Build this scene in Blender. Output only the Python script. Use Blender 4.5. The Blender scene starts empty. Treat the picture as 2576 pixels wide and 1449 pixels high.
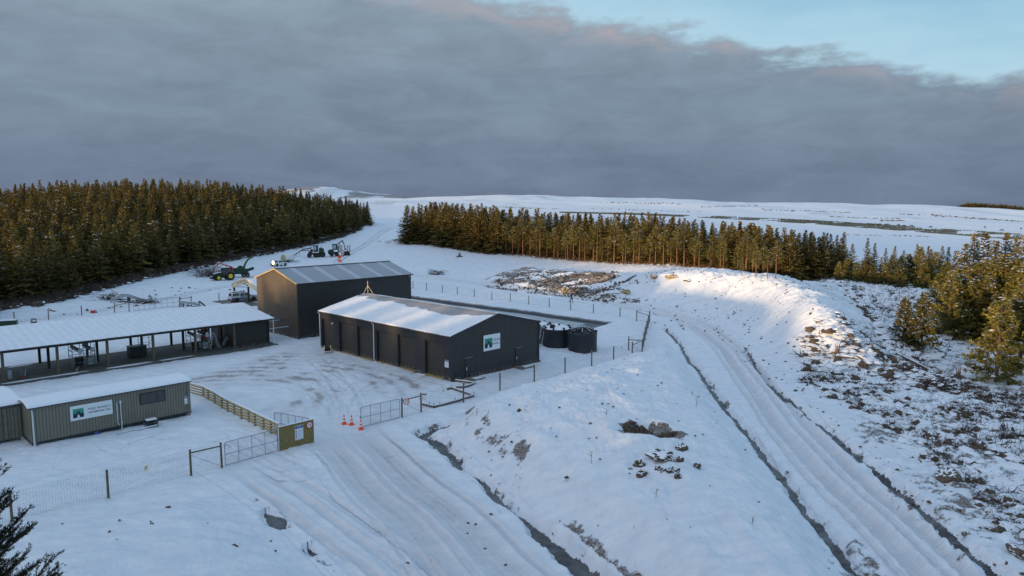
import bpy, bmesh, math, random
import numpy as np
from mathutils import Vector, Matrix
random.seed(7)
rng = np.random.default_rng(11)
PI = math.pi
S = bpy.context.scene
COL = S.collection

# ------------------------------------------------------------------ camera, world, sun, exposure
H0 = 18.0; FPX = 705.6; TH = 0.1151; ROLL = -0.0024
cF = np.array([0, math.cos(TH), -math.sin(TH)]); cU = np.array([0, math.sin(TH), math.cos(TH)]); cR = np.array([1., 0, 0])
cam = bpy.data.cameras.new('camera'); camo = bpy.data.objects.new('camera', cam); COL.objects.link(camo)
cam.sensor_width = 36; cam.lens = FPX / 1024 * 36; cam.clip_start = 0.2; cam.clip_end = 20000
cr, sr = math.cos(ROLL), math.sin(ROLL)
X = cR * cr - cU * sr; Y = cR * sr + cU * cr
camo.matrix_world = Matrix(((X[0], Y[0], -cF[0], 0), (X[1], Y[1], -cF[1], 0), (X[2], Y[2], -cF[2], H0), (0, 0, 0, 1)))
S.camera = camo

SUN_EL = 3.6
SX, SY = -0.80, -0.60                        # towards the sun
sd = Vector((SX * math.cos(math.radians(SUN_EL)), SY * math.cos(math.radians(SUN_EL)), math.sin(math.radians(SUN_EL))))
sl = bpy.data.lights.new('sun', 'SUN'); sl.energy = 4.7; sl.angle = math.radians(1.7); sl.color = (1.0, 0.67, 0.36)
so = bpy.data.objects.new('sun', sl); COL.objects.link(so)
so.rotation_euler = sd.to_track_quat('Z', 'Y').to_euler(); so.location = (-60, -40, 60)
S.view_settings.view_transform = 'Standard'; S.view_settings.look = 'None'
S.view_settings.exposure = 0.38; S.view_settings.gamma = 1.0

W = bpy.data.worlds.new('World'); S.world = W; W.use_nodes = True
def world():
    nt = W.node_tree; N = nt.nodes; L = nt.links; N.clear()
    out = N.new('ShaderNodeOutputWorld'); bg = N.new('ShaderNodeBackground'); L.new(bg.outputs[0], out.inputs[0])
    bg.inputs[1].default_value = 0.092
    K = 1 / 0.12
    sky = N.new('ShaderNodeTexSky'); sky.sky_type = 'NISHITA'; sky.sun_disc = False
    sky.sun_elevation = math.radians(SUN_EL); sky.sun_rotation = math.atan2(SX, SY)
    sky.altitude = 300
    tc = N.new('ShaderNodeTexCoord'); sep = N.new('ShaderNodeSeparateXYZ'); L.new(tc.outputs['Generated'], sep.inputs[0])
    def M(op, a, b=None, c=None, clamp=False):
        n = N.new('ShaderNodeMath'); n.operation = op; n.use_clamp = clamp
        for i, q in enumerate((a, b, c)):
            if q is None: continue
            if isinstance(q, (int, float)): n.inputs[i].default_value = q
            else: L.new(q, n.inputs[i])
        return n.outputs[0]
    el = M('MULTIPLY', M('ARCSINE', sep.outputs[2]), 180 / PI)
    az = M('MULTIPLY', M('ARCTAN2', sep.outputs[0], sep.outputs[1]), 180 / PI)
    def noise(sx, sy, det, rough, off=0, dist=0.0):
        cb = N.new('ShaderNodeCombineXYZ'); L.new(M('MULTIPLY', az, sx), cb.inputs[0]); L.new(M('MULTIPLY', el, sy), cb.inputs[1]); cb.inputs[2].default_value = off
        n = N.new('ShaderNodeTexNoise'); n.inputs['Scale'].default_value = 1; n.inputs['Detail'].default_value = det; n.inputs['Roughness'].default_value = rough
        n.inputs['Distortion'].default_value = dist
        L.new(cb.outputs[0], n.inputs['Vector']); return n.outputs[0]
    n1 = noise(0.14, 0.33, 8, 0.6, 3.1); n2 = noise(0.03, 0.33, 4, 0.5, 8.7, .6); n3 = noise(0.17, 0.5, 7, 0.6, 1.4, .4)
    # cloud deck: its upper edge runs down to the right
    edge = M('SUBTRACT', 16.4, M('MULTIPLY', M('MAXIMUM', M('ADD', az, 4), -20), 0.20))
    e2 = M('ADD', M('SUBTRACT', edge, el), M('MULTIPLY', M('SUBTRACT', n1, 0.5), 7.5))
    e2 = M('ADD', e2, M('MULTIPLY', M('SUBTRACT', n2, 0.5), 5))
    mask = N.new('ShaderNodeMapRange'); mask.interpolation_type = 'SMOOTHSTEP'; mask.inputs[1].default_value = -0.5; mask.inputs[2].default_value = 1.2; L.new(e2, mask.inputs[0])
    ramp = N.new('ShaderNodeValToRGB'); L.new(M('DIVIDE', M('ADD', el, M('MULTIPLY', M('SUBTRACT', n2, 0.5), 8)), 16, clamp=True), ramp.inputs[0])
    E = ramp.color_ramp.elements; E[0].position = 0.0; E[1].position = 1.0
    def k(c, s=1.0): return (c[0] * s * K, c[1] * s * K, c[2] * s * K, 1)
    cols = [(0.0, (.152, .198, .286)), (.2, (.168, .222, .312)), (.38, (.196, .256, .342)), (.55, (.202, .270, .352)), (.8, (.232, .305, .385)), (1, (.27, .36, .44))]
    E[0].color = k(cols[0][1]); E[1].color = k(cols[-1][1])
    for p, c in cols[1:-1]:
        e = E.new(p); e.color = k(c)
    def mix(t, a, b, f):
        m = N.new('ShaderNodeMix'); m.data_type = 'RGBA'; m.blend_type = t
        (L.new(f, m.inputs[0]) if not isinstance(f, (int, float)) else setattr(m.inputs[0], 'default_value', f))
        for q, i in ((a, 6), (b, 7)):
            L.new(q, m.inputs[i]) if not isinstance(q, tuple) else setattr(m.inputs[i], 'default_value', q)
        return m.outputs[2]
    mr = N.new('ShaderNodeMapRange'); mr.inputs[1].default_value = .3; mr.inputs[2].default_value = .7; mr.inputs[3].default_value = .88; mr.inputs[4].default_value = 1.13; L.new(n3, mr.inputs[0])
    cc = N.new('ShaderNodeVectorMath'); cc.operation = 'SCALE'; L.new(ramp.outputs[0], cc.inputs[0]); L.new(mr.outputs[0], cc.inputs[3])
    # rosy sunlit rim of the deck
    rim = M('MULTIPLY', M('SUBTRACT', 1, M('DIVIDE', M('ABSOLUTE', M('SUBTRACT', e2, 1.4)), 1.5), clamp=True), M('MULTIPLY', M('SUBTRACT', n1, 0.42), 4.5, clamp=True), clamp=True)
    cl = mix('MIX', cc.outputs[0], k((.50, .44, .46)), M('MULTIPLY', rim, .6))
    # clear air above: sky texture, paler blue towards the deck
    skyb = mix('MIX', sky.outputs[0], k((.345, .64, .86)), 0.75)
    hz = mix('MIX', skyb, k((.60, .80, .90)), M('MULTIPLY', M('SUBTRACT', 1, M('DIVIDE', M('MULTIPLY', e2, -1), 5), clamp=True), .45))
    fin = mix('MIX', hz, cl, mask.outputs[0])
    # overhead, well above the view, thin high cloud veils the blue
    hi = N.new('ShaderNodeMapRange'); hi.interpolation_type = 'SMOOTHSTEP'; hi.inputs[1].default_value = 17; hi.inputs[2].default_value = 38; hi.inputs[4].default_value = .8; L.new(el, hi.inputs[0])
    fin = mix('MIX', fin, k((.34, .47, .68)), hi.outputs[0])
    # the low sun stands behind the viewpoint: a pale warm glow fills that side of the sky
    sdn = N.new('ShaderNodeVectorMath'); sdn.operation = 'DOT_PRODUCT'; L.new(tc.outputs['Generated'], sdn.inputs[0]); sdn.inputs[1].default_value = (SX * .97, SY * .97, .24)
    gl = N.new('ShaderNodeMapRange'); gl.interpolation_type = 'SMOOTHSTEP'; gl.inputs[1].default_value = .35; gl.inputs[2].default_value = 1.0; L.new(sdn.outputs['Value'], gl.inputs[0])
    fin = mix('MIX', fin, k((1.02, 1.00, 1.06)), M('MULTIPLY', gl.outputs[0], .85))
    L.new(fin, bg.inputs[0])
world()

# ------------------------------------------------------------------ picture point -> place on the ground
def ray(u, v):
    a = (u - 512) / FPX; b = (288 - v) / FPX
    a, b = cr * a + sr * b, -sr * a + cr * b
    return cF + a * cR + b * cU
def at(u, v, z=0.0):
    r = ray(u, v); t = (z - H0) / r[2]; return (r[0] * t, r[1] * t)
def atd(u, v, d):                                   # at a given forward distance
    r = ray(u, v); t = d / r[1]; return (r[0] * t, d, H0 + r[2] * t)

# ------------------------------------------------------------------ noise
def _h(i, j, s):
    n = (i.astype(np.int64) * 374761393 + j.astype(np.int64) * 668265263 + s * 1274126177) & 0xffffffff
    n = ((n ^ (n >> 13)) * 1274126177) & 0xffffffff
    return ((n ^ (n >> 16)) & 0xffff) / 65535.0
def vn(x, y, s=0):
    xi = np.floor(x); yi = np.floor(y); fx = x - xi; fy = y - yi
    fx = fx * fx * fx * (fx * (fx * 6 - 15) + 10); fy = fy * fy * fy * (fy * (fy * 6 - 15) + 10)
    a = _h(xi, yi, s); b = _h(xi + 1, yi, s); c = _h(xi, yi + 1, s); d = _h(xi + 1, yi + 1, s)
    return (a + (b - a) * fx) * (1 - fy) + (c + (d - c) * fx) * fy - .5
def fbm(x, y, o=4, s=0):
    r = 0; a = 1
    for k in range(o):
        r = r + a * vn(x, y, s + k * 17); a *= .5; x = x * 2.03 + 7.1; y = y * 2.03 - 3.3
    return r
def sstep(t): t = np.clip(t, 0, 1); return t * t * (3 - 2 * t)

# ------------------------------------------------------------------ layout of lines in the place
def P(pts, z=0): return np.array([at(u, v, z) for u, v in pts])
def seg_dist(x, y, pl):
    best = np.full(x.shape, 1e9); along = np.zeros(x.shape); side = np.zeros(x.shape); acc = 0
    for (ax, ay), (bx, by) in zip(pl[:-1], pl[1:]):
        dx, dy = bx - ax, by - ay; L = math.hypot(dx, dy) + 1e-9
        t = np.clip(((x - ax) * dx + (y - ay) * dy) / L ** 2, 0, 1)
        ex = x - ax - t * dx; ey = y - ay - t * dy; d = np.hypot(ex, ey)
        m = d < best; best = np.where(m, d, best); along = np.where(m, acc + t * L, along)
        side = np.where(m, np.sign(dx * ey - dy * ex), side); acc += L
    return best, along, side
def smooth_pl(p, n=2):
    for _ in range(n):
        q = [p[0]]
        for a, b in zip(p[:-1], p[1:]): q += [a * .75 + b * .25, a * .25 + b * .75]
        q.append(p[-1]); p = np.array(q)
    return p
def in_poly(x, y, poly):
    ins = np.zeros(x.shape, bool); n = len(poly)
    for i in range(n):
        x1, y1 = poly[i]; x2, y2 = poly[(i + 1) % n]
        c = ((y1 > y) != (y2 > y)) & (x < (x2 - x1) * (y - y1) / (y2 - y1 + 1e-12) + x1); ins ^= c
    return ins

R1 = smooth_pl(P([(340, 425), (362, 446), (396, 480), (432, 515), (468, 550), (505, 590), (570, 650)]))
R1b = smooth_pl(P([(250, 460), (290, 482), (335, 510), (385, 548), (420, 580), (470, 640)]))
R2 = smooth_pl(P([(1075, 700), (1005, 640), (934, 576), (882, 524), (842, 484), (800, 437), (770, 400), (745, 366), (724, 342), (698, 324), (668, 313), (632, 306), (576, 297), (497, 285.5), (413, 275)]))
R2far = smooth_pl(np.vstack([P([(413, 275), (380, 268), (345, 266)]), P([(335, 262), (352, 256), (372, 248), (388, 241)], .8), P([(399, 234.5), (404, 228.5), (398, 223.5), (387, 221), (379, 218)], 3.0)]))
R3 = smooth_pl(P([(345, 266), (310, 270), (280, 277), (250, 283), (205, 290), (150, 302), (90, 312), (-60, 330)]))
D1 = P([(666, 327), (674, 336), (681, 344), (686, 353), (690, 360), (697, 366), (703, 374), (715, 392), (726, 406), (739, 423), (752, 437), (765, 454), (779, 470), (790, 486), (804, 507), (818, 521), (828, 536), (845, 555), (861, 576), (900, 625)])
D2 = P([(745, 345), (764, 375), (785, 394), (807, 413), (828, 429), (847, 446), (871, 464), (889, 481), (906, 495), (927, 512), (949, 533), (972, 552), (992, 567), (1010, 580), (1060, 620)])
D3 = P([(445, 424), (422.5, 432), (430, 437), (437, 439), (443, 446), (455, 456), (462, 465), (476, 473), (487, 482), (501, 497), (518, 511), (532, 521), (543, 532), (552, 539), (563, 548), (579, 562), (593, 574), (612, 595), (640, 630)])
D4 = P([(242, 491), (258, 501), (270, 513), (280, 522), (295, 534), (307, 543), (317, 551), (331, 564), (350, 585)])
D5 = P([(510, 290), (560, 298.5), (610, 306), (650, 311.5), (690, 316), (712, 322), (728, 334)])
MOUND = P([(446, 421), (470, 409), (500, 399), (535, 389), (565, 381), (600, 371), (632, 361), (655, 346), (668, 337), (680, 352), (697, 372), (725, 410), (764, 458), (800, 507), (850, 566), (900, 630), (960, 700), (700, 700), (640, 620), (600, 572), (560, 540), (520, 507), (487, 475), (462, 455), (440, 436)])
LMOUND = P([(-200, 560), (-60, 532), (40, 520), (140, 503), (200, 494), (235, 494), (270, 522), (310, 552), (345, 590), (400, 660), (380, 900), (-300, 900)])
POND = [np.array(q) for q in (at(616, 321.6), at(578, 333))]
ca, sa = math.cos(0.8045), math.sin(0.8045); E2 = np.array([ca, sa]); E1 = np.array([-sa, ca])
pdir = (np.array(at(411, 295)) - POND[0]); pdir /= np.linalg.norm(pdir)
PONDP = np.array([POND[0], POND[1], POND[1] + pdir * 66, POND[0] + pdir * 66])
SPOIL = P([(478, 281), (500, 275), (530, 272.5), (560, 275), (590, 279), (612, 283), (632, 288), (645, 298), (628, 303), (600, 300.5), (560, 295), (520, 289), (490, 286)])
YARD = P([(60, 393), (190, 374), (276, 350), (300, 344), (330, 349), (450, 382), (425, 400), (398, 420), (358, 430), (318, 420), (272, 425), (196, 388), (100, 400), (0, 425), (-80, 440), (-80, 410)])
SITE = P([(-260, 800), (-260, 345), (0, 319), (150, 304), (240, 296), (330, 283), (413, 273), (500, 282), (560, 291), (620, 299), (690, 310), (718, 320), (742, 342), (772, 370), (830, 388), (900, 402), (1024, 432), (1300, 800)])
STRIP = P([(520, 208), (640, 213), (725, 217), (800, 220), (870, 225), (930, 229), (992, 234), (1040, 238), (1080, 246), (1024, 241), (963, 236.5), (876, 231.5), (800, 225.5), (760, 222), (700, 218), (620, 213.5)], -2)

# ------------------------------------------------------------------ broad relief: thin plate through surveyed points
CP = []
def cp(z, *uv):
    for u, v in uv: CP.append((*at(u, v, z), z))
def cd(*t):
    for u, d, z in t: CP.append(((u - 512) / FPX * d, d, z))
cp(0, (0, 640), (250, 640), (500, 640), (760, 640), (1024, 640), (0, 540), (250, 540), (500, 540), (760, 540), (1024, 540), (0, 450), (200, 430), (400, 420), (600, 420), (800, 450),
   (0, 380), (0, 345), (150, 380), (150, 330), (300, 380), (300, 340), (400, 345), (480, 395), (480, 340), (600, 330), (600, 370), (700, 345), (700, 400), (0, 316), (100, 302), (225, 302), (340, 310), (413, 290), (413, 275), (500, 286), (550, 294), (600, 302),
   (640, 307), (692, 314), (715, 321), (739, 342), (767, 368), (790, 384), (820, 384), (850, 376), (340, 272), (640, 345))
cp(-.3, (1024, 440), (900, 440), (960, 400), (1024, 480))
cp(.4, (60, 305), (150, 288), (200, 280), (240, 274), (300, 270)); cp(.8, (250, 265), (310, 259), (340, 262)); cp(2.5, (330, 247), (372, 252)); cp(6.8, (372, 227), (401, 228)); cp(4, (350, 240), (385, 241))
cp(.9, (470, 262), (580, 270)); cp(.5, (440, 268), (530, 274)); cp(4, (410, 243)); cp(3.2, (480, 249)); cp(2.5, (540, 254.5), (600, 262)); cp(3.2, (640, 265.5)); cp(4.2, (700, 270)); cp(4.8, (760, 275.5)); cp(1.4, (610, 274), (560, 264)); cp(2.4, (800, 281)); cp(1.6, (830, 279.5)); cp(2.4, (850, 287)); cp(1.5, (900, 293)); cp(.9, (960, 300))
cp(3.4, (634, 276.5)); cp(4.5, (660, 273.5)); cp(5.2, (700, 275)); cp(5.8, (755, 280.5)); cp(5.6, (790, 289), (815, 301)); cp(4.9, (835, 317)); cp(3.3, (851, 330)); cp(1.2, (868, 343)); cp(0, (886, 353))
cp(2.4, (848, 300), (862, 313)); cp(.5, (872, 305), (885, 325), (900, 345)); cp(4.0, (822, 289))
cp(-.6, (930, 345), (1000, 385), (960, 370), (1024, 340), (1000, 310), (910, 360)); cp(-.4, (930, 400))
cd((-60, 140, 1), (0, 180, 5), (0, 300, 13.7), (0, 420, 15), (100, 220, 8), (100, 320, 15.6), (200, 240, 8), (200, 350, 17), (200, 500, 18), (290, 350, 13), (290, 450, 14), (340, 400, 8.6), (372, 430, 7.6), (100, 500, 18), (330, 300, 5.5),
   (450, 350, 5.5), (450, 500, 11), (450, 750, 17), (397, 500, 11), (397, 700, 15), (397, 1200, 30.6), (450, 1250, 35.3), (500, 800, 18), (500, 1250, 36), (620, 700, 13), (620, 1250, 33.6), (700, 400, 5), (700, 1200, 30.6), (850, 700, 5), (850, 1200, 25.5),
   (950, 700, 2), (950, 1200, 18), (1024, 1200, 6), (700, 230, 4), (900, 250, -1), (900, 500, -1), (1024, 500, -3), (1024, 250, -1), (250, 900, 26), (0, 900, 24), (450, 2500, 28), (900, 2500, 6), (0, 2500, 20), (620, 2500, 26),
   (1300, 60, 0), (1300, 200, 0), (1400, 700, -3), (-400, 60, 0), (-400, 160, 2), (-500, 500, 10), (1500, 2000, -5), (-600, 2000, 10), (500, 12, 0), (-200, 14, 0), (1200, 14, 0))
CP = np.array(CP)
def wc(x, y):
    yy = np.maximum(y, 6.0); r = np.hypot(x, y); return np.arctan2(x, yy) * 1.15, np.log(np.clip(r, 12, 2600))
def tps_fit():
    a, b = wc(CP[:, 0], CP[:, 1]); n = len(a); r2 = (a[:, None] - a) ** 2 + (b[:, None] - b) ** 2
    A = np.zeros((n + 3, n + 3)); A[:n, :n] = r2 * np.log(r2 + 1e-9) * .5 + np.eye(n) * 2e-4
    A[:n, n] = 1; A[:n, n + 1] = a; A[:n, n + 2] = b; A[n:, :n] = A[:n, n:].T
    return a, b, np.linalg.solve(A, np.r_[CP[:, 2], 0, 0, 0])
TA, TB, TW = tps_fit()
def base_z(x, y):
    a, b = wc(x, y); z = TW[-3] + TW[-2] * a + TW[-1] * b
    for i in range(len(TA)):
        r2 = (a - TA[i]) ** 2 + (b - TB[i]) ** 2 + 1e-9; z = z + TW[i] * r2 * np.log(r2) * .5
    # the clearing itself is level
    sh = np.shape(z); xf, yf = np.ravel(x), np.ravel(y); k = np.nonzero(np.hypot(xf, yf) < 260)[0]; zf = np.ravel(z).copy()
    if len(k):
        d = seg_dist(xf[k], yf[k], np.vstack([SITE, SITE[:1]]))[0]; d = np.where(in_poly(xf[k], yf[k], SITE), 0, d); zf[k] *= sstep(d / 11)
    zf *= sstep((yf - 8) / 40)
    return zf.reshape(sh)
PIT = at(652, 440, 2.2)
TRACKS = [(smooth_pl(P(p_)), d_) for p_, d_ in (([(-40, 512), (60, 484), (130, 466), (195, 450), (245, 436), (300, 424)], .12), ([(-40, 522), (40, 500), (120, 480), (180, 462), (240, 448)], .1), ([(86, 460), (92, 441), (122, 448), (150, 440)], .05), ([(338, 420), (344, 398), (362, 382), (398, 374), (436, 386)], .9), ([(332, 418), (320, 392), (298, 374), (255, 366), (190, 374), (110, 387), (20, 400)], .8), ([(348, 428), (336, 402), (300, 386), (240, 379), (160, 386), (60, 400)], .8), ([(346, 412), (374, 392), (415, 378), (428, 366)], .85), ([(352, 426), (352, 402), (335, 378), (318, 360)], .9), ([(368, 390), (340, 372), (322, 364), (300, 362), (262, 372)], .9), ([(236, 464), (264, 480), (302, 506), (352, 546), (395, 590)], .12), ([(225, 420), (250, 440), (262, 452), (300, 470)], .1), ([(150, 445), (200, 432), (240, 432), (290, 460)], .1))]
FOOT = smooth_pl(P([(655, 372), (612, 384), (560, 398), (530, 413), (519, 440), (521, 462), (508, 480), (497, 489)], 1.5))
def relief(x, y, detail=True, bz=None):
    """height, and the masks that say what lies on it"""
    x = np.asarray(x, float); y = np.asarray(y, float); r = np.hypot(x, y)
    z = base_z(x, y) if bz is None else bz
    m = {}
    far = r > 320
    z = z + np.where(far, sstep((r - 320) / 900) * (fbm(x * .0035, y * .0035, 4, 31) * 9 + fbm(x * .013, y * .013, 3, 91) * 2.0), 0)
    z = z + 30 * np.exp(-((x + 560) / 130) ** 2 - ((y - 2150) / 330) ** 2) + 16 * np.exp(-((x + 350) / 160) ** 2 - ((y - 2150) / 330) ** 2) + 22 * np.exp(-((x + 820) / 300) ** 2 - ((y - 2250) / 300) ** 2)
    near = r < 330
    def sub(f):
        out = np.zeros(x.shape); i = np.nonzero(near)
        if len(i[0]): out[i] = f(x[i], y[i])
        return out
    # mounds
    def mnd(poly, w, h, add):
        def f(a, b):
            ins = in_poly(a, b, poly); d, _, _ = seg_dist(a, b, np.vstack([poly, poly[:1]]))
            return np.where(ins, h * sstep(d / w) + add * sstep(d / (w * 2.6)), 0)
        return f
    cm = sub(mnd(MOUND, 4.0, 1.9, 1.0)); lm = sub(mnd(LMOUND, 4.5, .9, .6)); z = z + cm + lm
    sp = sub(mnd(SPOIL, 4.5, 1.15, .35)); m['spoil'] = sp; spn = fbm(x * .35, y * .35, 4, 77)
    z = z + sp * (1 + spn * .6)
    dp = np.hypot((x - PIT[0]) / 1.75, (y - PIT[1]) / 1.35); z = z - 1.3 * sstep(1.35 - dp) * (1 + .3 * fbm(x * 1.5, y * 1.5, 2, 5)) + .3 * np.exp(-((dp - 1.6) / .5) ** 2)
    m['pit'] = sstep((1.42 + .5 * fbm(x * 1.3, y * 1.3, 3, 15) - dp) * 4)
    bm_ = np.clip((z - 1.2) / 2.5, 0, 1) * near * (x > 8) * (y < 175) * (r < 190); z = z + bm_ * (.55 * fbm(x * .16, y * .16, 4, 52) + .18 * np.abs(fbm(x * .6, y * .6, 3, 53)))
    # pond basin
    pin = np.zeros(x.shape, bool); pdst = np.full(x.shape, 99.)
    i = np.nonzero(near)
    if len(i[0]):
        pin[i] = in_poly(x[i], y[i], PONDP); pdst[i] = seg_dist(x[i], y[i], np.vstack([PONDP, PONDP[:1]]))[0]
    z = np.where(pin, z - 1.0 * sstep(pdst / 2.0), z); m['pond'] = np.where(pin, pdst, 0)
    # roads
    def sd_(pl):
        o = np.full(x.shape, 99.); al = np.zeros(x.shape); sg = np.ones(x.shape)
        k = np.nonzero(r < 480)
        if len(k[0]):
            a, b, c = seg_dist(x[k], y[k], pl); o[k] = a; al[k] = b; sg[k] = c
        return o * sg, al
    m['tread'] = np.zeros(x.shape); m['across'] = np.zeros(x.shape); m['dirt'] = np.zeros(x.shape); m['along'] = np.zeros(x.shape); kind = np.zeros(x.shape, np.int8)
    flat = np.zeros(x.shape)
    def road(pl, hw, ruts, kd, dirt, dep=.11, wob=.25, base_w=True):
        S_, AL_ = sd_(pl); kx = np.nonzero(np.abs(S_) < hw + 3)
        if not len(kx[0]): return
        s, al = S_[kx], AL_[kx]; a = np.abs(s); fade = sstep(al / 7)
        w = sstep((hw - a) / 1.2) * base_w; flat[kx] = np.maximum(flat[kx], w); dz = np.zeros(s.shape)
        s2 = s + wob * (fbm(al * .07, s * 0, 3, (kd or 5) * 7)) * 2
        rr = np.zeros(s.shape)
        for c, rw, dd in ruts:
            q = (s2 - c + .18 * vn(al * .11, c + 0 * al, 5)) / rw; gsh = np.exp(-q ** 4) * fade
            ridge = np.exp(-((np.abs(q) - 1.35) / .33) ** 2) * fade
            dz = dz - dd * dep * gsh + dep * .5 * ridge * (1 + 1.3 * vn(al * 2.2, q, 6)) * (a < hw + 1)
            rr = np.maximum(rr, gsh * dd)
        z[kx] += dz; m['tread'][kx] = np.maximum(m['tread'][kx], rr * (a < hw + .5)); m['along'][kx] = np.where(a < hw + .6, al, m['along'][kx]); m['across'][kx] = np.where(a < hw + .6, s2 + 20, m['across'][kx])
        m['dirt'][kx] = np.maximum(m['dirt'][kx], dirt * (rr * .85 + (.5 if kd == 2 else .3) * w) * (1 + .5 * fbm(al * .05, s * .5, 3, 3))); kk_ = kind[kx]; kk_[a < hw] = kd if kd else kk_[a < hw]; kind[kx] = kk_
    road(R1b, 3.0, ((-1.6, .32, 1), (-.2, .3, .8), (1.2, .34, .8)), 2, .35, .12, .7)
    road(R1, 3.8, ((-1.75, 1.0, .75), (-.35, .25, .8), (1.15, .95, .95), (2.75, .24, 1.0), (-3.1, .18, .7)), 2, .56, .11, .55)
    road(R2, 2.6, ((-1.55, .48, 1.4), (.85, .55, 1.4), (-.35, .16, .6), (2.0, .14, .5)), 1, .42, .27)
    road(R2far, 2.3, ((-1.1, .45, 1), (1.1, .45, 1)), 1, .75)
    road(R3, 2.3, ((-1.0, .4, 1), (1.0, .4, 1)), 1, .8)
    yi = np.zeros(x.shape, bool); yd = np.zeros(x.shape)
    if len(i[0]): yi[i] = in_poly(x[i], y[i], YARD); yd[i] = seg_dist(x[i], y[i], np.vstack([YARD, YARD[:1]]))[0]
    kind[yi & (kind == 0)] = 3; ym = sstep(yd * yi / 3)
    yn = fbm(x * .22, y * .22, 4, 41); sw = np.hypot(x + 28, y - 62)
    tr = np.sin(sw * 3.3 + 2.4 * fbm(x * .1, y * .1, 2, 9)) * .5 + .5
    m['dirt'] = np.maximum(m['dirt'], ym * np.clip(.66 + yn * 1.4, 0, 1) * (.55 + .6 * tr))
    if detail:
        z = z + ym * (.09 * fbm(x * 1.3, y * 1.3, 4, 43) + .025 * (tr - .5) + .03 * fbm((x * E2[0] + y * E2[1]) * .8, (x * E1[0] + y * E1[1]) * 5, 2, 4))
    flat = np.maximum(flat, ym)
    if detail:
        for k_, (tp, dd) in enumerate(TRACKS): road(tp, 1.35, ((-.85, .27, 1), (.85, .27, 1)), 0, dd * .55, .05 if dd > .3 else .09, .15, False)
    # ditches
    m['edge'] = np.zeros(x.shape)
    def ditch(pl, wf, dep, sl, ice):
        S_, AL_ = sd_(pl); kx = np.nonzero(np.abs(S_) < 4)
        if not len(kx[0]): return
        s, al = S_[kx], AL_[kx]; a = np.abs(s + .22 * fbm(al * .8, 0 * al, 3, 8)); w = wf(al) * (1 + .9 * fbm(al * .9, 0 * al + 2, 3, 13))
        z[kx] -= dep * sstep(1 - (a - w) / sl) * (w > .0) * (a < 3)
        if ice: kk_ = kind[kx]; kk_[a < w] = 4; kind[kx] = kk_
        xx, yy = x[kx], y[kx]
        m['edge'][kx] = np.maximum(m['edge'][kx], np.exp(-((a - w - .2) / .28) ** 2) * np.clip(.35 + 1.3 * fbm(xx * 1.1, yy * 1.1, 3, 19), 0, 1) * (w > -.1))
    ditch(D1, lambda t: .15 + .09 * sstep((t - 12) / 60), .5, .5, True)
    ditch(D2, lambda t: .05 + .25 * sstep((t - 26) / 22), .4, .6, True)
    ditch(D3, lambda t: .40 - .31 * sstep((t - 6) / 5) + .10 * (t > 9) * (t < 24) + .15 * np.sin(t * .9) * (t > 9) * (t < 24) + .62 * sstep((t - 21) / 8) + .5 * sstep((t - 28) / 5), .5, .5, True)
    ditch(D4, lambda t: -.08 + .45 * np.exp(-((t - 5.2) / 1.3) ** 2) + .25 * np.exp(-((t - 10) / .7) ** 2), .35, .5, True)
    ditch(D5, lambda t: .05 + 0 * t, .2, .4, False)
    # rough slash ground to the right, hummocks on mounds
    a0 = x / np.maximum(y, 1) * FPX + 512
    s2, _ = sd_(R2); rgh = sstep((-s2 - 4) / 9) * (s2 > -98) * (r < 175) * (a0 > 700); rgh2 = sstep((a0 - 800) / 90) * (r < 175) * (y > 0)
    rough = np.maximum(rgh * .8, rgh2) * (1 - flat) * sstep((230 - r) / 60); m['rough'] = rough
    z0_ = z
    if detail:
        soft = (1 - flat) * sstep((400 - r) / 200)
        hm = np.abs(fbm(x * .55, y * .55, 3, 61)); h2 = fbm(x * 1.4, y * 1.4, 3, 62)
        z = z + rough * .10 * fbm(x * 2.6, y * 2.6, 3, 28) + soft * (.12 * fbm(x * .3, y * .3, 3, 21) + .11 * fbm(x * 1.1, y * 1.1, 4, 22) + .03 * np.abs(fbm(x * 3.1, y * 3.1, 2, 27))) + rough * (.42 * (hm - .12) + .17 * h2)
        z = z + (cm > .1) * (.26 * fbm(x * .6 + 5, y * .38, 4, 25) + .08 * fbm(x * 3, y * 2, 2, 26)) * (1 - flat)
        # puddles in the slash
        pn = fbm(x * .23 + 3, y * .3, 3, 71); pd = (rgh > .7) & (pn < -.36) & (r < 68) & (a0 > 850) & (a0 < 980); kind[pd & (kind == 0)] = 4
        z = z - .22 * sstep((-.33 - pn) * 9) * (rgh > .5) * (r < 70)
        m['dirt'] = m['dirt'] * (1 + .8 * fbm(x * .9, y * .9, 3, 44) * (kind == 3))
        # berm face streaks
        # footprints over the mound
        fs, fa = sd_(FOOT); st = (fa / .42); k2 = np.floor(st); off = np.where(k2 % 2 == 0, .14, -.14) + .12 * vn(k2, k2 * 0, 3)
        q = np.hypot((st - k2 - .5) * .42, fs - off); ft = np.exp(-(q / .13) ** 2) * (np.abs(fs) < 1.2); z = z - .28 * ft
        m['foot'] = ft * (cm > .3)  # footprints also take the soil colour, darkening the trail
    m['kind'] = kind; m['cm'] = cm; m['flat'] = flat; m['lm'] = lm
    return z, m
def gz(x, y):
    return float(relief(np.array([x]), np.array([y]), False)[0][0])
_ds = np.geomspace(22, 1500, 700)
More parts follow.
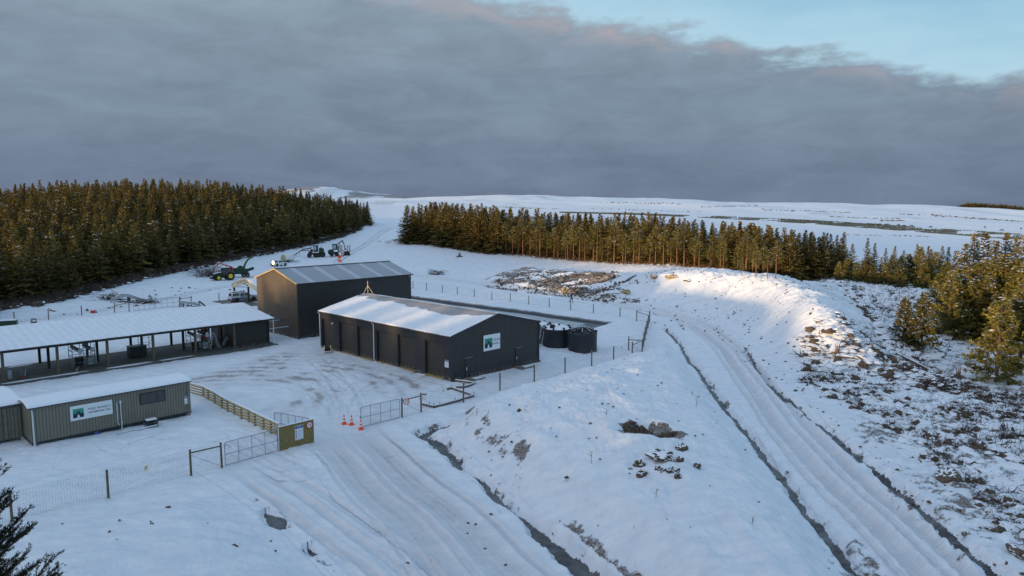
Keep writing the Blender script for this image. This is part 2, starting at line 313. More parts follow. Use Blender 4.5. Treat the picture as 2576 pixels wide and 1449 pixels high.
def G(u, v):
    """ground point seen at (u, v)"""
    r = ray(u, v); t = _ds / r[1]; zz, _ = relief(r[0] * t, r[1] * t, False); h = H0 + r[2] * t - zz
    k = np.nonzero(h < 0)[0]
    if not len(k): k = [len(_ds) - 1]
    j = k[0]; f = h[j - 1] / (h[j - 1] - h[j] + 1e-9) if j else 0
    d = _ds[j - 1] + f * (_ds[j] - _ds[j - 1]) if j else _ds[0]
    X_, Y_ = r[0] * d / r[1], d
    return X_, Y_, gz(X_, Y_)

# ------------------------------------------------------------------ materials
def new_mat(name):
    m = bpy.data.materials.new(name); m.use_nodes = True; nt = m.node_tree
    return m, nt, nt.nodes, nt.links, nt.nodes['Principled BSDF']
MT = {}
def mat(name, col, rough=.6, metal=0, var=.12, scale=3, bump=0.0, dirt=None, snow=False, spec=.4, obj=False):
    """painted / natural surface with uneven tone; snow=True dusts upward faces"""
    if name in MT: return MT[name]
    m, nt, N, L, b = new_mat(name)
    tc = N.new('ShaderNodeTexCoord'); n = N.new('ShaderNodeTexNoise'); n.inputs['Scale'].default_value = scale; n.inputs['Detail'].default_value = 6; n.inputs['Roughness'].default_value = .62
    L.new(tc.outputs['Object'], n.inputs['Vector'])
    r = N.new('ShaderNodeValToRGB'); L.new(n.outputs[0], r.inputs[0]); e = r.color_ramp.elements
    e[0].position = .3; e[1].position = .72
    e[0].color = (*[c * (1 - var) for c in col], 1); e[1].color = (*[min(1, c * (1 + var)) for c in col], 1)
    c = r.outputs[0]
    if dirt:
        n2 = N.new('ShaderNodeTexNoise'); n2.inputs['Scale'].default_value = scale * .6; n2.inputs['Detail'].default_value = 8; n2.inputs['Roughness'].default_value = .7; L.new(tc.outputs['Object'], n2.inputs['Vector'])
        mr = N.new('ShaderNodeMapRange'); mr.inputs[1].default_value = .5; mr.inputs[2].default_value = .72; L.new(n2.outputs[0], mr.inputs[0])
        mx = N.new('ShaderNodeMix'); mx.data_type = 'RGBA'; L.new(mr.outputs[0], mx.inputs[0]); L.new(c, mx.inputs[6]); mx.inputs[7].default_value = (*dirt, 1); c = mx.outputs[2]
    L.new(c, b.inputs['Base Color']); b.inputs['Roughness'].default_value = rough; b.inputs['Metallic'].default_value = metal; b.inputs['Specular IOR Level'].default_value = spec
    if bump:
        bp = N.new('ShaderNodeBump'); bp.inputs['Strength'].default_value = bump; bp.inputs['Distance'].default_value = .05; L.new(n.outputs[0], bp.inputs['Height']); L.new(bp.outputs[0], b.inputs['Normal'])
    MT[name] = m; return m
def ribbed(name, col, pitch=.19, rough=.42, axis=None, var=.1, depth=.02, metal=.0, sheet=None):
    """profiled steel cladding: upright ribs across each wall"""
    m, nt, N, L, b = new_mat(name)
    tc = N.new('ShaderNodeTexCoord'); sp = N.new('ShaderNodeSeparateXYZ'); L.new(tc.outputs['Object'], sp.inputs[0])
    def M(op, a, c=None):
        n = N.new('ShaderNodeMath'); n.operation = op
        for i, q in enumerate((a, c)):
            if q is None: continue
            n.inputs[i].default_value = q if isinstance(q, (int, float)) else 0
            if not isinstance(q, (int, float)): L.new(q, n.inputs[i])
        return n.outputs[0]
    src = M('ADD', sp.outputs[0], sp.outputs[1]) if axis is None else sp.outputs[axis]
    t = M('FRACT', M('MULTIPLY', src, 1 / pitch)); h = M('MULTIPLY', M('MINIMUM', M('ABSOLUTE', M('SUBTRACT', t, .5)), .28), 3.5)
    bp = N.new('ShaderNodeBump'); bp.inputs['Strength'].default_value = .9; bp.inputs['Distance'].default_value = depth; L.new(h, bp.inputs['Height']); L.new(bp.outputs[0], b.inputs['Normal'])
    n = N.new('ShaderNodeTexNoise'); n.inputs['Scale'].default_value = 1.1; n.inputs['Detail'].default_value = 6; n.inputs['Roughness'].default_value = .7; L.new(tc.outputs['Object'], n.inputs['Vector'])
    r = N.new('ShaderNodeValToRGB'); L.new(n.outputs[0], r.inputs[0]); e = r.color_ramp.elements; e[0].position = .3; e[1].position = .7
    e[0].color = (*[c * (1 - var) for c in col], 1); e[1].color = (*[c * (1 + var) for c in col], 1)
    mx = N.new('ShaderNodeMix'); mx.data_type = 'RGBA'; mx.blend_type = 'MULTIPLY'; L.new(r.outputs[0], mx.inputs[6]); mx.inputs[7].default_value = (.5, .5, .5, 1)
    L.new(M('LESS_THAN', M('ABSOLUTE', M('SUBTRACT', t, .5)), .1), mx.inputs[0])  # rib grooves also darkened in the colour, as their shade
    n2 = N.new('ShaderNodeTexNoise'); n2.inputs['Scale'].default_value = 3; n2.inputs['Detail'].default_value = 6; L.new(tc.outputs['Object'], n2.inputs['Vector'])
    zc = N.new('ShaderNodeClamp'); L.new(M('SUBTRACT', 1, M('MULTIPLY', sp.outputs[2], 2.0)), zc.inputs[0]); sf = M('MULTIPLY', zc.outputs[0], M('SUBTRACT', M('MULTIPLY', n2.outputs[0], 3.0), 1.2)); cl = N.new('ShaderNodeClamp'); L.new(sf, cl.inputs[0]); ml = M('MULTIPLY', cl.outputs[0], .6 if 'roof' not in name else 0)
    m2 = N.new('ShaderNodeMix'); m2.data_type = 'RGBA'; L.new(ml, m2.inputs[0]); L.new(mx.outputs[2], m2.inputs[6]); m2.inputs[7].default_value = (.42, .43, .45, 1)
    L.new(m2.outputs[2], b.inputs['Base Color']); b.inputs['Roughness'].default_value = rough; b.inputs['Metallic'].default_value = metal
    MT[name] = m; return m

def snow_mat():
    m, nt, N, L, b = new_mat('snow_ground')
    def A(nm):
        a = N.new('ShaderNodeAttribute'); a.attribute_name = nm; return a
    geo = N.new('ShaderNodeNewGeometry'); pos = geo.outputs['Position']
    def noise(sc, det=6, ro=.6, vec=None, stretch=None):
        v = vec or pos
        if stretch:
            mp = N.new('ShaderNodeMapping'); mp.inputs['Rotation'].default_value = (0, 0, stretch[3]); mp.inputs['Scale'].default_value = stretch[:3]; L.new(v, mp.inputs[0]); v = mp.outputs[0]
        n = N.new('ShaderNodeTexNoise'); n.inputs['Scale'].default_value = sc; n.inputs['Detail'].default_value = det; n.inputs['Roughness'].default_value = ro; L.new(v, n.inputs['Vector']); return n.outputs[0]
    def M(op, a, c=None, d=None, clamp=False):
        n = N.new('ShaderNodeMath'); n.operation = op; n.use_clamp = clamp
        for i, q in enumerate((a, c, d)):
            if q is None: continue
            if isinstance(q, (int, float)): n.inputs[i].default_value = q
            else: L.new(q, n.inputs[i])
        return n.outputs[0]
    def mix(f, a, c):
        x = N.new('ShaderNodeMix'); x.data_type = 'RGBA'
        L.new(f, x.inputs[0]) if not isinstance(f, float) else setattr(x.inputs[0], 'default_value', f)
        for q, i in ((a, 6), (c, 7)): L.new(q, x.inputs[i]) if not isinstance(q, tuple) else setattr(x.inputs[i], 'default_value', (*q, 1))
        return x.outputs[2]
    mask = A('mask'); sp = N.new('ShaderNodeSeparateColor'); L.new(mask.outputs['Color'], sp.inputs[0]); dirt, bare, tread = sp.outputs
    mask2 = A('mask2'); sp2 = N.new('ShaderNodeSeparateColor'); L.new(mask2.outputs['Color'], sp2.inputs[0]); grass, along, rim = sp2.outputs
    n_big = noise(.35, 4); n_mid = noise(2.2, 8, .7); n_fine = noise(9, 5, .7); n_f2 = noise(26, 4, .7)
    crust = M('MULTIPLY', M('SUBTRACT', noise(.8, 8, .7, stretch=(.6, 1.3, 1, .5)), .38), 4, clamp=True)  # crust mottling, also standing in for bump shading that soft light loses
    snow = mix(crust, mix(n_big, (.66, .72, .80), (.73, .78, .85)), mix(n_big, (.78, .82, .88), (.86, .89, .93)))
    # compacted dirty snow and grit showing through
    cbx = N.new('ShaderNodeCombineXYZ'); L.new(M('MULTIPLY', along, 400 * .09), cbx.inputs[0]); L.new(M('MULTIPLY', rim, 40 * 3.2), cbx.inputs[1])
    nrd = noise(1.0, 7, .68, vec=cbx.outputs[0]); isr = M('GREATER_THAN', rim, .01)
    n_mid = M('ADD', M('MULTIPLY', n_mid, M('SUBTRACT', 1, M('MULTIPLY', isr, .72))), M('MULTIPLY', nrd, M('MULTIPLY', isr, .72)))
    dm = M('MULTIPLY', dirt, M('MULTIPLY_ADD', n_mid, 1.9, -.15), clamp=True)
    c = mix(M('MULTIPLY', dm, .75, clamp=True), snow, (.46, .44, .44))
    grit = M('MULTIPLY', M('SUBTRACT', M('ADD', M('MULTIPLY', dirt, .62), M('MULTIPLY', n_mid, .7)), .83), 4.5, clamp=True)
    c = mix(M('MULTIPLY', grit, M('MULTIPLY_ADD', n_fine, 1.4, -.05), clamp=True), c, (.155, .12, .11))
    # bare soil and clods
    bm = M('MULTIPLY', M('SUBTRACT', M('ADD', bare, M('MULTIPLY', M('SUBTRACT', noise(1.6, 9, .75), .5), 2.1)), .62), 7, clamp=True)
    soil = mix(noise(4, 6), (.05, .035, .028), (.17, .13, .10))
    c = mix(M('MULTIPLY', bm, M('MULTIPLY_ADD', n_fine, 2.2, -.25, clamp=True), clamp=True), c, soil)
    # stalks and tussock tips poking out
    gm = M('MULTIPLY', M('SUBTRACT', M('ADD', M('MULTIPLY', grass, .42), M('MULTIPLY', noise(.9, 10, .85, stretch=(.55, 1.5, 1, .35)), 1)), .86), 9, clamp=True)
    c = mix(M('MULTIPLY', gm, .8), c, (.13, .105, .075))
    c = mix(A('liner').outputs['Fac'], c, (.06, .067, .078))
    L.new(c, b.inputs['Base Color']); b.inputs['Roughness'].default_value = .62; b.inputs['Specular IOR Level'].default_value = .25
    ht = M('ADD', M('MULTIPLY', n_mid, .10), M('ADD', M('MULTIPLY', n_fine, .045), M('MULTIPLY', n_f2, .012)))
    tr = M('MULTIPLY', M('SINE', M('MULTIPLY', along, 2 * PI * 400 / .28)), M('MULTIPLY', tread, .022))
    ht = M('ADD', ht, M('ADD', tr, M('MULTIPLY', bm, -.05)))
    bp = N.new('ShaderNodeBump'); bp.inputs['Strength'].default_value = .75; bp.inputs['Distance'].default_value = 1.0; L.new(ht, bp.inputs['Height']); L.new(bp.outputs[0], b.inputs['Normal'])
    MT['ground'] = m
snow_mat()
def ice_mat(name, c0, c1, rough, lo=.45, hi=.62):
    m, nt, N, L, b = new_mat(name)
    g = N.new('ShaderNodeNewGeometry'); n = N.new('ShaderNodeTexNoise'); n.inputs['Scale'].default_value = .5; n.inputs['Detail'].default_value = 6; L.new(g.outputs['Position'], n.inputs['Vector'])
    r = N.new('ShaderNodeValToRGB'); L.new(n.outputs[0], r.inputs[0]); e = r.color_ramp.elements; e[0].position = lo; e[1].position = hi; e[0].color = (*c0, 1); e[1].color = (*c1, 1)
    L.new(r.outputs[0], b.inputs['Base Color']); b.inputs['Roughness'].default_value = rough; b.inputs['Specular IOR Level'].default_value = .35
    MT[name] = m
ice_mat('ditch_ice', (.05, .047, .05), (.13, .125, .13), .35)

# ------------------------------------------------------------------ object helpers
def tag(o, label=None, cat=None, group=None, kind=None):
    for k, q in (('label', label), ('category', cat), ('group', group), ('kind', kind)):
        if q: o[k] = q
    return o
def empty(name, loc, rz=0, label=None, cat=None, group=None):
    o = bpy.data.objects.new(name, None); COL.objects.link(o); o.location = loc; o.rotation_euler = (0, 0, rz); o.empty_display_size = .3
    return tag(o, label, cat, group)
def npmesh(name, co, faces, mats, smooth=False, fmi=None):
    me = bpy.data.meshes.new(name); n = len(faces); k = faces.shape[1]
    me.vertices.add(len(co)); me.vertices.foreach_set('co', np.ascontiguousarray(co, np.float32).ravel())
    me.loops.add(n * k); me.loops.foreach_set('vertex_index', faces.astype(np.int32).ravel())
    me.polygons.add(n); me.polygons.foreach_set('loop_start', np.arange(0, n * k, k, dtype=np.int32))
    if smooth: me.polygons.foreach_set('use_smooth', np.ones(n, bool))
    for q in mats: me.materials.append(MT[q] if isinstance(q, str) else q)
    if fmi is not None: me.polygons.foreach_set('material_index', fmi.astype(np.int32))
    me.update(calc_edges=True); return me
def link(name, me, parent=None):
    o = bpy.data.objects.new(name, me); COL.objects.link(o); o.parent = parent; return o
class MB:
    def __init__(s): s.v = []; s.f = []; s.m = []; s.mats = []; s.sm = []
    def mi(s, m):
        if m not in s.mats: s.mats.append(m)
        return s.mats.index(m)
    def add(s, vs, fs, m, smooth=False):
        o = len(s.v); s.v += [tuple(q) for q in vs]; k = s.mi(m)
        for f in fs: s.f.append([o + i for i in f]); s.m.append(k); s.sm.append(smooth)
        return s
    def box(s, c, d, m, rz=0, R=None):
        hx, hy, hz = d[0] / 2, d[1] / 2, d[2] / 2; c = Vector(c); R = R or Matrix.Rotation(rz, 3, 'Z')
        vs = [c + R @ Vector((a * hx, b_ * hy, e * hz)) for a in (-1, 1) for b_ in (-1, 1) for e in (-1, 1)]
        return s.add(vs, [(0, 1, 3, 2), (4, 6, 7, 5), (0, 4, 5, 1), (2, 3, 7, 6), (0, 2, 6, 4), (1, 5, 7, 3)], m)
    def bar(s, a, b_, w, m, h=None):
        """square bar from a to b"""
        a, b_ = Vector(a), Vector(b_); d = b_ - a; q = d.to_track_quat('X', 'Z').to_matrix(); return s.box((a + b_) / 2, (d.length, w, h or w), m, R=q)
    def cyl(s, a, b_, r0, m, r1=None, n=10, caps=True, smooth=True):
        a, b_ = Vector(a), Vector(b_); r1 = r0 if r1 is None else r1; q = (b_ - a).to_track_quat('Z', 'Y').to_matrix(); vs = []
        for c, r in ((a, r0), (b_, r1)):
            for i in range(n): t = 2 * PI * i / n; vs.append(c + q @ Vector((r * math.cos(t), r * math.sin(t), 0)))
        s.add(vs, [(i, (i + 1) % n, n + (i + 1) % n, n + i) for i in range(n)], m, smooth)
        if caps: s.add(vs[:n], [tuple(range(n))[::-1]], m); s.add(vs[n:], [tuple(range(n))], m)
        return s
    def tube(s, pts, r, m, n=6):
        for i in range(len(pts) - 1):
            ra = r[i] if isinstance(r, (list, tuple)) else r; rb = r[i + 1] if isinstance(r, (list, tuple)) else r
            s.cyl(pts[i], pts[i + 1], ra, m, rb, n)
        return s
    def lathe(s, prof, m, n=28, c=(0, 0, 0), smooth=True, axis='Z'):
        vs = []; k = len(prof)
        for i in range(n):
            t = 2 * PI * i / n
            for r, z in prof:
                if axis == 'Z': vs.append((c[0] + r * math.cos(t), c[1] + r * math.sin(t), c[2] + z))
                elif axis == 'Y': vs.append((c[0] + r * math.cos(t), c[1] + z, c[2] - r * math.sin(t)))
                else: vs.append((c[0] + z, c[1] + r * math.cos(t), c[2] + r * math.sin(t)))
        return s.add(vs, [(i * k + j, ((i + 1) % n) * k + j, ((i + 1) % n) * k + j + 1, i * k + j + 1) for i in range(n) for j in range(k - 1)], m, smooth)
    def prism(s, poly, y0, y1, m, plane='XZ'):
        """polygon in plane XZ (or YZ) pushed along the third axis"""
        n = len(poly)
        f = (lambda p, y: (p[0], y, p[1])) if plane == 'XZ' else ((lambda p, y: (y, p[0], p[1])) if plane == 'YZ' else (lambda p, y: (p[0], p[1], y)))
        vs = [f(p, y0) for p in poly] + [f(p, y1) for p in poly]
        return s.add(vs, [tuple(range(n)), tuple(range(n, 2 * n))[::-1]] + [(i, n + i, n + (i + 1) % n, (i + 1) % n) for i in range(n)], m)
    def ball(s, c, r, m, seed=0, sq=(1, 1, 1), sub=1, rough=.0):
        bm = bmesh.new(); bmesh.ops.create_icosphere(bm, subdivisions=sub, radius=1); R = random.Random(seed); vs = []
        for q in bm.verts:
            k = 1 + rough * (R.random() - .5) * 2; vs.append((c[0] + q.co.x * r * sq[0] * k, c[1] + q.co.y * r * sq[1] * k, c[2] + q.co.z * r * sq[2] * k))
        fs = [[w.index for w in f.verts] for f in bm.faces]; bm.free(); return s.add(vs, fs, m, rough == 0)
    def build(s, name, parent=None, bevel=0, fix=True):
        me = bpy.data.meshes.new(name); me.from_pydata(s.v, [], s.f)
        for q in s.mats: me.materials.append(MT[q] if isinstance(q, str) else q)
        me.polygons.foreach_set('material_index', s.m); me.polygons.foreach_set('use_smooth', s.sm)
        if fix:
            bm = bmesh.new(); bm.from_mesh(me); bmesh.ops.recalc_face_normals(bm, faces=bm.faces)
            if bevel: bmesh.ops.bevel(bm, geom=[e for e in bm.edges if e.calc_face_angle(0) > .6], offset=bevel, segments=1, affect='EDGES')
            bm.to_mesh(me); bm.free()
        me.update(); return link(name, me, parent)
def one(name, parent, fn, bevel=0):
    b = MB(); fn(b); return b.build(name, parent, bevel)
def copy_tree(o, parent=None):
    c = o.copy(); COL.objects.link(c); c.parent = parent
    for ch in o.children: copy_tree(ch, c)
    return c
def text_mesh(txt, size, m, align='CENTER', bold=0.0):
    cu = bpy.data.curves.new('t', 'FONT'); cu.body = txt; cu.size = size; cu.align_x = align; cu.align_y = 'CENTER'; cu.offset = bold; cu.extrude = .002
    o = bpy.data.objects.new('t', cu); COL.objects.link(o); dg = bpy.context.evaluated_depsgraph_get(); me = bpy.data.meshes.new_from_object(o.evaluated_get(dg))
    bpy.data.objects.remove(o); me.materials.clear(); me.materials.append(MT[m]); return me
def put_text(name, parent, txt, size, m, loc, rot, align='CENTER', bold=0.0):
    o = link(name, text_mesh(txt, size, m, align, bold), parent); o.location = loc; o.rotation_euler = rot; return o

# ------------------------------------------------------------------ the ground, one sheet out to the horizon, cut where its surface changes
def ground():
    fine = np.linspace(math.radians(-43), math.radians(43), 1250)
    cl = np.linspace(math.radians(-180), math.radians(-43), 190)[:-1]; crr = np.linspace(math.radians(43), math.radians(180), 120)[1:]
    az = np.r_[cl, fine, crr]
    r = np.r_[0.5, 5, 11, 17, 22, np.geomspace(26, 300, 860), np.geomspace(302, 4200, 210)[1:], 6000, 9000, 14000]
    A, Rr = np.meshgrid(az, r); x = Rr * np.sin(A); y = Rr * np.cos(A)
    ci_, cj_ = np.unique(np.r_[0:len(r):4, len(r) - 1]), np.unique(np.r_[0:len(az):4, len(az) - 1])
    bz = base_z(x[np.ix_(ci_, cj_)], y[np.ix_(ci_, cj_)]); bz = np.array([np.interp(np.arange(len(az)), cj_, q) for q in bz]).T
    bz = np.array([np.interp(np.arange(len(r)), ci_, q) for q in bz]).T
    z, m = relief(x, y, True, bz); na, nr = len(az), len(r)
    co = np.stack([x, y, z], -1).reshape(-1, 3)
    idx = np.arange(nr * na).reshape(nr, na)
    f = np.stack([idx[:-1, :-1], idx[:-1, 1:], idx[1:, 1:], idx[1:, :-1]], -1).reshape(-1, 4)
    # masks
    gx = np.gradient(z, axis=0); 
    rr = Rr; n1 = fbm(x * .12, y * .12, 4, 201); n2 = fbm(x * .7, y * .7, 3, 203)
    bare = np.zeros_like(z); sp = m['spoil']
    soil_n = fbm(x * .16 + 4, y * .30, 4, 57)  # noise breaking the spoil's bare soil into patches
    bare = np.maximum(bare, sstep(sp / .5) * np.clip(.62 + soil_n * 1.3, 0, 1))
    bare = np.maximum(bare, m['pit'] * .95); bare = np.maximum(bare, m['edge'] * .78); bare = np.maximum(bare, m['foot'] * 1.0)
    s3, _, _ = seg_dist(x, y, P([(445, 424), (470, 455), (495, 470)])); pt = np.exp(-((s3 - 1.6) / 1.0) ** 2) * m['cm'].clip(0, 1) * (rr < 80); bare = np.maximum(bare, pt * (.82 + n2))
    s4, _, _ = seg_dist(x, y, P([(548, 540), (600, 590)])); pt = np.exp(-((s4 - 1.3) / .8) ** 2) * (m['cm'] > .2) * (rr < 60); bare = np.maximum(bare, pt * (.8 + n2))
    bare = np.maximum(bare, m['rough'] * np.clip(.50 + n1 * .8 + n2 * .35, 0, .70) * sstep((230 - rr) / 80))
    # pond liner on the basin slope
    grass = np.zeros_like(z)
    hillm = sstep((rr - 1700) / 200) * sstep((2700 - rr) / 200) * (x < -150) * (x > -1100); bare = np.maximum(bare, hillm * np.clip(.38 + fbm(x * .012, y * .005, 4, 333) * 1.8, 0, .85)); bare = np.maximum(bare, sstep((rr - 500) / 300) * np.clip(fbm(x * .02, y * .006, 4, 335) * 1.5 - .12, 0, .62))
    grass = np.maximum(grass, sstep((rr - 420) / 300) * np.clip(.25 + n1 * .2 + fbm(x * .01, y * .01, 3, 301) * .9, 0, .72))
    grass = np.maximum(grass, .22 * (rr > 110) * (rr < 300) * (1 - m['flat'])) ; grass = np.maximum(grass, .6 * m['rough']); grass = np.maximum(grass, .34 * (m['cm'] > .1)); grass = np.maximum(grass, .42 * (rr > 100) * (rr < 200) * (x > 10) * (1 - m['flat']))
    ci = lambda q: np.clip(q, 0, 1)
    mk = np.stack([ci(m['dirt']), ci(bare), ci(m['tread']), np.ones_like(z)], -1).reshape(-1, 4)
    mk2 = np.stack([ci(grass), m['along'] / 400, m['across'] / 40, np.ones_like(z)], -1).reshape(-1, 4)
    k = m['kind'].astype(int).copy(); k[(sp > .12) & (k == 0)] = 5; lin = np.where(m['pond'] > 0, sstep((m['pond'] - .1) / .5), 0)
    kk = k.reshape(-1)[f].max(axis=1); k1 = k.reshape(-1)[f[:, 0]]; kk = np.where(kk >= 4, np.where(k1 >= 4, k1, np.where((k.reshape(-1)[f] >= 4).sum(1) >= 2, kk, k1)), k1)
    MT['pond_liner'] = mat('pond_liner', (.07, .078, .09), .35, var=.3, scale=1.2)
    for kid, name, mt in ((0, 'snow_ground', 'ground'), (1, 'road', 'ground'), (2, 'driveway', 'ground'), (3, 'yard', 'ground'), (4, 'frozen_ditch', 'ditch_ice'), (5, 'spoil_bank', 'ground'), (6, 'pond_basin', 'pond_liner')):
        ff = f[kk == kid]
        if not len(ff): continue
        u, inv = np.unique(ff, return_inverse=True); me = npmesh(name, co[u], inv.reshape(-1, 4), [mt], True)
        for an, dat in (('mask', mk), ('mask2', mk2)):
            a = me.attributes.new(an, 'FLOAT_COLOR', 'POINT'); a.data.foreach_set('color', dat[u].astype(np.float32).ravel())
        a = me.attributes.new('liner', 'FLOAT', 'POINT'); a.data.foreach_set('value', lin.reshape(-1)[u].astype(np.float32))
        tag(link(name, me), kind='structure')
    # pond surface: grey ice dusted with snow, darker towards its margin
    m_, nt, N, L, b = new_mat('pond_ice'); at_ = N.new('ShaderNodeAttribute'); at_.attribute_name = 'edge'
    rp = N.new('ShaderNodeValToRGB'); L.new(at_.outputs['Fac'], rp.inputs[0]); e = rp.color_ramp.elements; e[0].position = .46; e[1].position = .56; e[0].color = (.11, .12, .135, 1); e[1].color = (.50, .54, .58, 1)
    n = N.new('ShaderNodeTexNoise'); n.inputs['Scale'].default_value = .4; n.inputs['Detail'].default_value = 5
    mx = N.new('ShaderNodeMix'); mx.data_type = 'RGBA'; mx.blend_type = 'MULTIPLY'; mx.inputs[0].default_value = .3; L.new(rp.outputs[0], mx.inputs[6]); L.new(n.outputs[0], mx.inputs[7])
    L.new(mx.outputs[2], b.inputs['Base Color']); b.inputs['Roughness'].default_value = .4; b.inputs['Specular IOR Level'].default_value = .25; MT['pond_ice'] = m_
    nu, nv = 260, 60; c0 = PONDP[0]; ax = PONDP[3] - PONDP[0]; bx = PONDP[1] - PONDP[0]; U, V = np.meshgrid(np.linspace(.008, .992, nu), np.linspace(.04, .96, nv))
    px = c0[0] + U * ax[0] + V * bx[0]; py = c0[1] + U * ax[1] + V * bx[1]; L1, L2 = np.linalg.norm(ax), np.linalg.norm(bx)
    wv = .9 * fbm(U * 7, V * 2, 3, 9) + .28 * np.sin(U * 17)
    ed = np.minimum(np.minimum(V * L2 - 1.5 - wv * 1.2, (1 - V) * L2 - 1.0 - wv * .5), np.minimum(U * L1 * .8 - 3.0 - wv * 1.5 + 0 * V, (1 - U) * L1))
    ii = np.arange(nu * nv).reshape(nv, nu); ff = np.stack([ii[:-1, :-1], ii[:-1, 1:], ii[1:, 1:], ii[1:, :-1]], -1).reshape(-1, 4)
    me = npmesh('pond', np.stack([px, py, np.full_like(px, -.55)], -1).reshape(-1, 3), ff, ['pond_ice'], True)
    a = me.attributes.new('edge', 'FLOAT', 'POINT'); a.data.foreach_set('value', np.clip(.5 + ed.ravel() * .5, 0, 1).astype(np.float32)); tag(link('pond', me), kind='structure')
ground()

# ------------------------------------------------------------------ materials for the site
PH = 0.8045
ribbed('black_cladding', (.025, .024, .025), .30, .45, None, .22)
ribbed('gable_cladding', (.078, .062, .040), .30, .5, None, .16)  # front gable in a warmer, lighter copy of the cladding, as if sunlit
ribbed('olive_cladding', (.19, .18, .145), .22, .55, None, .12, .03)
ribbed('roller', (.036, .034, .028), .15, .5, 2, .12, .02)
def roof_snow(name, axis, pitch):
    m, nt, N, L, b = new_mat(name); tc = N.new('ShaderNodeTexCoord'); sp = N.new('ShaderNodeSeparateXYZ'); L.new(tc.outputs['Object'], sp.inputs[0]); w = N.new('ShaderNodeMath'); w.operation = 'SINE'; w0 = N.new('ShaderNodeMath'); w0.operation = 'MULTIPLY'; w0.inputs[1].default_value = 2 * PI / pitch; L.new(sp.outputs[axis], w0.inputs[0]); L.new(w0.outputs[0], w.inputs[0])
    n = N.new('ShaderNodeTexNoise'); n.inputs['Scale'].default_value = 1.5; n.inputs['Detail'].default_value = 8; L.new(tc.outputs['Object'], n.inputs['Vector']); a = N.new('ShaderNodeMath'); a.operation = 'MULTIPLY_ADD'; a.inputs[1].default_value = .12; L.new(w.outputs[0], a.inputs[0]); L.new(n.outputs[0], a.inputs[2]); bp = N.new('ShaderNodeBump'); bp.inputs['Distance'].default_value = .05; bp.inputs['Strength'].default_value = .7; L.new(a.outputs[0], bp.inputs['Height']); L.new(bp.outputs[0], b.inputs['Normal'])
    r = N.new('ShaderNodeValToRGB'); e = r.color_ramp.elements; e[0].position = .1; e[0].color = (.66, .70, .77, 1); e[1].position = .75; e[1].color = (.82, .86, .91, 1); L.new(a.outputs[0], r.inputs[0]); L.new(r.outputs[0], b.inputs['Base Color']); b.inputs['Roughness'].default_value = .6; MT[name] = m
roof_snow('roof_snow_x', 0, .76); roof_snow('roof_snow_y', 1, .76)
ribbed('frosted_roof', (.30, .32, .38), .38, .35, 0, .08, .02)
ribbed('frosted_roof_y', (.33, .31, .32), .38, .4, 1, .1, .02)
mat('skylight_sheet', (.43, .46, .52), .35, var=.05); mat('trim', (.03, .032, .036), .4); mat('snow', (.80, .84, .90), .6, var=.03, scale=2, bump=.25)
mat('downpipe', (.62, .66, .70), .35); mat('concrete', (.17, .165, .15), .8, scale=.8, var=.3, dirt=(.09, .085, .075)); mat('timber', (.36, .27, .11), .75, var=.25, scale=6)
mat('timber_new', (.72, .60, .36), .7, var=.12, scale=5); mat('post', (.13, .10, .065), .85, var=.35, scale=5, bump=.3); mat('post_dark', (.055, .046, .038), .85, var=.3, scale=5)  # pale timber colour raised so the carport truss looks sunlit
mat('galv', (.28, .30, .33), .4, .6); mat('wire', (.20, .22, .24), .5, .5); mat('white', (.74, .77, .80), .5, var=.04); mat('navy', (.02, .04, .22), .5); mat('sign_text', (.03, .06, .10), .6)
mat('sign_grey', (.35, .38, .42), .6); mat('red', (.55, .03, .02), .5); mat('rust', (.20, .05, .03), .7, var=.3); mat('orange', (.95, .10, .02), .55, var=.08); mat('yellow', (.75, .62, .03), .5)
mat('glass', (.03, .035, .04), .08, spec=.8); mat('logo_green', (.05, .36, .24), .6); mat('logo_mid', (.03, .22, .17), .6); mat('logo_dark', (.015, .03, .04), .6); mat('blue_block', (.05, .10, .28), .6)
mat('tank_black', (.020, .023, .030), .5, var=.2, scale=1.5); mat('tyre', (.02, .02, .021), .85, scale=8, var=.3); mat('jd_green', (.010, .045, .022), .4, var=.2); mat('lime', (.045, .10, .028), .5); mat('machine_dark', (.028, .032, .03), .55, var=.3)
mat('rim_yellow', (.75, .58, .03), .5); mat('white_paint', (.66, .69, .72), .3, var=.04); mat('grey_steel', (.30, .34, .36), .5, var=.2, dirt=(.5, .53, .58)); mat('tan', (.38, .35, .18), .5, var=.15); mat('steel', (.20, .21, .22), .4, .5)
mat('floor_dark', (.10, .10, .095), .75, scale=.7, var=.3); mat('skin', (.45, .28, .2), .6); mat('cloth_dark', (.02, .02, .028), .85); mat('hivis', (.95, .13, .03), .6); mat('cow_black', (.015, .013, .012), .8)
mat('soil', (.10, .075, .055), .9, scale=5, var=.5, bump=.8); mat('stone', (.20, .19, .17), .85, scale=4, var=.4, bump=.8); mat('ochre', (.30, .22, .09), .85, scale=3, var=.35, bump=.7); mat('wood_grey', (.13, .10, .075), .9, scale=5, var=.4); mat('twig', (.065, .045, .035), .9, var=.4, scale=4)

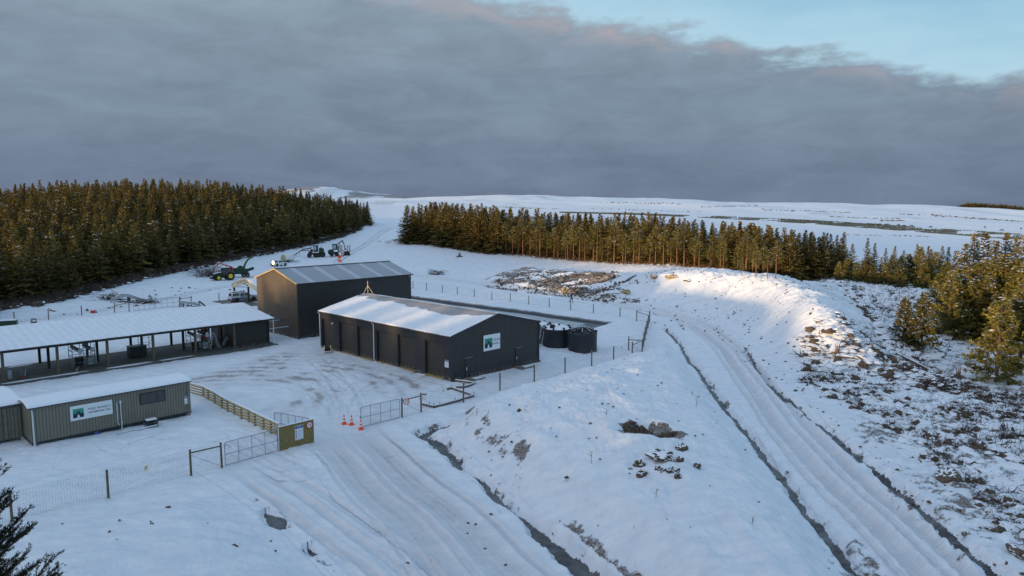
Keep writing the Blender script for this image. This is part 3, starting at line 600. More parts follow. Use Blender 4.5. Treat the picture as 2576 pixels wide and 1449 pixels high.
def unit_u(o, ax, u):                 # distance along axis from o at which the ground point shows at picture column u (used once, to survey door spacing)
    lo, hi = -60., 60.
    f = lambda t: (o[0] + ax[0] * t) / ((o[1] + ax[1] * t) * cF[1] + (-H0) * cF[2]) * FPX + 512 - u
    s = f(lo)
    for _ in range(60):
        m = (lo + hi) / 2
        if (f(m) > 0) == (s > 0): lo = m
        else: hi = m
    return lo
def snow_slab(name, parent, p00, p10, p11, p01, t=.12, nu=90, nv=26, vmax=None, wave=.03, seed=1, over=.0, m='snow'):
    """a blanket of snow lying on a sloping rectangle p00-p10 (eave) to p01-p11 (ridge)"""
    p00, p10, p11, p01 = [np.array(q, float) for q in (p00, p10, p11, p01)]
    U, V = np.meshgrid(np.linspace(0, 1, nu), np.linspace(0, 1, nv)); L = np.linalg.norm(p10 - p00); Hh = np.linalg.norm(p01 - p00)
    lim = np.ones(nu) if vmax is None else np.array([vmax(q) for q in np.linspace(0, 1, nu)])
    Vv = V * lim[None, :]; Uw = U + 0 * V
    base = p00 + Uw[..., None] * (p10 - p00) + Vv[..., None] * (p01 - p00) + (Uw * Vv)[..., None] * (p11 - p10 - p01 + p00)
    e = np.minimum(np.minimum(U, 1 - U) * L / .15, np.minimum(V * Hh / .15, (1 - V) * Hh * lim[None, :] / .35)); e = np.sqrt(np.clip(e, 0, 1))
    th = t * e * (1 + .9 * fbm(U * L * .5, V * Hh * .5, 3, seed)) + wave * fbm(U * L * .25, V * Hh * 2.2, 3, seed + 5) * e
    rag = over * (fbm(U * L * 1.6, 0 * V, 3, seed + 9)) * np.exp(-V * 12); base = base + rag[..., None] * (p00 - p01) / Hh
    top = base + np.array([0, 0, 1]) * (.012 + np.clip(th, 0, 1))[..., None]
    ii = np.arange(nu * nv).reshape(nv, nu); f = np.stack([ii[:-1, :-1], ii[:-1, 1:], ii[1:, 1:], ii[1:, :-1]], -1).reshape(-1, 4)
    bot = base + np.array([0, 0, .006]); n0 = nu * nv; rim = np.r_[ii[0, :], ii[1:, -1], ii[-1, -2::-1], ii[-2:0:-1, 0]]; r2 = np.roll(rim, -1)
    fr = np.stack([rim, rim + n0, r2 + n0, r2], -1)
    me = npmesh(name, np.concatenate([top.reshape(-1, 3), bot.reshape(-1, 3)]), np.concatenate([f, fr]), [m], True); return link(name, me, parent)
def downpipe(parent, x, y, h, dx, dy, m='downpipe'):
    def f(b): b.tube([(x - dx * .25, y - dy * .25, h), (x, y, h - .25), (x, y, .25), (x + dx * .12, y + dy * .12, .08)], .06, m, 8)
    return one('downpipe', parent, f)
def logo_sign(parent, w, h, loc, rot):
    e = one('sign', parent, lambda b: b.box((0, 0, 0), (w, h, .05), 'white')); e.location = loc; e.rotation_euler = rot
    e['label'] = 'white sign with a green ploughed-field logo and dark lettering'
    def lg(b):
        s = h * .62; x0 = -w * .44; y0 = -h * .33; z = .028
        for i, (a, c, m) in enumerate(((0, .45, 'logo_dark'), (.45, .72, 'logo_mid'), (.72, 1, 'logo_green'))): b.box((x0 + s * .52, y0 + s * (a + c) / 2, z), (s * 1.04, s * (c - a), .006), m)
        b.prism([(x0 + .2 * s, y0 + .02 * s), (x0 + .46 * s, y0 + .72 * s), (x0 + .58 * s, y0 + .72 * s), (x0 + 1.0 * s, y0 + .02 * s), (x0 + .72 * s, y0 + .02 * s), (x0 + .52 * s, y0 + .42 * s), (x0 + .36 * s, y0 + .02 * s)], z + .003, z + .009, 'logo_dark', 'XY')
        b.prism([(x0 + .36 * s, y0 + .02 * s), (x0 + .52 * s, y0 + .42 * s), (x0 + .68 * s, y0 + .02 * s)], z + .004, z + .012, 'white', 'XY')
        for k in range(3): b.prism([(x0 + .04 * s, y0 + (.5 + .14 * k) * s), (x0 + .5 * s, y0 + (.62 + .12 * k) * s), (x0 + 1.0 * s, y0 + (.5 + .14 * k) * s), (x0 + 1.0 * s, y0 + (.54 + .14 * k) * s), (x0 + .5 * s, y0 + (.67 + .12 * k) * s), (x0 + .04 * s, y0 + (.54 + .14 * k) * s)], z + .003, z + .007, 'logo_green' if k < 2 else 'logo_mid', 'XY')
    one('logo', e, lg)
    put_text('lettering', e, 'PORT BLAKELY', h * .215, 'sign_text', (w * .19, h * .12, .03), (0, 0, 0), bold=.0)
    put_text('lettering', e, 'NZ ESSENTIAL OILS', h * .158, 'sign_text', (w * .19, -h * .12, .03), (0, 0, 0), bold=.004)
    return e
def notice(parent, w, h, loc, rot, head='NOTICE', head_m='navy', icons=('red', 'yellow', 'blue_block'), label=None, name='notice'):
    e = one(name, parent, lambda b: b.box((0, 0, 0), (w, h, .02), 'white')); e.location = loc; e.rotation_euler = rot
    if label: e['label'] = label
    def f(b):
        b.box((0, h * .39, .012), (w * .94, h * .17, .006), head_m)
        n = len(icons)
        for i, m in enumerate(icons):
            y = h * .22 - i * h * .62 / max(n - 1, 1) * .92; b.box((-w * .34, y, .012), (min(w * .14, h * .5 / n), min(w * .14, h * .5 / n), .006), m); b.box((w * .08, y, .012), (w * (.45 + .12 * (i % 3)), h * .18 / n, .006), 'sign_grey')
    one('print', e, f); put_text('lettering', e, head, h * .12, 'white', (0, h * .39, .017), (0, 0, 0)); return e
def speed_sign(parent, r, loc, rot, name='speed_sign'):
    e = one(name, parent, lambda b: (b.cyl((0, 0, -.012), (0, 0, .012), r, 'red', n=36), b.cyl((0, 0, .01), (0, 0, .018), r * .74, 'white', n=36))); e.location = loc; e.rotation_euler = rot
    put_text('lettering', e, '10', r * 1.08, 'sign_text', (0, 0, .02), (0, 0, 0), bold=.003); return e

# ------------------------------------------------------------------ front shed with six roller doors
AO = np.array([-6.20, 71.407]); AW, AL, AE, AR = 13.447, 25.39, 4.762, 6.354
def front_shed():
    r = empty('storage_shed', (*AO, 0), PH, 'long low black steel shed with six roller doors and snow on its near roof', 'shed')
    dy = [(unit_u(AO, E1, 275 + a / 9.368), unit_u(AO, E1, 275 + b_ / 9.368)) for a, b_ in ((1588, 1410), (1320, 1155), (1112, 958), (920, 778), (742, 608), (572, 447))]
    DT = 3.85
    def wall(b):
        t = .12; m = 'black_cladding'
        y = 0
        for a, c in dy: b.box((t / 2, (y + a) / 2, AE / 2), (t, a - y, AE), m); b.box((t / 2, (a + c) / 2, (AE + DT) / 2), (t, c - a, AE - DT), m); y = c
        b.box((t / 2, (y + AL) / 2, AE / 2), (t, AL - y, AE), m)
        for yy in (0, AL - t): b.prism([(t, .0), (AW, .0), (AW, AE), (AW / 2, AR - .02), (t, AE + .01)], yy, yy + t, m)
        b.box((AW - t / 2, AL / 2, AE / 2), (t, AL - 2 * t - .01, AE), m)
        b.box((AW / 2 + .1, AL / 2, .05), (AW - .5, AL - .5, .06), 'concrete')
    one('wall', r, wall)
    for a, c in dy:
        d = one('roller_door', r, lambda b: b.box((.26, (a + c) / 2, DT / 2 + .03), (.03, c - a + .06, DT + .1), 'roller'))
        one('frame', d, lambda b: (b.box((.18, a + .035, DT / 2), (.1, .07, DT), 'trim'), b.box((.18, c - .035, DT / 2), (.1, .07, DT), 'trim'), b.box((.14, (a + c) / 2, DT - .06), (.16, c - a - .15, .12), 'trim')))
        one('sill', d, lambda b: b.box((.02, (a + c) / 2, .06), (.34, c - a, .10), 'timber'))
    def roof(b):
        o = .22; s = (AR - AE) / (AW / 2)
        for sg in (0, 1):
            x0, x1 = (-o, AW / 2) if sg == 0 else (AW + o, AW / 2); z0, z1 = AE - s * o, AR
            b.add([(x0, -.12, z0 + .03), (x1, -.12, z1 + .03), (x1, AL + .12, z1 + .03), (x0, AL + .12, z0 + .03), (x0, -.12, z0 - .04), (x1, -.12, z1 - .04), (x1, AL + .12, z1 - .04), (x0, AL + .12, z0 - .04)],
                  [(0, 1, 2, 3), (4, 7, 6, 5), (0, 3, 7, 4), (0, 4, 5, 1), (3, 2, 6, 7)], 'frosted_roof_y')
    rf = one('roof', r, roof); s = (AR - AE) / (AW / 2)
    one('ridge_cap', rf, lambda b: b.prism([(AW / 2 - .3, AR - .02), (AW / 2, AR + .08), (AW / 2 + .3, AR - .02), (AW / 2, AR + .03)], -.14, AL + .14, 'frosted_roof_y'))
    lim = lambda u: .80 + .16 * float(vn(np.array(u * 9.), np.array(2.), 5)) + .07 * float(vn(np.array(u * 38.), np.array(5.), 6)) + .10 * max(0, (.07 - u) / .07) + (.09 if u > .9 else 0) - .04 * math.sin(u * 5)
    sn = snow_slab('roof_snow', r, (-.27, -.1, AE - s * .27 + .035), (-.27, AL + .1, AE - s * .27 + .035), (AW / 2 - .1, AL + .1, AR + .02), (AW / 2 - .1, -.1, AR + .02), .055, 200, 40, lim, .006, 3, .08, 'roof_snow_y')
    snow_slab('roof_snow', r, (AW + .2, -.1, AE - .02), (AW + .2, AL + .1, AE - .02), (AW / 2 + .3, AL + .1, AR - .04), (AW / 2 + .3, -.1, AR - .04), .1, 60, 20, None, .02, 8)
    one('gutter', r, lambda b: b.box((-.3, AL / 2, AE - .14), (.13, AL + .1, .11), 'trim'))
    one('fascia', r, lambda b: (b.bar((-.25, -.14, AE - .1), (AW / 2, -.14, AR - .02), .04, 'trim', .2), b.bar((AW / 2, -.14, AR - .02), (AW + .25, -.14, AE - .1), .04, 'trim', .2)))
    for x in (-.02, AW - .02): one('corner_flashing', r, lambda b: b.box((x, -.02, AE / 2 - .05), (.16, .1, AE - .12), 'trim'))
    downpipe(r, -.12, AL - .12, AE - .15, 1, 0); downpipe(r, -.12, (dy[2][1] + dy[3][0]) / 2, AE - .15, 1, 0)
    logo_sign(r, 2.5, 1.72, (5.75, -.06, 3.35), (PI / 2, 0, 0))
    for dx in (2.35, 10.0):
        d = one('side_door', r, lambda b: b.box((dx, -.03, 1.08), (.98, .06, 2.1), 'black_cladding')); one('handle', d, lambda b: b.box((dx - .36, -.09, 1.0), (.06, .06, .3), 'downpipe')); one('frame', d, lambda b: (b.box((dx, -.04, 2.17), (1.15, .09, .07), 'steel')))
    notice(r, .62, .78, (-.04, .75, 1.75), (PI / 2, 0, -PI / 2), 'NOTICE', icons=('sign_grey',) * 3, label='small white and blue notice beside the nearest roller door')
    one('security_camera', r, lambda b: (b.box((-.1, AL - 3.2, 3.55), (.22, .05, .05), 'white'), b.ball((-.25, AL - 3.25, 3.5), .12, 'white')))
    one('footing', r, lambda b: (b.box((AW / 2, -.12, .05), (AW + .3, .25, .13), 'soil')))
    # tripod aerial on the ridge
    m = empty('aerial_mast', (0, 0, 0)); m.parent = r; m.location = (AW / 2, AL - .9, AR)
    one('mast', m, lambda b: b.cyl((0, 0, -.05), (0, 0, 1.75), .035, 'timber_new')); one('leg', m, lambda b: b.tube([(0, 0, 1.15), (-.3, .7, -.1)], .03, 'timber_new')); one('leg', m, lambda b: b.tube([(0, 0, 1.15), (.45, -.8, -.15)], .03, 'timber_new')); one('rod', m, lambda b: (b.tube([(0, 0, 1.6), (.9, .2, 1.6)], .012, 'steel')))
front_shed()
for k, (x, lab) in enumerate(((2.35, 'concrete door pad by the near corner of the long low shed'), (10.0, 'concrete door pad below the rear side door of the long low shed'))):
    p = AO + E2 * x - E1 * 1.0; e = empty('concrete_pad', (*p, 0), PH, lab, 'concrete pad', 'door pads along the shed gable')
    one('slab', e, lambda b: b.box((0, 0, .07), (1.9, 1.3, .16), 'concrete'), .02); one('snow_cover', e, lambda b: b.box((.2, -.2, .16), (1.2, .7, .03), 'snow'), .01)

# ------------------------------------------------------------------ tall shed behind
BO = np.array([-28.9, 94.137]); BW, BL, BE, BR = 11.484, 19.256, 7.694, 9.274
def tall_shed():
    r = empty('tall_shed', (*BO, 0), PH, 'tall black steel shed with frosted grey roof and a sunlit brown gable', 'shed')
    def wall(b):
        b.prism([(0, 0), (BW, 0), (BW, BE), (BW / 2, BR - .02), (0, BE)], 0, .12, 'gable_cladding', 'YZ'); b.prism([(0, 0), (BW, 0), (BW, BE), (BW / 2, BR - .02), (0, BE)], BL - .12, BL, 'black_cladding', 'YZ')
        for y in (.06, BW - .06): b.box((BL / 2, y, BE / 2), (BL - .26, .12, BE - .01), 'black_cladding')
    one('wall', r, wall)
    def roof(b):
        s = (BR - BE) / (BW / 2); o = .3
        for y0, y1 in ((-o, BW / 2), (BW + o, BW / 2)):
            z0, z1 = BE - s * o, BR
            b.add([(-.2, y0, z0 + .05), (BL + .2, y0, z0 + .05), (BL + .2, y1, z1 + .05), (-.2, y1, z1 + .05), (-.2, y0, z0 - .06), (BL + .2, y0, z0 - .06), (BL + .2, y1, z1 - .06), (-.2, y1, z1 - .06)], [(0, 1, 2, 3), (4, 7, 6, 5), (0, 4, 5, 1), (1, 5, 6, 2), (3, 7, 4, 0)], 'frosted_roof')
    rf = one('roof', r, roof); s = (BR - BE) / (BW / 2)
    for f in (.12, .31, .51, .71, .89):
        x = f * BL
        one('skylight', rf, lambda b: b.add([(x - .42, -.28, BE - s * .28 + .062), (x + .42, -.28, BE - s * .28 + .062), (x + .42, BW / 2 - .2, BR - .2 * s + .062), (x - .42, BW / 2 - .2, BR - .2 * s + .062)], [(0, 1, 2, 3)], 'skylight_sheet'))
    one('ridge_cap', rf, lambda b: b.prism([(BW / 2 - .3, BR - .01), (BW / 2, BR + .11), (BW / 2 + .3, BR - .01)], -.22, BL + .22, 'trim', 'YZ'))
    one('barge_board', r, lambda b: (b.bar((-.2, -.3, BE - .1), (-.2, BW / 2, BR), .05, 'timber', .18), b.bar((-.2, BW / 2, BR), (-.2, BW + .3, BE - .1), .05, 'timber', .18)))
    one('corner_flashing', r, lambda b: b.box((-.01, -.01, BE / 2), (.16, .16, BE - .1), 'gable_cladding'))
    one('gutter', r, lambda b: b.box((BL / 2, -.36, BE - .1), (BL + .3, .14, .12), 'trim'))
    one('wall_lamp', r, lambda b: b.ball((BL - .4, -.12, BE - .35), .11, 'white'))
    for x0, y0, z, L in ((-.05, BW * .66, 2.6, 3.0), (-.05, BW * .43, 2.05, 3.4), (-.05, BW * .22, 1.45, 4.4)):
        one('awning_beam', r, lambda b: (b.box((x0 - L / 2, y0, z), (L, .12, .14), 'steel'), b.box((x0 - L / 2, y0, z + .09), (L, .14, .04), 'snow')))
    fl = one('floodlight', r, lambda b: (b.cyl((-.1, BW / 2 + .1, BR + .05), (-.1, BW / 2 + .1, BR + .75), .04, 'steel'), b.cyl((0, BW / 2 + .1, BR + .85), (-.22, BW / 2 + .1, BR + .85), .2, 'downpipe', .3, 16)))
    one('reflector', fl, lambda b: b.cyl((-.24, BW / 2 + .1, BR + .85), (-.27, BW / 2 + .1, BR + .85), .27, 'lamp_face', n=16))
m_, nt_, N_, L_, b_ = new_mat('lamp_face'); b_.inputs['Base Color'].default_value = (.95, .85, .6, 1); b_.inputs['Metallic'].default_value = 0; b_.inputs['Emission Color'].default_value = (1, .72, .38, 1); b_.inputs['Emission Strength'].default_value = 2.5; MT['lamp_face'] = m_
tall_shed()

# ------------------------------------------------------------------ open-fronted pole shed on the left
CO = np.array([-31.257, 90.479])
def pole_shed():
    r = empty('pole_shed', (*CO, 0), PH, 'long open-fronted pole shed under a snow covered roof with a closed black end bay', 'shed')
    X0 = -34.3; zf, zb, dpt = 3.50, 4.72, 8.35
    sl_ = one('floor_slab', r, lambda b: b.box(((X0 + .45) / 2, dpt / 2 - .35, .06), (.45 - X0, dpt + 1.0, .22), 'floor_dark'))
    for i, (x, y, s) in enumerate(((-27.5, -.35, .9), (-25.8, -.3, .7), (-23.6, -.25, .9), (-22.2, -.2, .5), (-18.2, -.3, .9), (-16.9, -.35, 1.0), (-15.6, -.2, .5), (-12.6, -.3, .9), (-11.2, -.3, .6), (-26, 7.9, .7), (-7.7, 6.5, .6))): one('snow_patch', sl_, lambda b: b.ball((x, y, .17), s, 'snow', i, (1.7, .35, .05), 2, .25))
    for k in range(1, 8):
        x = -4.8 * k
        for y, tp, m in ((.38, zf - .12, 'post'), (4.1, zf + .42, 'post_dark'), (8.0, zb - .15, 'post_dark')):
            if k >= 1: one('post', r, lambda b: b.box((x, y, tp / 2), (.24, .24, tp), m))
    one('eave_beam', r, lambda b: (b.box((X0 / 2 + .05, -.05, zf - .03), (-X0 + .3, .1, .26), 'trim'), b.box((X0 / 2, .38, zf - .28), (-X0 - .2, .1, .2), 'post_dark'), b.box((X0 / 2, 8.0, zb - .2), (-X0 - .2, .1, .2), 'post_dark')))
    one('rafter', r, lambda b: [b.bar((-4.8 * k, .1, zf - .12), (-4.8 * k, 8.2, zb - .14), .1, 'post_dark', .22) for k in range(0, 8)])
    one('roof', r, lambda b: b.add([(X0, -.45, zf + .02), (.25, -.45, zf + .02), (.25, dpt, zb + .02), (X0, dpt, zb + .02), (X0, -.45, zf - .06), (.25, -.45, zf - .06), (.25, dpt, zb - .06), (X0, dpt, zb - .06)], [(0, 1, 2, 3), (4, 7, 6, 5), (0, 4, 5, 1), (1, 5, 6, 2), (2, 6, 7, 3), (3, 7, 4, 0)], 'trim'))
    snow_slab('roof_snow', r, (X0, -.5, zf + .03), (.3, -.5, zf + .03), (.3, dpt + .05, zb + .03), (X0, dpt + .05, zb + .03), .07, 260, 60, None, .012, 21, .08, 'roof_snow_x')
    def room(b):
        b.box((-2.2, .86, zf / 2), (4.45, .1, zf - .3), 'black_cladding'); b.box((-4.42, 4.5, 1.9), (.1, 7.1, 3.7), 'black_cladding'); b.box((.0, 4.35, 1.9), (.1, 7.3, 3.7), 'black_cladding'); b.box((-2.2, 8.05, 2.2), (4.3, .1, 4.3), 'black_cladding')
    one('end_bay_wall', r, room)
    one('roller_door', r, lambda b: (b.box((-2.0, .79, 1.5), (3.0, .03, 2.8), 'roller')))
    one('side_door', r, lambda b: (b.box((-4.49, 6.2, 1.2), (.05, .95, 2.1), 'trim')))
    downpipe(r, .16, -.25, zf - .05, 0, -1)
pole_shed()
def loc_to_w(o, x, y): return (*(o + E2 * x + E1 * y), 0)
def still(x, y, lab):
    r = empty('distilling_rig', (*(CO + E2 * x + E1 * y), .17), PH, lab, 'machine', 'condenser rigs inside the pole shed')
    one('frame', r, lambda b: [b.box((a, c, 1.2), (.06, .06, 2.4), 'steel') for a in (-1.1, 0, 1.1) for c in (-.7, .7)] + [b.box((0, c, z), (2.26, .05, .05), 'steel') for c in (-.7, .7) for z in (.5, 1.2, 1.8)] + [b.box((a, 0, z), (.05, 1.4, .05), 'steel') for a in (-1.1, 1.1) for z in (.5, 1.2, 1.8)])
    for k, xx in enumerate((-.75, .45)):
        t = one('condenser', r, lambda b: b.cyl((xx, .8, 2.15), (xx + .35, -.95, 1.85), .2, 'steel', n=14)); one('flange', t, lambda b: b.cyl((xx + .35, -.93, 1.85), (xx + .37, -1.03, 1.84), .27, 'downpipe', n=14))
        one('flue_pipe', r, lambda b: b.tube([(xx, .75, 2.2), (xx, .75, 3.2)], .05, 'steel'))
    one('vat', r, lambda b: (b.cyl((-.3, 0, .1), (-.3, 0, 1.0), .42, 'tank_black', n=14), b.box((.75, -.3, .5), (.6, .5, .8), 'grey_steel')))
    one('ladder', r, lambda b: [b.box((1.35, c, .9), (.04, .04, 1.8), 'downpipe') for c in (-.3, .1)] + [b.box((1.35, -.1, .3 + .3 * k), (.04, .4, .03), 'downpipe') for k in range(5)])
still(-21.0, 3.2, 'steel rig of two slanting condenser tubes in the left half of the pole shed')
still(-8.3, 3.0, 'steel rig of two slanting condenser tubes nearest the closed end bay')
r = empty('scaffold_tower', (*(CO + E2 * -14.6 + E1 * 4.2), .17), PH, 'scaffold tower around a dark bin in the middle of the pole shed', 'scaffold')
one('bin', r, lambda b: (b.box((-.4, -.1, .65), (1.8, 1.3, 1.2), 'machine_dark'), b.box((-.4, -.1, 1.28), (1.9, 1.4, .06), 'steel')), .04)
one('scaffold_frame', r, lambda b: [b.box((a, c, 1.35), (.05, .05, 2.7), 'galv') for a in (.1, 1.3) for c in (-.7, .8)] + [b.box((.7, c, z), (1.2, .04, .04), 'galv') for c in (-.7, .8) for z in (.6, 1.4, 2.2, 2.65)] + [b.bar((.1, -.7, .6), (1.3, -.7, 2.2), .04, 'galv')])
r = empty('red_compressor', (*(CO + E2 * -6.6 + E1 * 4.8), .17), PH, 'red compressor on wheels against the closed end bay', 'compressor')
one('tank', r, lambda b: b.cyl((-.5, .2, .55), (.6, -.2, .55), .38, 'rust', n=14)); one('motor', r, lambda b: (b.box((0, .2, 1.15), (.9, .6, .5), 'red'), b.box((0, .3, 1.9), (.7, .5, .5), 'rust')), .05); one('wheel', r, lambda b: b.cyl((.5, -.35, .22), (.5, -.25, .22), .22, 'tyre', n=14)); one('hose', r, lambda b: b.tube([(.6, -.3, .5), (.9, -.6, .3), (.7, -.9, .1), (.2, -.8, .06)], .03, 'red'))
r = empty('step_ladder', (*(CO + E2 * -6.9 + E1 * 2.2), .17), PH, 'silver folding step ladder beside the red compressor', 'ladder')
one('rail', r, lambda b: [b.bar((-.3 + s * .0, c, 0), (.2, c * .7, 2.1), .05, 'downpipe') for s, c in ((0, -.3), (0, .3))] + [b.bar((.9, c, 0), (.25, c * .7, 2.1), .04, 'downpipe') for c in (-.3, .3)]); [one('tread', r, lambda b: b.box((-.25 + .075 * k, 0, .3 + .3 * k), (.1, .5, .03), 'downpipe')) for k in range(6)]
r = empty('hand_trolley', (*(CO + E2 * -4.9 + E1 * 2.6), .17), PH, 'small silver hand trolley leaning on the closed bay wall', 'trolley')
one('frame', r, lambda b: [b.bar((-.5, c, .1), (.2, c, 1.2), .04, 'downpipe') for c in (-.22, .22)] + [b.box((-.3 + .2 * k, 0, .4 + .3 * k), (.04, .44, .03), 'downpipe') for k in range(3)]); one('wheel', r, lambda b: b.cyl((-.5, -.26, .1), (-.5, .26, .1), .1, 'tyre', n=12)); one('toe_plate', r, lambda b: b.box((-.6, 0, .04), (.3, .44, .03), 'downpipe'))
for x, y, L, a, lab in ((-26.6, 3.1, 3.2, 1.35, 'dark steel channel lying on the pole shed floor at the far left'), (-21.9, 1.6, 2.2, 1.2, 'pale timber length lying on the pole shed floor')):
    r = empty('floor_channel' if x < -24 else 'timber_length', (*(CO + E2 * x + E1 * y), .18), PH + a, lab, 'steel channel' if x < -24 else 'timber')
    m = 'machine_dark' if x < -24 else 'timber_new'
    one('web', r, lambda b: b.box((0, 0, .05), (L, .42 if x < -24 else .09, .06), m)); 
    if x < -24: one('flange', r, lambda b: (b.box((0, -.2, .12), (L, .04, .12), 'white'), b.box((0, .2, .12), (L, .04, .12), 'steel')))
r = empty('switchbox_post', (*(CO + E2 * -28.2 + E1 * .9), .17), PH, 'grey switchbox and red drum beside the far left shed post', 'switchbox')
one('box', r, lambda b: b.box((0, 0, .6), (.35, .25, .9), 'grey_steel'), .02); one('drum_lid', r, lambda b: b.cyl((1.1, .3, .02), (1.1, .3, .1), .45, 'rust', n=18))

# ------------------------------------------------------------------ portable cabins
DO = np.array([-35.818, 51.03])
def roof_arc(parent, L, w, z, ov, axis_long='x', seed=0):
    prof = [(-ov + (w + 2 * ov) * t, z + .32 * math.sin(PI * (.06 + .88 * t)) ** .8) for t in np.linspace(0, 1, 11)]
    one('roof', parent, lambda b: b.prism([*prof, *[(y, q - .07) for y, q in reversed(prof)]], -ov, L + ov, 'trim', 'YZ'))
    nu, nv = 90, 26; U, V = np.meshgrid(np.linspace(0, 1, nu), np.linspace(0, 1, nv)); yy = -ov - .03 + (w + 2 * ov + .06) * V; zz = z + .32 * np.sin(PI * (.06 + .88 * V)) ** .8
    e = np.sqrt(np.clip(np.minimum(np.minimum(U, 1 - U) * L / .15, np.minimum(V, 1 - V) * w / .12), 0, 1)); th = .02 + e * (.11 + .05 * fbm(U * L, V * w, 3, seed) + .03 * fbm(U * L * .4, V * 8, 2, seed + 1))
    co = np.stack([-ov - .03 + (L + 2 * ov + .06) * U, yy, zz + th], -1).reshape(-1, 3); ii = np.arange(nu * nv).reshape(nv, nu); f = np.stack([ii[:-1, :-1], ii[:-1, 1:], ii[1:, 1:], ii[1:, :-1]], -1).reshape(-1, 4)
    b0 = co.copy(); b0[:, 2] -= th.ravel() - .004; rim = np.r_[ii[0, :], ii[1:, -1], ii[-1, -2::-1], ii[-2:0:-1, 0]]; r2 = np.roll(rim, -1); fr = np.stack([rim, rim + nu * nv, r2 + nu * nv, r2], -1)
    link('roof_snow', npmesh('roof_snow', np.concatenate([co, b0]), np.concatenate([f, fr]), ['snow'], True), parent)
def cabin():
    r = empty('site_cabin', (*DO, 0), PH, 'long olive site cabin with white company sign and curved snowy roof', 'cabin'); L, w, z0, z1 = 11.65, 2.95, .34, 2.95
    one('wall', r, lambda b: b.box((L / 2, w / 2, (z0 + z1) / 2), (L, w, z1 - z0), 'olive_cladding')); one('base_frame', r, lambda b: (b.box((L / 2, w / 2, .27), (L + .05, w + .05, .15), 'trim')))
    for x in (.2, L - .2): one('corner_post', r, lambda b: b.box((x, -.02, 1.45), (.14, .08, 2.5), 'olive_cladding'))
    for x in (.25, 4.3, 7.9, L - .25):
        for y in (.15, w - .15): one('support_block', r, lambda b: b.box((x, y, .1), (.34, .34, .36), 'blue_block' if 1 < x < 10 else 'concrete'))
    roof_arc(r, L, w, z1, .16, seed=3)
    logo_sign(r, 2.95, 1.15, (4.05, -.04, 2.02), (PI / 2, 0, 0))
    wd = one('window', r, lambda b: b.box((8.6, -.03, 2.18), (1.98, .08, .93), 'trim')); one('pane', wd, lambda b: (b.box((8.27, -.075, 2.18), (1.18, .012, .78), 'glass'), b.box((9.22, -.075, 2.18), (.56, .012, .78), 'glass')))
    notice(r, .42, .68, (11.33, -.03, 1.4), (PI / 2, 0, 0), 'NOTICE', label='white hazard notice at the right end of the cabin wall'); one('number_plate', r, lambda b: b.box((11.3, -.02, 1.95), (.22, .02, .1), 'blue_block'))
    downpipe(r, .12, -.12, z1 - .05, 0, -1)
    one('service_pipe', r, lambda b: b.tube([(5.85, -.08, 2.3), (5.85, -.08, .6), (5.95, -.1, .45)], .035, 'downpipe')); one('service_pipe', r, lambda b: (b.tube([(6.1, -.12, 2.3), (6.12, -.12, -.05)], .035, 'downpipe'), b.box((6.1, -.1, 2.3), (.14, .14, .2), 'downpipe'), b.box((6.14, -.1, .62), (.1, .1, .18), 'downpipe')))
cabin()
def container():
    o = np.array([-37.72, 52.79]); r = empty('storage_container', (*o, 0), PH, 'olive shipping container with lock rods under a curved snowy roof at the left edge', 'container'); w = 2.5
    # long axis runs away from the doors
    one('wall', r, lambda b: b.box((-w / 2, 3.05, 1.55), (w, 6.1, 2.6), 'olive_cladding'))
    for k in range(2): one('door', r, lambda b: b.box((-w * (.26 + .48 * k), -.04, 1.5), (w * .45, .06, 2.35), 'olive_cladding'))
    one('lock_rod', r, lambda b: [b.cyl((-w * q, -.1, .35), (-w * q, -.1, 2.7), .025, 'olive_cladding', n=6) for q in (.12, .36, .62, .86)] + [b.box((-w * q, -.1, z), (w * .4, .04, .06), 'olive_cladding') for q in (.26, .74) for z in (.8, 1.5, 2.2)])
    one('support_block', r, lambda b: [b.box((x, y, .1), (.3, .3, .34), 'concrete') for x in (-.3, -w + .3) for y in (.2, 5.8)])
    e = empty('roof_holder', (0, 0, 0)); bpy.data.objects.remove(e)
    n = empty('canopy', (-w, 0, 0)); n.parent = r; n.location = (-w - 3.4, -.1, 0); roof_arc(n, w + 3.5, 6.6, 2.85, .1, seed=9)
    downpipe(r, .12, -.1, 2.85, 0, -1)
container()

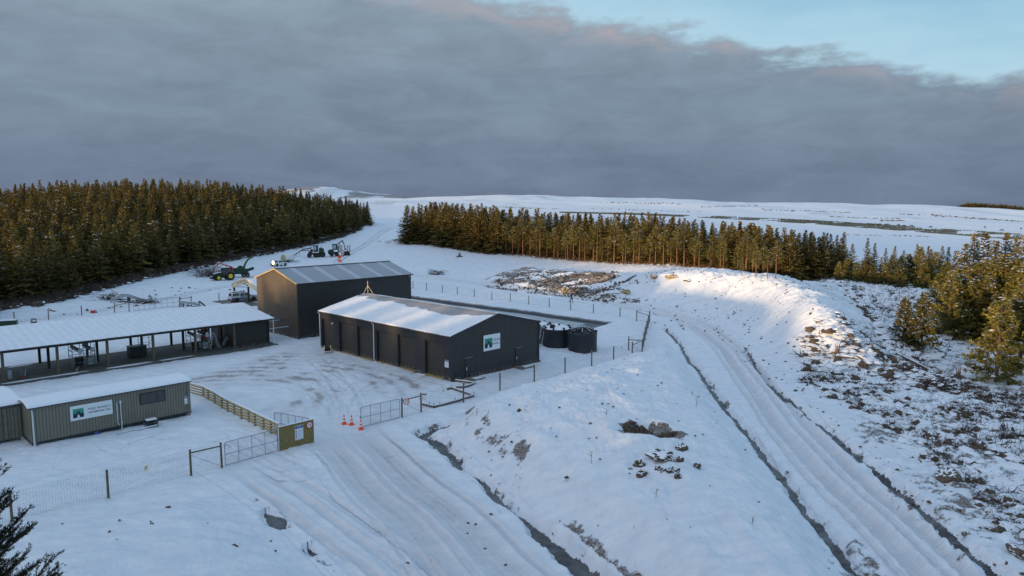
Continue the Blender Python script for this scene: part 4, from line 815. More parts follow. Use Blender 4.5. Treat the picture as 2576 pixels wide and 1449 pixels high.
# ------------------------------------------------------------------ timber truss carport beside the tall shed
def carport():
    o = np.array(at(248.9, 302.8)); r = empty('timber_carport', (*o, 0), PH, 'open carport with pale timber truss under a snowy roof next to the tall shed', 'carport')
    yR, yL, ym = -4.5, 6.4, .95; ez, az_ = 3.0, 4.5; Lr = 10
    for x in (0, Lr):
        one('post', r, lambda b: b.box((x, 0, (ez - .0) / 2), (.28, .28, ez - .0), 'post_dark')); one('post', r, lambda b: b.box((x, 5.9, (ez - .5) / 2), (.28, .28, ez - .5), 'post_dark'))
    def truss(b):
        m = 'timber_new'; dz = .68
        for ya, yb in ((yL, ym), (yR, ym)):
            b.bar((-.18, ya, ez), (-.18, yb, az_), .08, m, .22); b.bar((-.18, ya, ez - dz), (-.18, yb, az_ - dz), .08, m, .22); n = 9
            for k in range(n):
                t0, t1 = k / n, (k + 1) / n; y0 = ya + (yb - ya) * t0; y1 = ya + (yb - ya) * t1; z0 = ez + (az_ - ez) * t0; z1 = ez + (az_ - ez) * t1
                b.bar((-.18, y0, z0 - dz + .05), (-.18, y1, z1 - .05), .06, m, .13) if k % 2 == 0 else b.bar((-.18, y0, z0 - .05), (-.18, y1, z1 - dz + .05), .06, m, .13)
            b.box((-.18, ya, ez - dz / 2), (.07, .14, dz + .16), m)
        b.box((-.18, ym, az_ - dz / 2), (.07, .12, dz), m)
    one('truss', r, truss); one('tie_beam', r, lambda b: b.bar((.05, 5.9, 2.55), (.05, ym - 1.4, 2.95), .08, 'post_dark')); one('end_stud', r, lambda b: b.box((-.2, yR + .1, 1.2), (.12, .12, 2.4), 'timber_new'))
    one('roof', r, lambda b: [b.add([(-.2, ya, ez + .1), (Lr, ya, ez + .1), (Lr, ym, az_ + .1), (-.2, ym, az_ + .1), (-.2, ya, ez + .04), (Lr, ya, ez + .04), (Lr, ym, az_ + .04), (-.2, ym, az_ + .04)], [(0, 1, 2, 3), (4, 7, 6, 5), (0, 4, 5, 1), (1, 5, 6, 2), (3, 7, 4, 0)], 'frosted_roof') for ya in (yL + .2, yR - .2)])
    snow_slab('roof_snow', r, (-.25, yR - .22, ez + .11), (Lr, yR - .22, ez + .11), (Lr, ym, az_ + .11), (-.25, ym, az_ + .11), .12, 50, 20, lambda u: .93, .02, 5)
    snow_slab('roof_snow', r, (-.25, yL + .22, ez + .11), (Lr, yL + .22, ez + .11), (Lr, ym, az_ + .11), (-.25, ym, az_ + .11), .12, 50, 20, None, .02, 6)
    one('floor_slab', r, lambda b: b.box((Lr / 2 - 2, 1, .02), (Lr + 4, 11, .1), 'concrete'))
carport()

# ------------------------------------------------------------------ water tanks, ladder
def tank(u, v, R, h, dome, snowy, lab):
    x, y = at(u, v); n = math.hypot(x, y); x += x / n * R; y += y / n * R
    r = empty('water_tank', (x, y, 0), random.random(), lab, 'water tank', 'black plastic water tanks behind the shed')
    one('tank_body', r, lambda b: b.lathe([(R * 1.015, -.2), (R * 1.015, .12), (R, .18), (R * .995, h - .25), (R * 1.01, h - .2), (R * .995, h - .02), (R * .97, h)], 'tank_black', 48))
    prof = [(R * .97 * q, h + dome * (1 - q ** 1.35)) for q in np.linspace(1, 0.0, 9)]
    one('lid', r, lambda b: b.lathe(prof, 'snow' if snowy else 'tank_black', 48))
    def ribs(b):
        for k in range(8):
            t = 2 * PI * k / 8 + .3; pts = [(q * R * math.cos(t), q * R * math.sin(t), h + dome * (1 - q ** 1.35) + .06) for q in (.95, .7, .45, .2, .02)]
            if not snowy: b.tube(pts, .06, 'tank_black', 6); b.tube([(p[0], p[1], p[2] + .05) for p in pts], .028, 'snow', 6)
            b.box((.93 * R * math.cos(t), .93 * R * math.sin(t), h + dome * .08 + .1), (.3, .16, .26), 'tank_black', rz=t)
    one('rib', r, ribs)
    t = -2.2 - r.rotation_euler.z; hz = h + dome * .45
    one('hatch', r, lambda b: b.cyl((.62 * R * math.cos(t), .62 * R * math.sin(t), hz - .2), (.62 * R * math.cos(t), .62 * R * math.sin(t), hz + .28), .34, 'tank_black', n=18)); one('vent', r, lambda b: b.cyl((.3 * R * math.cos(t + 1), .3 * R * math.sin(t + 1), h + dome * .7), (.3 * R * math.cos(t + 1), .3 * R * math.sin(t + 1), h + dome * .8 + .15), .14, 'tank_black', n=12))
    return r
tank(582.5, 353.0, 1.80, 2.35, .62, False, 'bare black ribbed-lid water tank, nearest and rightmost of the three')
tank(557.0, 348.4, 1.85, 2.35, .6, True, 'black water tank with snow covered lid, middle of the three')
tank(537, 344.3, 1.85, 2.35, .6, True, 'black water tank with snow covered lid half hidden behind the shed corner')
lx, ly = at(539.8, 347.3); r = empty('ladder', (lx, ly, 0), .25, 'aluminium ladder leaning on the middle black water tank', 'ladder')
for s in (-.22, .22): one('rail', r, lambda b: b.tube([(s - .0, 0, 0), (s + .65, .75, 2.75)], .03, 'downpipe'))
one('rung', r, lambda b: [b.tube([(-.22 + .65 * t, .75 * t, 2.75 * t), (.22 + .65 * t, .75 * t, 2.75 * t)], .018, 'downpipe') for t in np.linspace(.06, .97, 11)])
mx_, my_ = at(571.8, 336); r = empty('marker_rod', (mx_, my_, 0), 0, 'thin rod with a yellow cap at the pond edge behind the tanks', 'marker rod'); one('rod', r, lambda b: b.cyl((0, 0, -.2), (0, 0, 1.75), .018, 'steel')); one('cap', r, lambda b: b.ball((0, 0, 1.8), .1, 'yellow'))

# ------------------------------------------------------------------ fences
def fence(name, pts, h, lab, cat='fence', wires=9, vstep=.3, post_m='post', r_=.075, parts=True, wr=.0055, skip=(), rails=(), group=None, sign=None, mesh=True, sink=.3):
    """posts and wire netting through ground points (x, y)"""
    o = pts[0]; z0 = [gz(*p) for p in pts]; e = empty(name, (o[0], o[1], z0[0]), 0, lab, cat, group); L = [(p[0] - o[0], p[1] - o[1], z - z0[0]) for p, z in zip(pts, z0)]
    for i, (x, y, z) in enumerate(L):
        k = random.uniform(-.015, .015); one('post', e, lambda b: (b.cyl((x, y, z - sink), (x + k, y + k, z + h * random.uniform(.98, 1.02)), r_, post_m, r_ * .94, 9), b.ball((x, y, z + h + .015), r_ * .9, 'snow', 0, (1, 1, .4))))
    def net(b):
        for i in range(len(L) - 1):
            if i in skip: continue
            a, c = np.array(L[i]), np.array(L[i + 1]); d = np.linalg.norm(c - a)
            for k in range(wires):
                q = h * (.05 + .9 * (k / (wires - 1)) ** 1.0); b.cyl(a + (0, 0, q), c + (0, 0, q), wr * (1.3 if k in (0, wires - 1) else 1), 'wire', n=3, caps=False, smooth=False)
            if vstep:
                n = int(d / vstep)
                for k in range(1, n): p = a + (c - a) * k / n; b.cyl(p + (0, 0, h * .05), p + (0, 0, h * .95), wr * .8, 'wire', n=3, caps=False, smooth=False)
    if mesh: one('wire_netting', e, net)
    for i, j, q0, q1 in rails:
        a, c = Vector(L[i]), Vector(L[j]); rl = one('rail', e, lambda b: (b.cyl(a + Vector((0, 0, q0 * h)), c + Vector((0, 0, q1 * h)), .06, post_m, n=8), b.cyl(a + Vector((0, 0, q0 * h + .06)), c + Vector((0, 0, q1 * h + .06)), .035, 'snow', n=6)))
        one('stay_wire', e, lambda b: b.cyl(a + Vector((0, 0, q0 * h * .9)), c + Vector((0, 0, .1)), .012, 'wire', n=4))
    return e, L
A_ = lambda u, v: at(u, v)
fence('deer_fence', [A_(-75, 549), A_(12.2, 521.6), A_(108.5, 497.6), A_(191.2, 475.4), A_(222, 467.7)], 1.82, 'square mesh fence on round posts below the cabin, left foreground', wires=13, vstep=.15, wr=.0042, rails=((3, 4, .86, .86),), post_m='post')
e, L = fence('deer_fence', [A_(402, 418.2), A_(421.2, 412.7), A_(463.4, 401.5), A_(500, 391.2), A_(534.3, 381.8), A_(565, 373.7), A_(591.6, 366.6), A_(613.5, 361), A_(632.1, 356.3), A_(642.1, 353.6)], 1.8, 'mesh fence on round posts between the low shed and the snow mound', wires=11, vstep=.3, wr=.006, rails=((0, 1, .86, .86), (8, 9, .78, .92)))
nb = notice(e, .44, .62, (L[1][0] + .32, L[1][1] - .1, 1.45), (PI / 2, 0, .12), '', 'rust', ('sign_grey',) * 4, 'white notice with orange heading on the second post')
ss = speed_sign(e, .27, (L[0][0] + .42, L[0][1] - .16, 1.5), (PI / 2, 0, .05)); ss['label'] = 'round red rimmed speed sign on the gate post'
fence('deer_fence', [A_(642.1, 353.6), A_(643.5, 346.5), A_(645, 340), A_(646.5, 333.5), A_(648, 328), A_(649.6, 322)], 1.8, 'mesh fence running away beside the bend of the right road', wires=14, vstep=.16, wr=.010, sink=.3)
fence('fence_stay', [A_(628.5, 350.5), A_(642.0, 353.4)], 1.8, 'timber corner brace at the near end of the fence beside the bend', 'fence brace', rails=((0, 1, .78, .9),), wires=6, vstep=.6, wr=.006)
fence('fence_stay', [A_(636.6, 321), A_(649.3, 322.4)], 1.75, 'timber corner brace at the far end of the fence beside the bend', 'fence brace', rails=((0, 1, .88, .6),), wires=3, vstep=0, wr=.006)
fence('deer_fence', [A_(649.6, 322), A_(620, 317), A_(593.3, 313.4), A_(570.6, 310), A_(549.2, 307.3), A_(528.8, 304.2), A_(510.3, 301.4), A_(491.8, 299.5), A_(474.3, 296.9), A_(457.3, 294.7), A_(442.3, 292.4), A_(426.5, 290.2), A_(413, 288.2), A_(396, 286), A_(372, 283)], 1.62, 'wire fence on thin round posts along the far side of the pond', wires=5, vstep=0, wr=.006)
b1u = lambda x: x / 8.587; b1v = lambda y: 275 + y / 8.587
fence('deer_fence', [A_(-22, 331), A_(b1u(126), b1v(412)), A_(b1u(418), b1v(383)), A_(b1u(703), b1v(355)), A_(b1u(985), b1v(326)), A_(b1u(1110), b1v(312))], 1.75, 'wire fence on brown posts behind the left end of the pole shed', wires=7, vstep=0, wr=.006, rails=((4, 5, .7, .85),))
fence('deer_fence', [A_(b1u(1546), b1v(268)), A_(b1u(1645), b1v(262)), A_(b1u(1883), b1v(232)), A_(b1u(2095), b1v(205))], 1.75, 'wire fence on brown posts between the rear gate and the carport', wires=5, vstep=0, wr=.006, rails=((0, 1, .82, .82),))
# gates
def gate(name, p0, p1, h, lab, n=4, z=0, mid=True, step=.16, wr=.005):
    d = Vector((p1[0] - p0[0], p1[1] - p0[1], 0)); L = d.length; r = empty(name, (p0[0], p0[1], z), math.atan2(d.y, d.x), lab, 'gate'); fr = .028
    one('frame', r, lambda b: (b.tube([(.03, 0, .08), (L - .03, 0, .08), (L - .03, 0, h - .12), (L - .15, 0, h), (.15, 0, h), (.03, 0, h - .12), (.03, 0, .08)], fr, 'galv'), b.tube([(.03, 0, h * .5), (L - .03, 0, h * .5)], fr * .8, 'galv'), [b.tube([(L * k / n, 0, .08), (L * k / n, 0, h)], fr * .8, 'galv') for k in range(1, n)]))
    def net(b):
        m = int((L + h) / step)
        for k in range(1, m):
            q = k * step; x0, z0 = (q, .08) if q < L else (L, .08 + q - L); x1, z1 = (q - (h - .1), h) if q > h - .1 else (0, .08 + q)
            b.cyl((max(.02, x0), 0, min(z0, h)), (max(x1, .02), 0, min(z1, h)), wr, 'wire', n=3, caps=False); b.cyl((L - max(.02, x0), 0, min(z0, h)), (L - max(x1, .02), 0, min(z1, h)), wr, 'wire', n=3, caps=False)
    one('mesh_panel', r, net); one('latch', r, lambda b: b.box((L - .05, -.05, h * .55), (.12, .06, .08), 'steel')); return r
gate('mesh_gate', A_(400.3, 418.2), A_(360.5, 428.2), 1.72, 'open mesh gate leaf beside the three orange cones')
gate('mesh_gate', A_(225, 466.6), A_(278.3, 451.6), 1.72, 'closed mesh gate leaf joined to the timber board with signs')
gate('mesh_gate', (A_(309, 441.5)[0], A_(309, 441.5)[1] + .35), A_(274.7, 433), 1.72, 'mesh gate leaf standing open behind the timber board with signs', n=5)
gate('rear_gate', A_(b1u(1148), b1v(311)), A_(b1u(1330), b1v(290)), 1.6, 'left leaf of the tall wire gate behind the pole shed', n=4, step=.4, wr=.004)
gate('rear_gate', A_(b1u(1335), b1v(289)), A_(b1u(1540), b1v(270)), 1.7, 'right leaf of the tall wire gate behind the pole shed', n=4, step=.4, wr=.004)
# boarded screen with the site notices
def screen():
    p0, p1 = A_(278.8, 451.6), A_(314.1, 442.4); d = Vector((p1[0] - p0[0], p1[1] - p0[1], 0)); L = d.length; h = 1.8; r = empty('sign_hoarding', (p0[0], p0[1], 0), math.atan2(d.y, d.x), 'plywood hoarding carrying site rules and a round speed sign by the gate', 'hoarding')
    m, nt, N, Lk, b = new_mat('plywood'); tc = N.new('ShaderNodeTexCoord'); mp = N.new('ShaderNodeMapping'); mp.inputs['Scale'].default_value = (1.2, 1, 9); n = N.new('ShaderNodeTexNoise'); n.inputs['Scale'].default_value = 2; n.inputs['Detail'].default_value = 7; Lk.new(tc.outputs['Object'], mp.inputs[0]); Lk.new(mp.outputs[0], n.inputs['Vector'])
    rp = N.new('ShaderNodeValToRGB'); e = rp.color_ramp.elements; e[0].position = .3; e[1].position = .7; e[0].color = (.135, .10, .035, 1); e[1].color = (.27, .205, .07, 1); Lk.new(n.outputs[0], rp.inputs[0])
    v = N.new('ShaderNodeTexVoronoi'); v.inputs['Scale'].default_value = 3.2; Lk.new(tc.outputs['Object'], v.inputs['Vector']); mr = N.new('ShaderNodeMapRange'); mr.inputs[1].default_value = .05; mr.inputs[2].default_value = .11; Lk.new(v.outputs['Distance'], mr.inputs[0])
    mx = N.new('ShaderNodeMix'); mx.data_type = 'RGBA'; Lk.new(mr.outputs[0], mx.inputs[0]); mx.inputs[6].default_value = (.05, .035, .015, 1); Lk.new(rp.outputs[0], mx.inputs[7]); Lk.new(mx.outputs[2], b.inputs['Base Color']); b.inputs['Roughness'].default_value = .8; MT['plywood'] = m
    one('board', r, lambda b: b.box((L / 2, 0, h / 2 + .03), (L, .05, h), 'plywood')); [one('post', r, lambda b: b.box((x, .09, h / 2), (.12, .12, h + .02), 'post')) for x in (.08, L / 2, L - .08)]
    one('edge_batten', r, lambda b: (b.box((0, -.03, h / 2), (.06, .05, h), 'downpipe'))); one('snow_cap', r, lambda b: (b.box((L / 2, .03, h + .05), (L - .1, .1, .04), 'snow')))
    s = notice(r, .70, 1.1, (L * .57, -.05, h * .60), (PI / 2, 0, 0), 'STOP', icons=('red', 'blue_block', 'rust', 'sign_grey', 'blue_block', 'navy', 'navy', 'red', 'red'), label='white and blue site rules panel with a list of symbols')
    one('border', s, lambda b: [b.box(c, dd, 'blue_block') for c, dd in (((0, -.52, .013), (.66, .02, .004)), ((-.325, 0, .013), (.012, 1.03, .004)), ((.325, 0, .013), (.012, 1.03, .004)))])
    speed_sign(r, .27, (L * .87, -.05, h * .82), (PI / 2, 0, 0))
screen()
# small warning plates wired to the netting
for (u, v, hh, lab, w) in ((147.4, 488.5, 1.35, 'yellow warning plate wired to the left foreground mesh fence', .25), (443.5, 406.8, 1.5, 'yellow warning plate on the mesh fence by the timber frame', .2), (621.5, 358.8, 1.4, 'yellow warning plate on the mesh fence near its right corner', .2)):
    x, y = at(u, v); r = empty('warning_plate', (x, y - .03, gz(x, y) + hh), .75, lab, 'sign', 'warning plates on the fences'); one('plate', r, lambda b: b.box((0, 0, 0), (w, .012, w * 1.3), 'white')); one('print', r, lambda b: (b.box((0, -.01, w * .5), (w, .01, w * .3), 'yellow'), b.bar((-w * .3, -.01, -.05), (w * .3, -.01, .06), .01, 'trim', .05), b.box((0, -.01, -w * .55), (w, .01, w * .18), 'yellow')))
# post and rail fence with four boards
def rail_fence():
    pu = [(191.6, 394), (203.6, 397.3), (208.7, 400.2), (215, 403.4), (222.2, 408.3), (227.9, 411.3), (234.7, 414.7), (241.6, 418.2), (249, 421.7), (255.3, 425.2), (263.8, 429.3), (271.3, 433), (279.6, 437)]
    p = [at(*q) for q in pu]; o = p[0]; r = empty('post_and_rail_fence', (o[0], o[1], 0), 0, 'yellow timber post and rail fence stepping down from the cabin to the gate', 'fence'); L = [(a[0] - o[0], a[1] - o[1]) for a in p]; h = 1.02
    for x, y in L[1:-1]: one('post', r, lambda b: b.box((x, y, h / 2 - .1), (.16, .16, h + .2), 'post', rz=.5))
    for k in range(4):
        z = .2 + .24 * k
        def f(b):
            for a, c in zip(L[:-1], L[1:]):
                n = Vector((c[1] - a[1], a[0] - c[0], 0)).normalized() * .1; b.bar((a[0] + n.x, a[1] + n.y, z), (c[0] + n.x, c[1] + n.y, z), .045, 'timber', .13)
        one('rail', r, f)
    cap = one('top_rail', r, lambda b: [b.bar((a[0], a[1], h + .03), (c[0], c[1], h + .03), .2, 'timber', .05) for a, c in zip(L[:-1], L[1:])]); one('snow_cap', cap, lambda b: [b.bar((a[0], a[1], h + .085), (c[0], c[1], h + .085), .19, 'snow', .06) for a, c in zip(L[:-1], L[1:])])
rail_fence()

# ------------------------------------------------------------------ cones, reel, timber frames
def cone():
    r = empty('traffic_cone', (0, 0, 0), 0, 'orange traffic cone with two white bands', 'traffic cone', 'orange cones by the open gate')
    one('base', r, lambda b: b.box((0, 0, .03), (.42, .42, .06), 'orange'), .015)
    def k(b):
        R = lambda z: .16 - .125 * (z - .06) / .76
        zz = [.06, .26, .38, .50, .62, .82]
        for i, m in enumerate(('orange', 'white', 'orange', 'white', 'orange')): b.lathe([(R(zz[i]), zz[i]), (R(zz[i + 1]), zz[i + 1])], m, 20)
        b.cyl((0, 0, .815), (0, 0, .82), .035, 'orange', n=16)
    one('body', r, k); return r
c0 = cone(); cs = [c0, copy_tree(c0), copy_tree(c0)]
for c, (u, v), lab in zip(cs, ((344.2, 424.2), (351.6, 424.8), (361, 429.2)), ('orange and white traffic cone furthest left by the open gate', 'orange and white traffic cone in the middle of the three by the gate', 'orange and white traffic cone touching the end of the open gate leaf')):
    x, y = at(u, v); c.location = (x, y, gz(x, y) + .0); c['label'] = lab; c.rotation_euler.z = random.random()
def reel():
    x, y = at(327.5, 352.6); r = empty('cable_reel', (x, y, 0), .35, 'wooden cable reel wound with black cable beside the farthest roller door', 'cable reel'); R = .44
    for q in (-.38, .38): f = one('flange', r, lambda b: b.cyl((q - .03, 0, R), (q + .03, 0, R), R, 'timber_new', n=28)); one('hub_plate', f, lambda b: b.cyl((q - .05, 0, R), (q + .05, 0, R), .09, 'trim', n=12))
    one('cable', r, lambda b: b.lathe([(.24, -.34)] + [(.25 + .012 * (k % 2), -.33 + .05 * k) for k in range(14)] + [(.24, .34)], 'cloth_dark', 24, (0, 0, R), axis='X'))
reel()
def frame_on_ground(pts, lab, name='timber_boxing'):
    o = at(*pts[0]); r = empty(name, (o[0], o[1], 0), 0, lab, 'timber frame', 'timber boxing laid on the snow by the shed corner'); L = [(at(*q)[0] - o[0], at(*q)[1] - o[1]) for q in pts]
    for a, c in zip(L[:-1], L[1:]): p = one('board', r, lambda b: b.bar((a[0], a[1], .09), (c[0], c[1], .12), .07, 'wood_grey', .2)); one('snow_cap', p, lambda b: b.bar((a[0], a[1], .22), (c[0], c[1], .24), .1, 'snow', .06))
    for a in L[:-1]: one('peg', r, lambda b: b.box((a[0], a[1], .2), (.05, .05, .5), 'twig'))
frame_on_ground([(421, 404.8), (429.6, 407), (434, 408), (440, 406.6), (455, 402.6), (474, 396.7), (451.3, 389), (447, 390)], 'dark timber frame half buried in snow behind the mesh fence')
frame_on_ground([(455.4, 381.5), (475.4, 384.4), (465, 388.0), (456, 388.2)], 'pale timber angle on the snow at the near corner of the low shed')
# generator and loose sheet by the cabin
x, y = at(151.5, 427); r = empty('generator', (x, y, 0), PH, 'small portable generator with a snowy lid in front of the cabin', 'generator'); one('frame', r, lambda b: [b.box((a, c, .32), (.05, .05, .6), 'trim') for a in (-.4, .4) for c in (-.28, .28)] + [b.box((0, c, z), (.8, .04, .04), 'trim') for c in (-.28, .28) for z in (.08, .6)]); one('engine', r, lambda b: (b.box((-.1, 0, .3), (.5, .4, .36), 'machine_dark'), b.cyl((.15, 0, .3), (.4, 0, .3), .17, 'steel')), .03); one('snow_cap', r, lambda b: b.box((0, 0, .66), (.8, .55, .07), 'snow'), .02)
x, y = at(137, 431); r = empty('drain_pipe', (x, y, .08), PH - .08, 'white drain pipe lying on the ground in front of the cabin', 'pipe'); one('pipe', r, lambda b: b.tube([(-1.4, 0, .05), (1.5, 0, .1)], .06, 'downpipe')); one('collar', r, lambda b: b.cyl((-1.42, 0, .05), (-1.3, 0, .05), .08, 'downpipe'))

# ------------------------------------------------------------------ vehicles and machines
def wheel(parent, c, r, w, rim='rim_yellow', lug=True, name='wheel', axis='Y', rr=.55):
    s = -1 if c[1] < 0 else 1
    e = one(name, parent, lambda b: b.lathe([(r * rr, -w / 2), (r * .86, -w / 2), (r * .97, -w * .42), (r, -w * .25), (r, w * .25), (r * .97, w * .42), (r * .86, w / 2), (r * rr, w / 2)], 'tyre', 28, c, axis='Y')); 
    if lug:
        def f(b):
            for k in range(20):
                t = 2 * PI * k / 20; b.box((c[0] + (r * .985) * math.cos(t), c[1] + (w * .22 if k % 2 else -w * .22), c[2] - (r * .985) * math.sin(t)), (.07 * r, w * .5, .06 * r), 'tyre', R=Matrix.Rotation(t, 3, 'Y'))
        one('tread', e, f)
    one('rim', e, lambda b: b.lathe([(0.001, w * .18 * s), (r * rr * .5, w * .2 * s), (r * rr * .7, w * .38 * s), (r * rr, w * .44 * s), (r * rr, -w * .44 * s), (.001, -w * .3 * s)], rim, 20, c, axis='Y')); return e
def truck(name, loc, rz, lab, canopy=False, scale=1.0):
    r = empty(name, loc, rz, lab, 'pickup truck'); r.scale = (scale,) * 3
    W_ = .92
    def body(b):
        prof = [(2.62, .42), (2.62, .78), (2.5, .98), (1.35, 1.08), (1.2, 1.1), (-2.55, 1.1), (-2.62, .95), (-2.62, .45), (-2.0, .42), (2.2, .38)]
        b.prism(prof, -W_, W_, 'white_paint')
        cabp = [(1.25, 1.08), (.55, 1.72), (.3, 1.80), (-.75, 1.80), (-1.0, 1.72), (-1.15, 1.1)]
        b.prism(cabp, -W_ + .1, W_ - .1, 'white_paint')
        if not canopy: b.box((-1.88, 0, 1.12), (1.35, 1.62, .05), 'trim')
    bd = one('body', r, body, .03)
    if canopy: cn = one('canopy', r, lambda b: b.prism([(-1.1, 1.1), (-1.1, 1.84), (-2.45, 1.84), (-2.6, 1.15)], -W_ + .05, W_ - .05, 'white_paint'), .04)
    for s in (-1, 1):
        one('window', bd, lambda b: (b.prism([(.98, 1.15), (.48, 1.62), (-.02, 1.66), (-.02, 1.15)], s * (W_ - .10), s * (W_ - .085), 'glass'), b.prism([(-.1, 1.15), (-.1, 1.66), (-.72, 1.66), (-.98, 1.15)], s * (W_ - .10), s * (W_ - .085), 'glass')))
        if canopy: one('window', cn, lambda b: b.prism([(-1.2, 1.24), (-1.2, 1.68), (-2.3, 1.68), (-2.42, 1.24)], s * (W_ - .05), s * (W_ - .035), 'glass'))
        one('wheel_arch', bd, lambda b: [b.cyl((x, s * (W_ - .12), .42), (x, s * (W_ + .012), .42), .47, 'trim', n=20) for x in (1.65, -1.62)])
        one('tail_light', bd, lambda b: b.box((-2.62, s * .82, .92), (.04, .14, .26), 'red')); one('headlight', bd, lambda b: b.box((2.6, s * .72, .78), (.08, .3, .16), 'glass')); one('mirror', bd, lambda b: b.box((.95, s * (W_ + .1), 1.2), (.1, .2, .16), 'trim'))
        if canopy: one('side_stripe', bd, lambda b: b.add([(-2.6, s * (W_ + .006), .5), (1.1, s * (W_ + .006), .46), (.6, s * (W_ + .006), .62), (-2.6, s * (W_ + .006), .86)], [(0, 1, 2, 3)], 'navy'))
    one('windscreen', bd, lambda b: b.add([(1.20, -.74, 1.14), (1.20, .74, 1.14), (.59, .68, 1.70), (.59, -.68, 1.70)], [(0, 1, 2, 3)], 'glass')); one('rear_window', bd if not canopy else cn, lambda b: b.box((-1.17 if not canopy else -2.54, 0, 1.42), (.04, 1.25, .42), 'glass', R=Matrix.Rotation(.2 if canopy else -.24, 3, 'Y')))
    one('bumper', bd, lambda b: (b.box((-2.66, 0, .5), (.14, 1.7, .2), 'trim'), b.box((2.66, 0, .5), (.1, 1.7, .24), 'trim'), b.box((2.635, 0, .76), (.05, .9, .2), 'trim')))
    for x in (1.65, -1.62):
        for s in (-1, 1): wheel(r, (x, s * (W_ - .1), .4), .4, .25, 'steel', False, rr=.6)
    if canopy:
        one('roof_rack', r, lambda b: [b.box((x, 0, 1.94), (.05, 1.5, .05), 'trim') for x in (-2.2, -1.4, .1, -.5)] + [b.box((-1.0, s * .68, 1.92), (2.8, .04, .04), 'trim') for s in (-1, 1)] + [b.box((-1.8, 0, 1.99), (1.3, 1.2, .05), 'snow')])
        put_text('lettering', r, 'PROLEC', .42, 'sign_text', (-.15, -W_ - .012, .90), (PI / 2, 0, 0), bold=.012)
    else: one('snow_cover', r, lambda b: b.box((-.2, 0, 1.82), (.9, 1.3, .03), 'snow'), .01)
    return r
def Gp(u, v):
    x, y, z = G(u, v); return (x, y, z)
x, y = at(243.5, 301.3); truck('covered_pickup', (x, y, .06), PH - .06, 'white pickup with canopy and blue stripe parked under the timber carport', True, .97)
p = Gp(279, 266.0); truck('pickup_truck', p, math.radians(64), 'white double cab pickup with dark tray parked below the harvester', False, 1.0)
p = Gp(287.5, 262.3); r = empty('fuel_tank', p, math.radians(35), 'cream trailer tank with tan end behind the white pickup', 'tank trailer'); k = 1.0
one('tank', r, lambda b: (b.lathe([(.01, -1.9), (.6, -1.85), (1.0, -1.6), (1.08, -1.3), (1.08, 1.3), (1.0, 1.6), (.6, 1.8), (.01, 1.85)], 'tan', 24, (0, 0, 1.35), axis='X'))); one('snow_cap', r, lambda b: b.lathe([(.5, -1.5), (1.12, -1.2), (1.12, 1.4), (.6, 1.7)], 'white_paint', 24, (.35, 0, 1.42), axis='X')); one('drawbar', r, lambda b: (b.box((.8, 0, .3), (4.6, .9, .12), 'trim'), b.bar((3, 0, .3), (4, 0, .25), .12, 'trim')))
for s in (-1, 1): wheel(r, (0, s * .95, .4), .42, .25, 'steel', False)

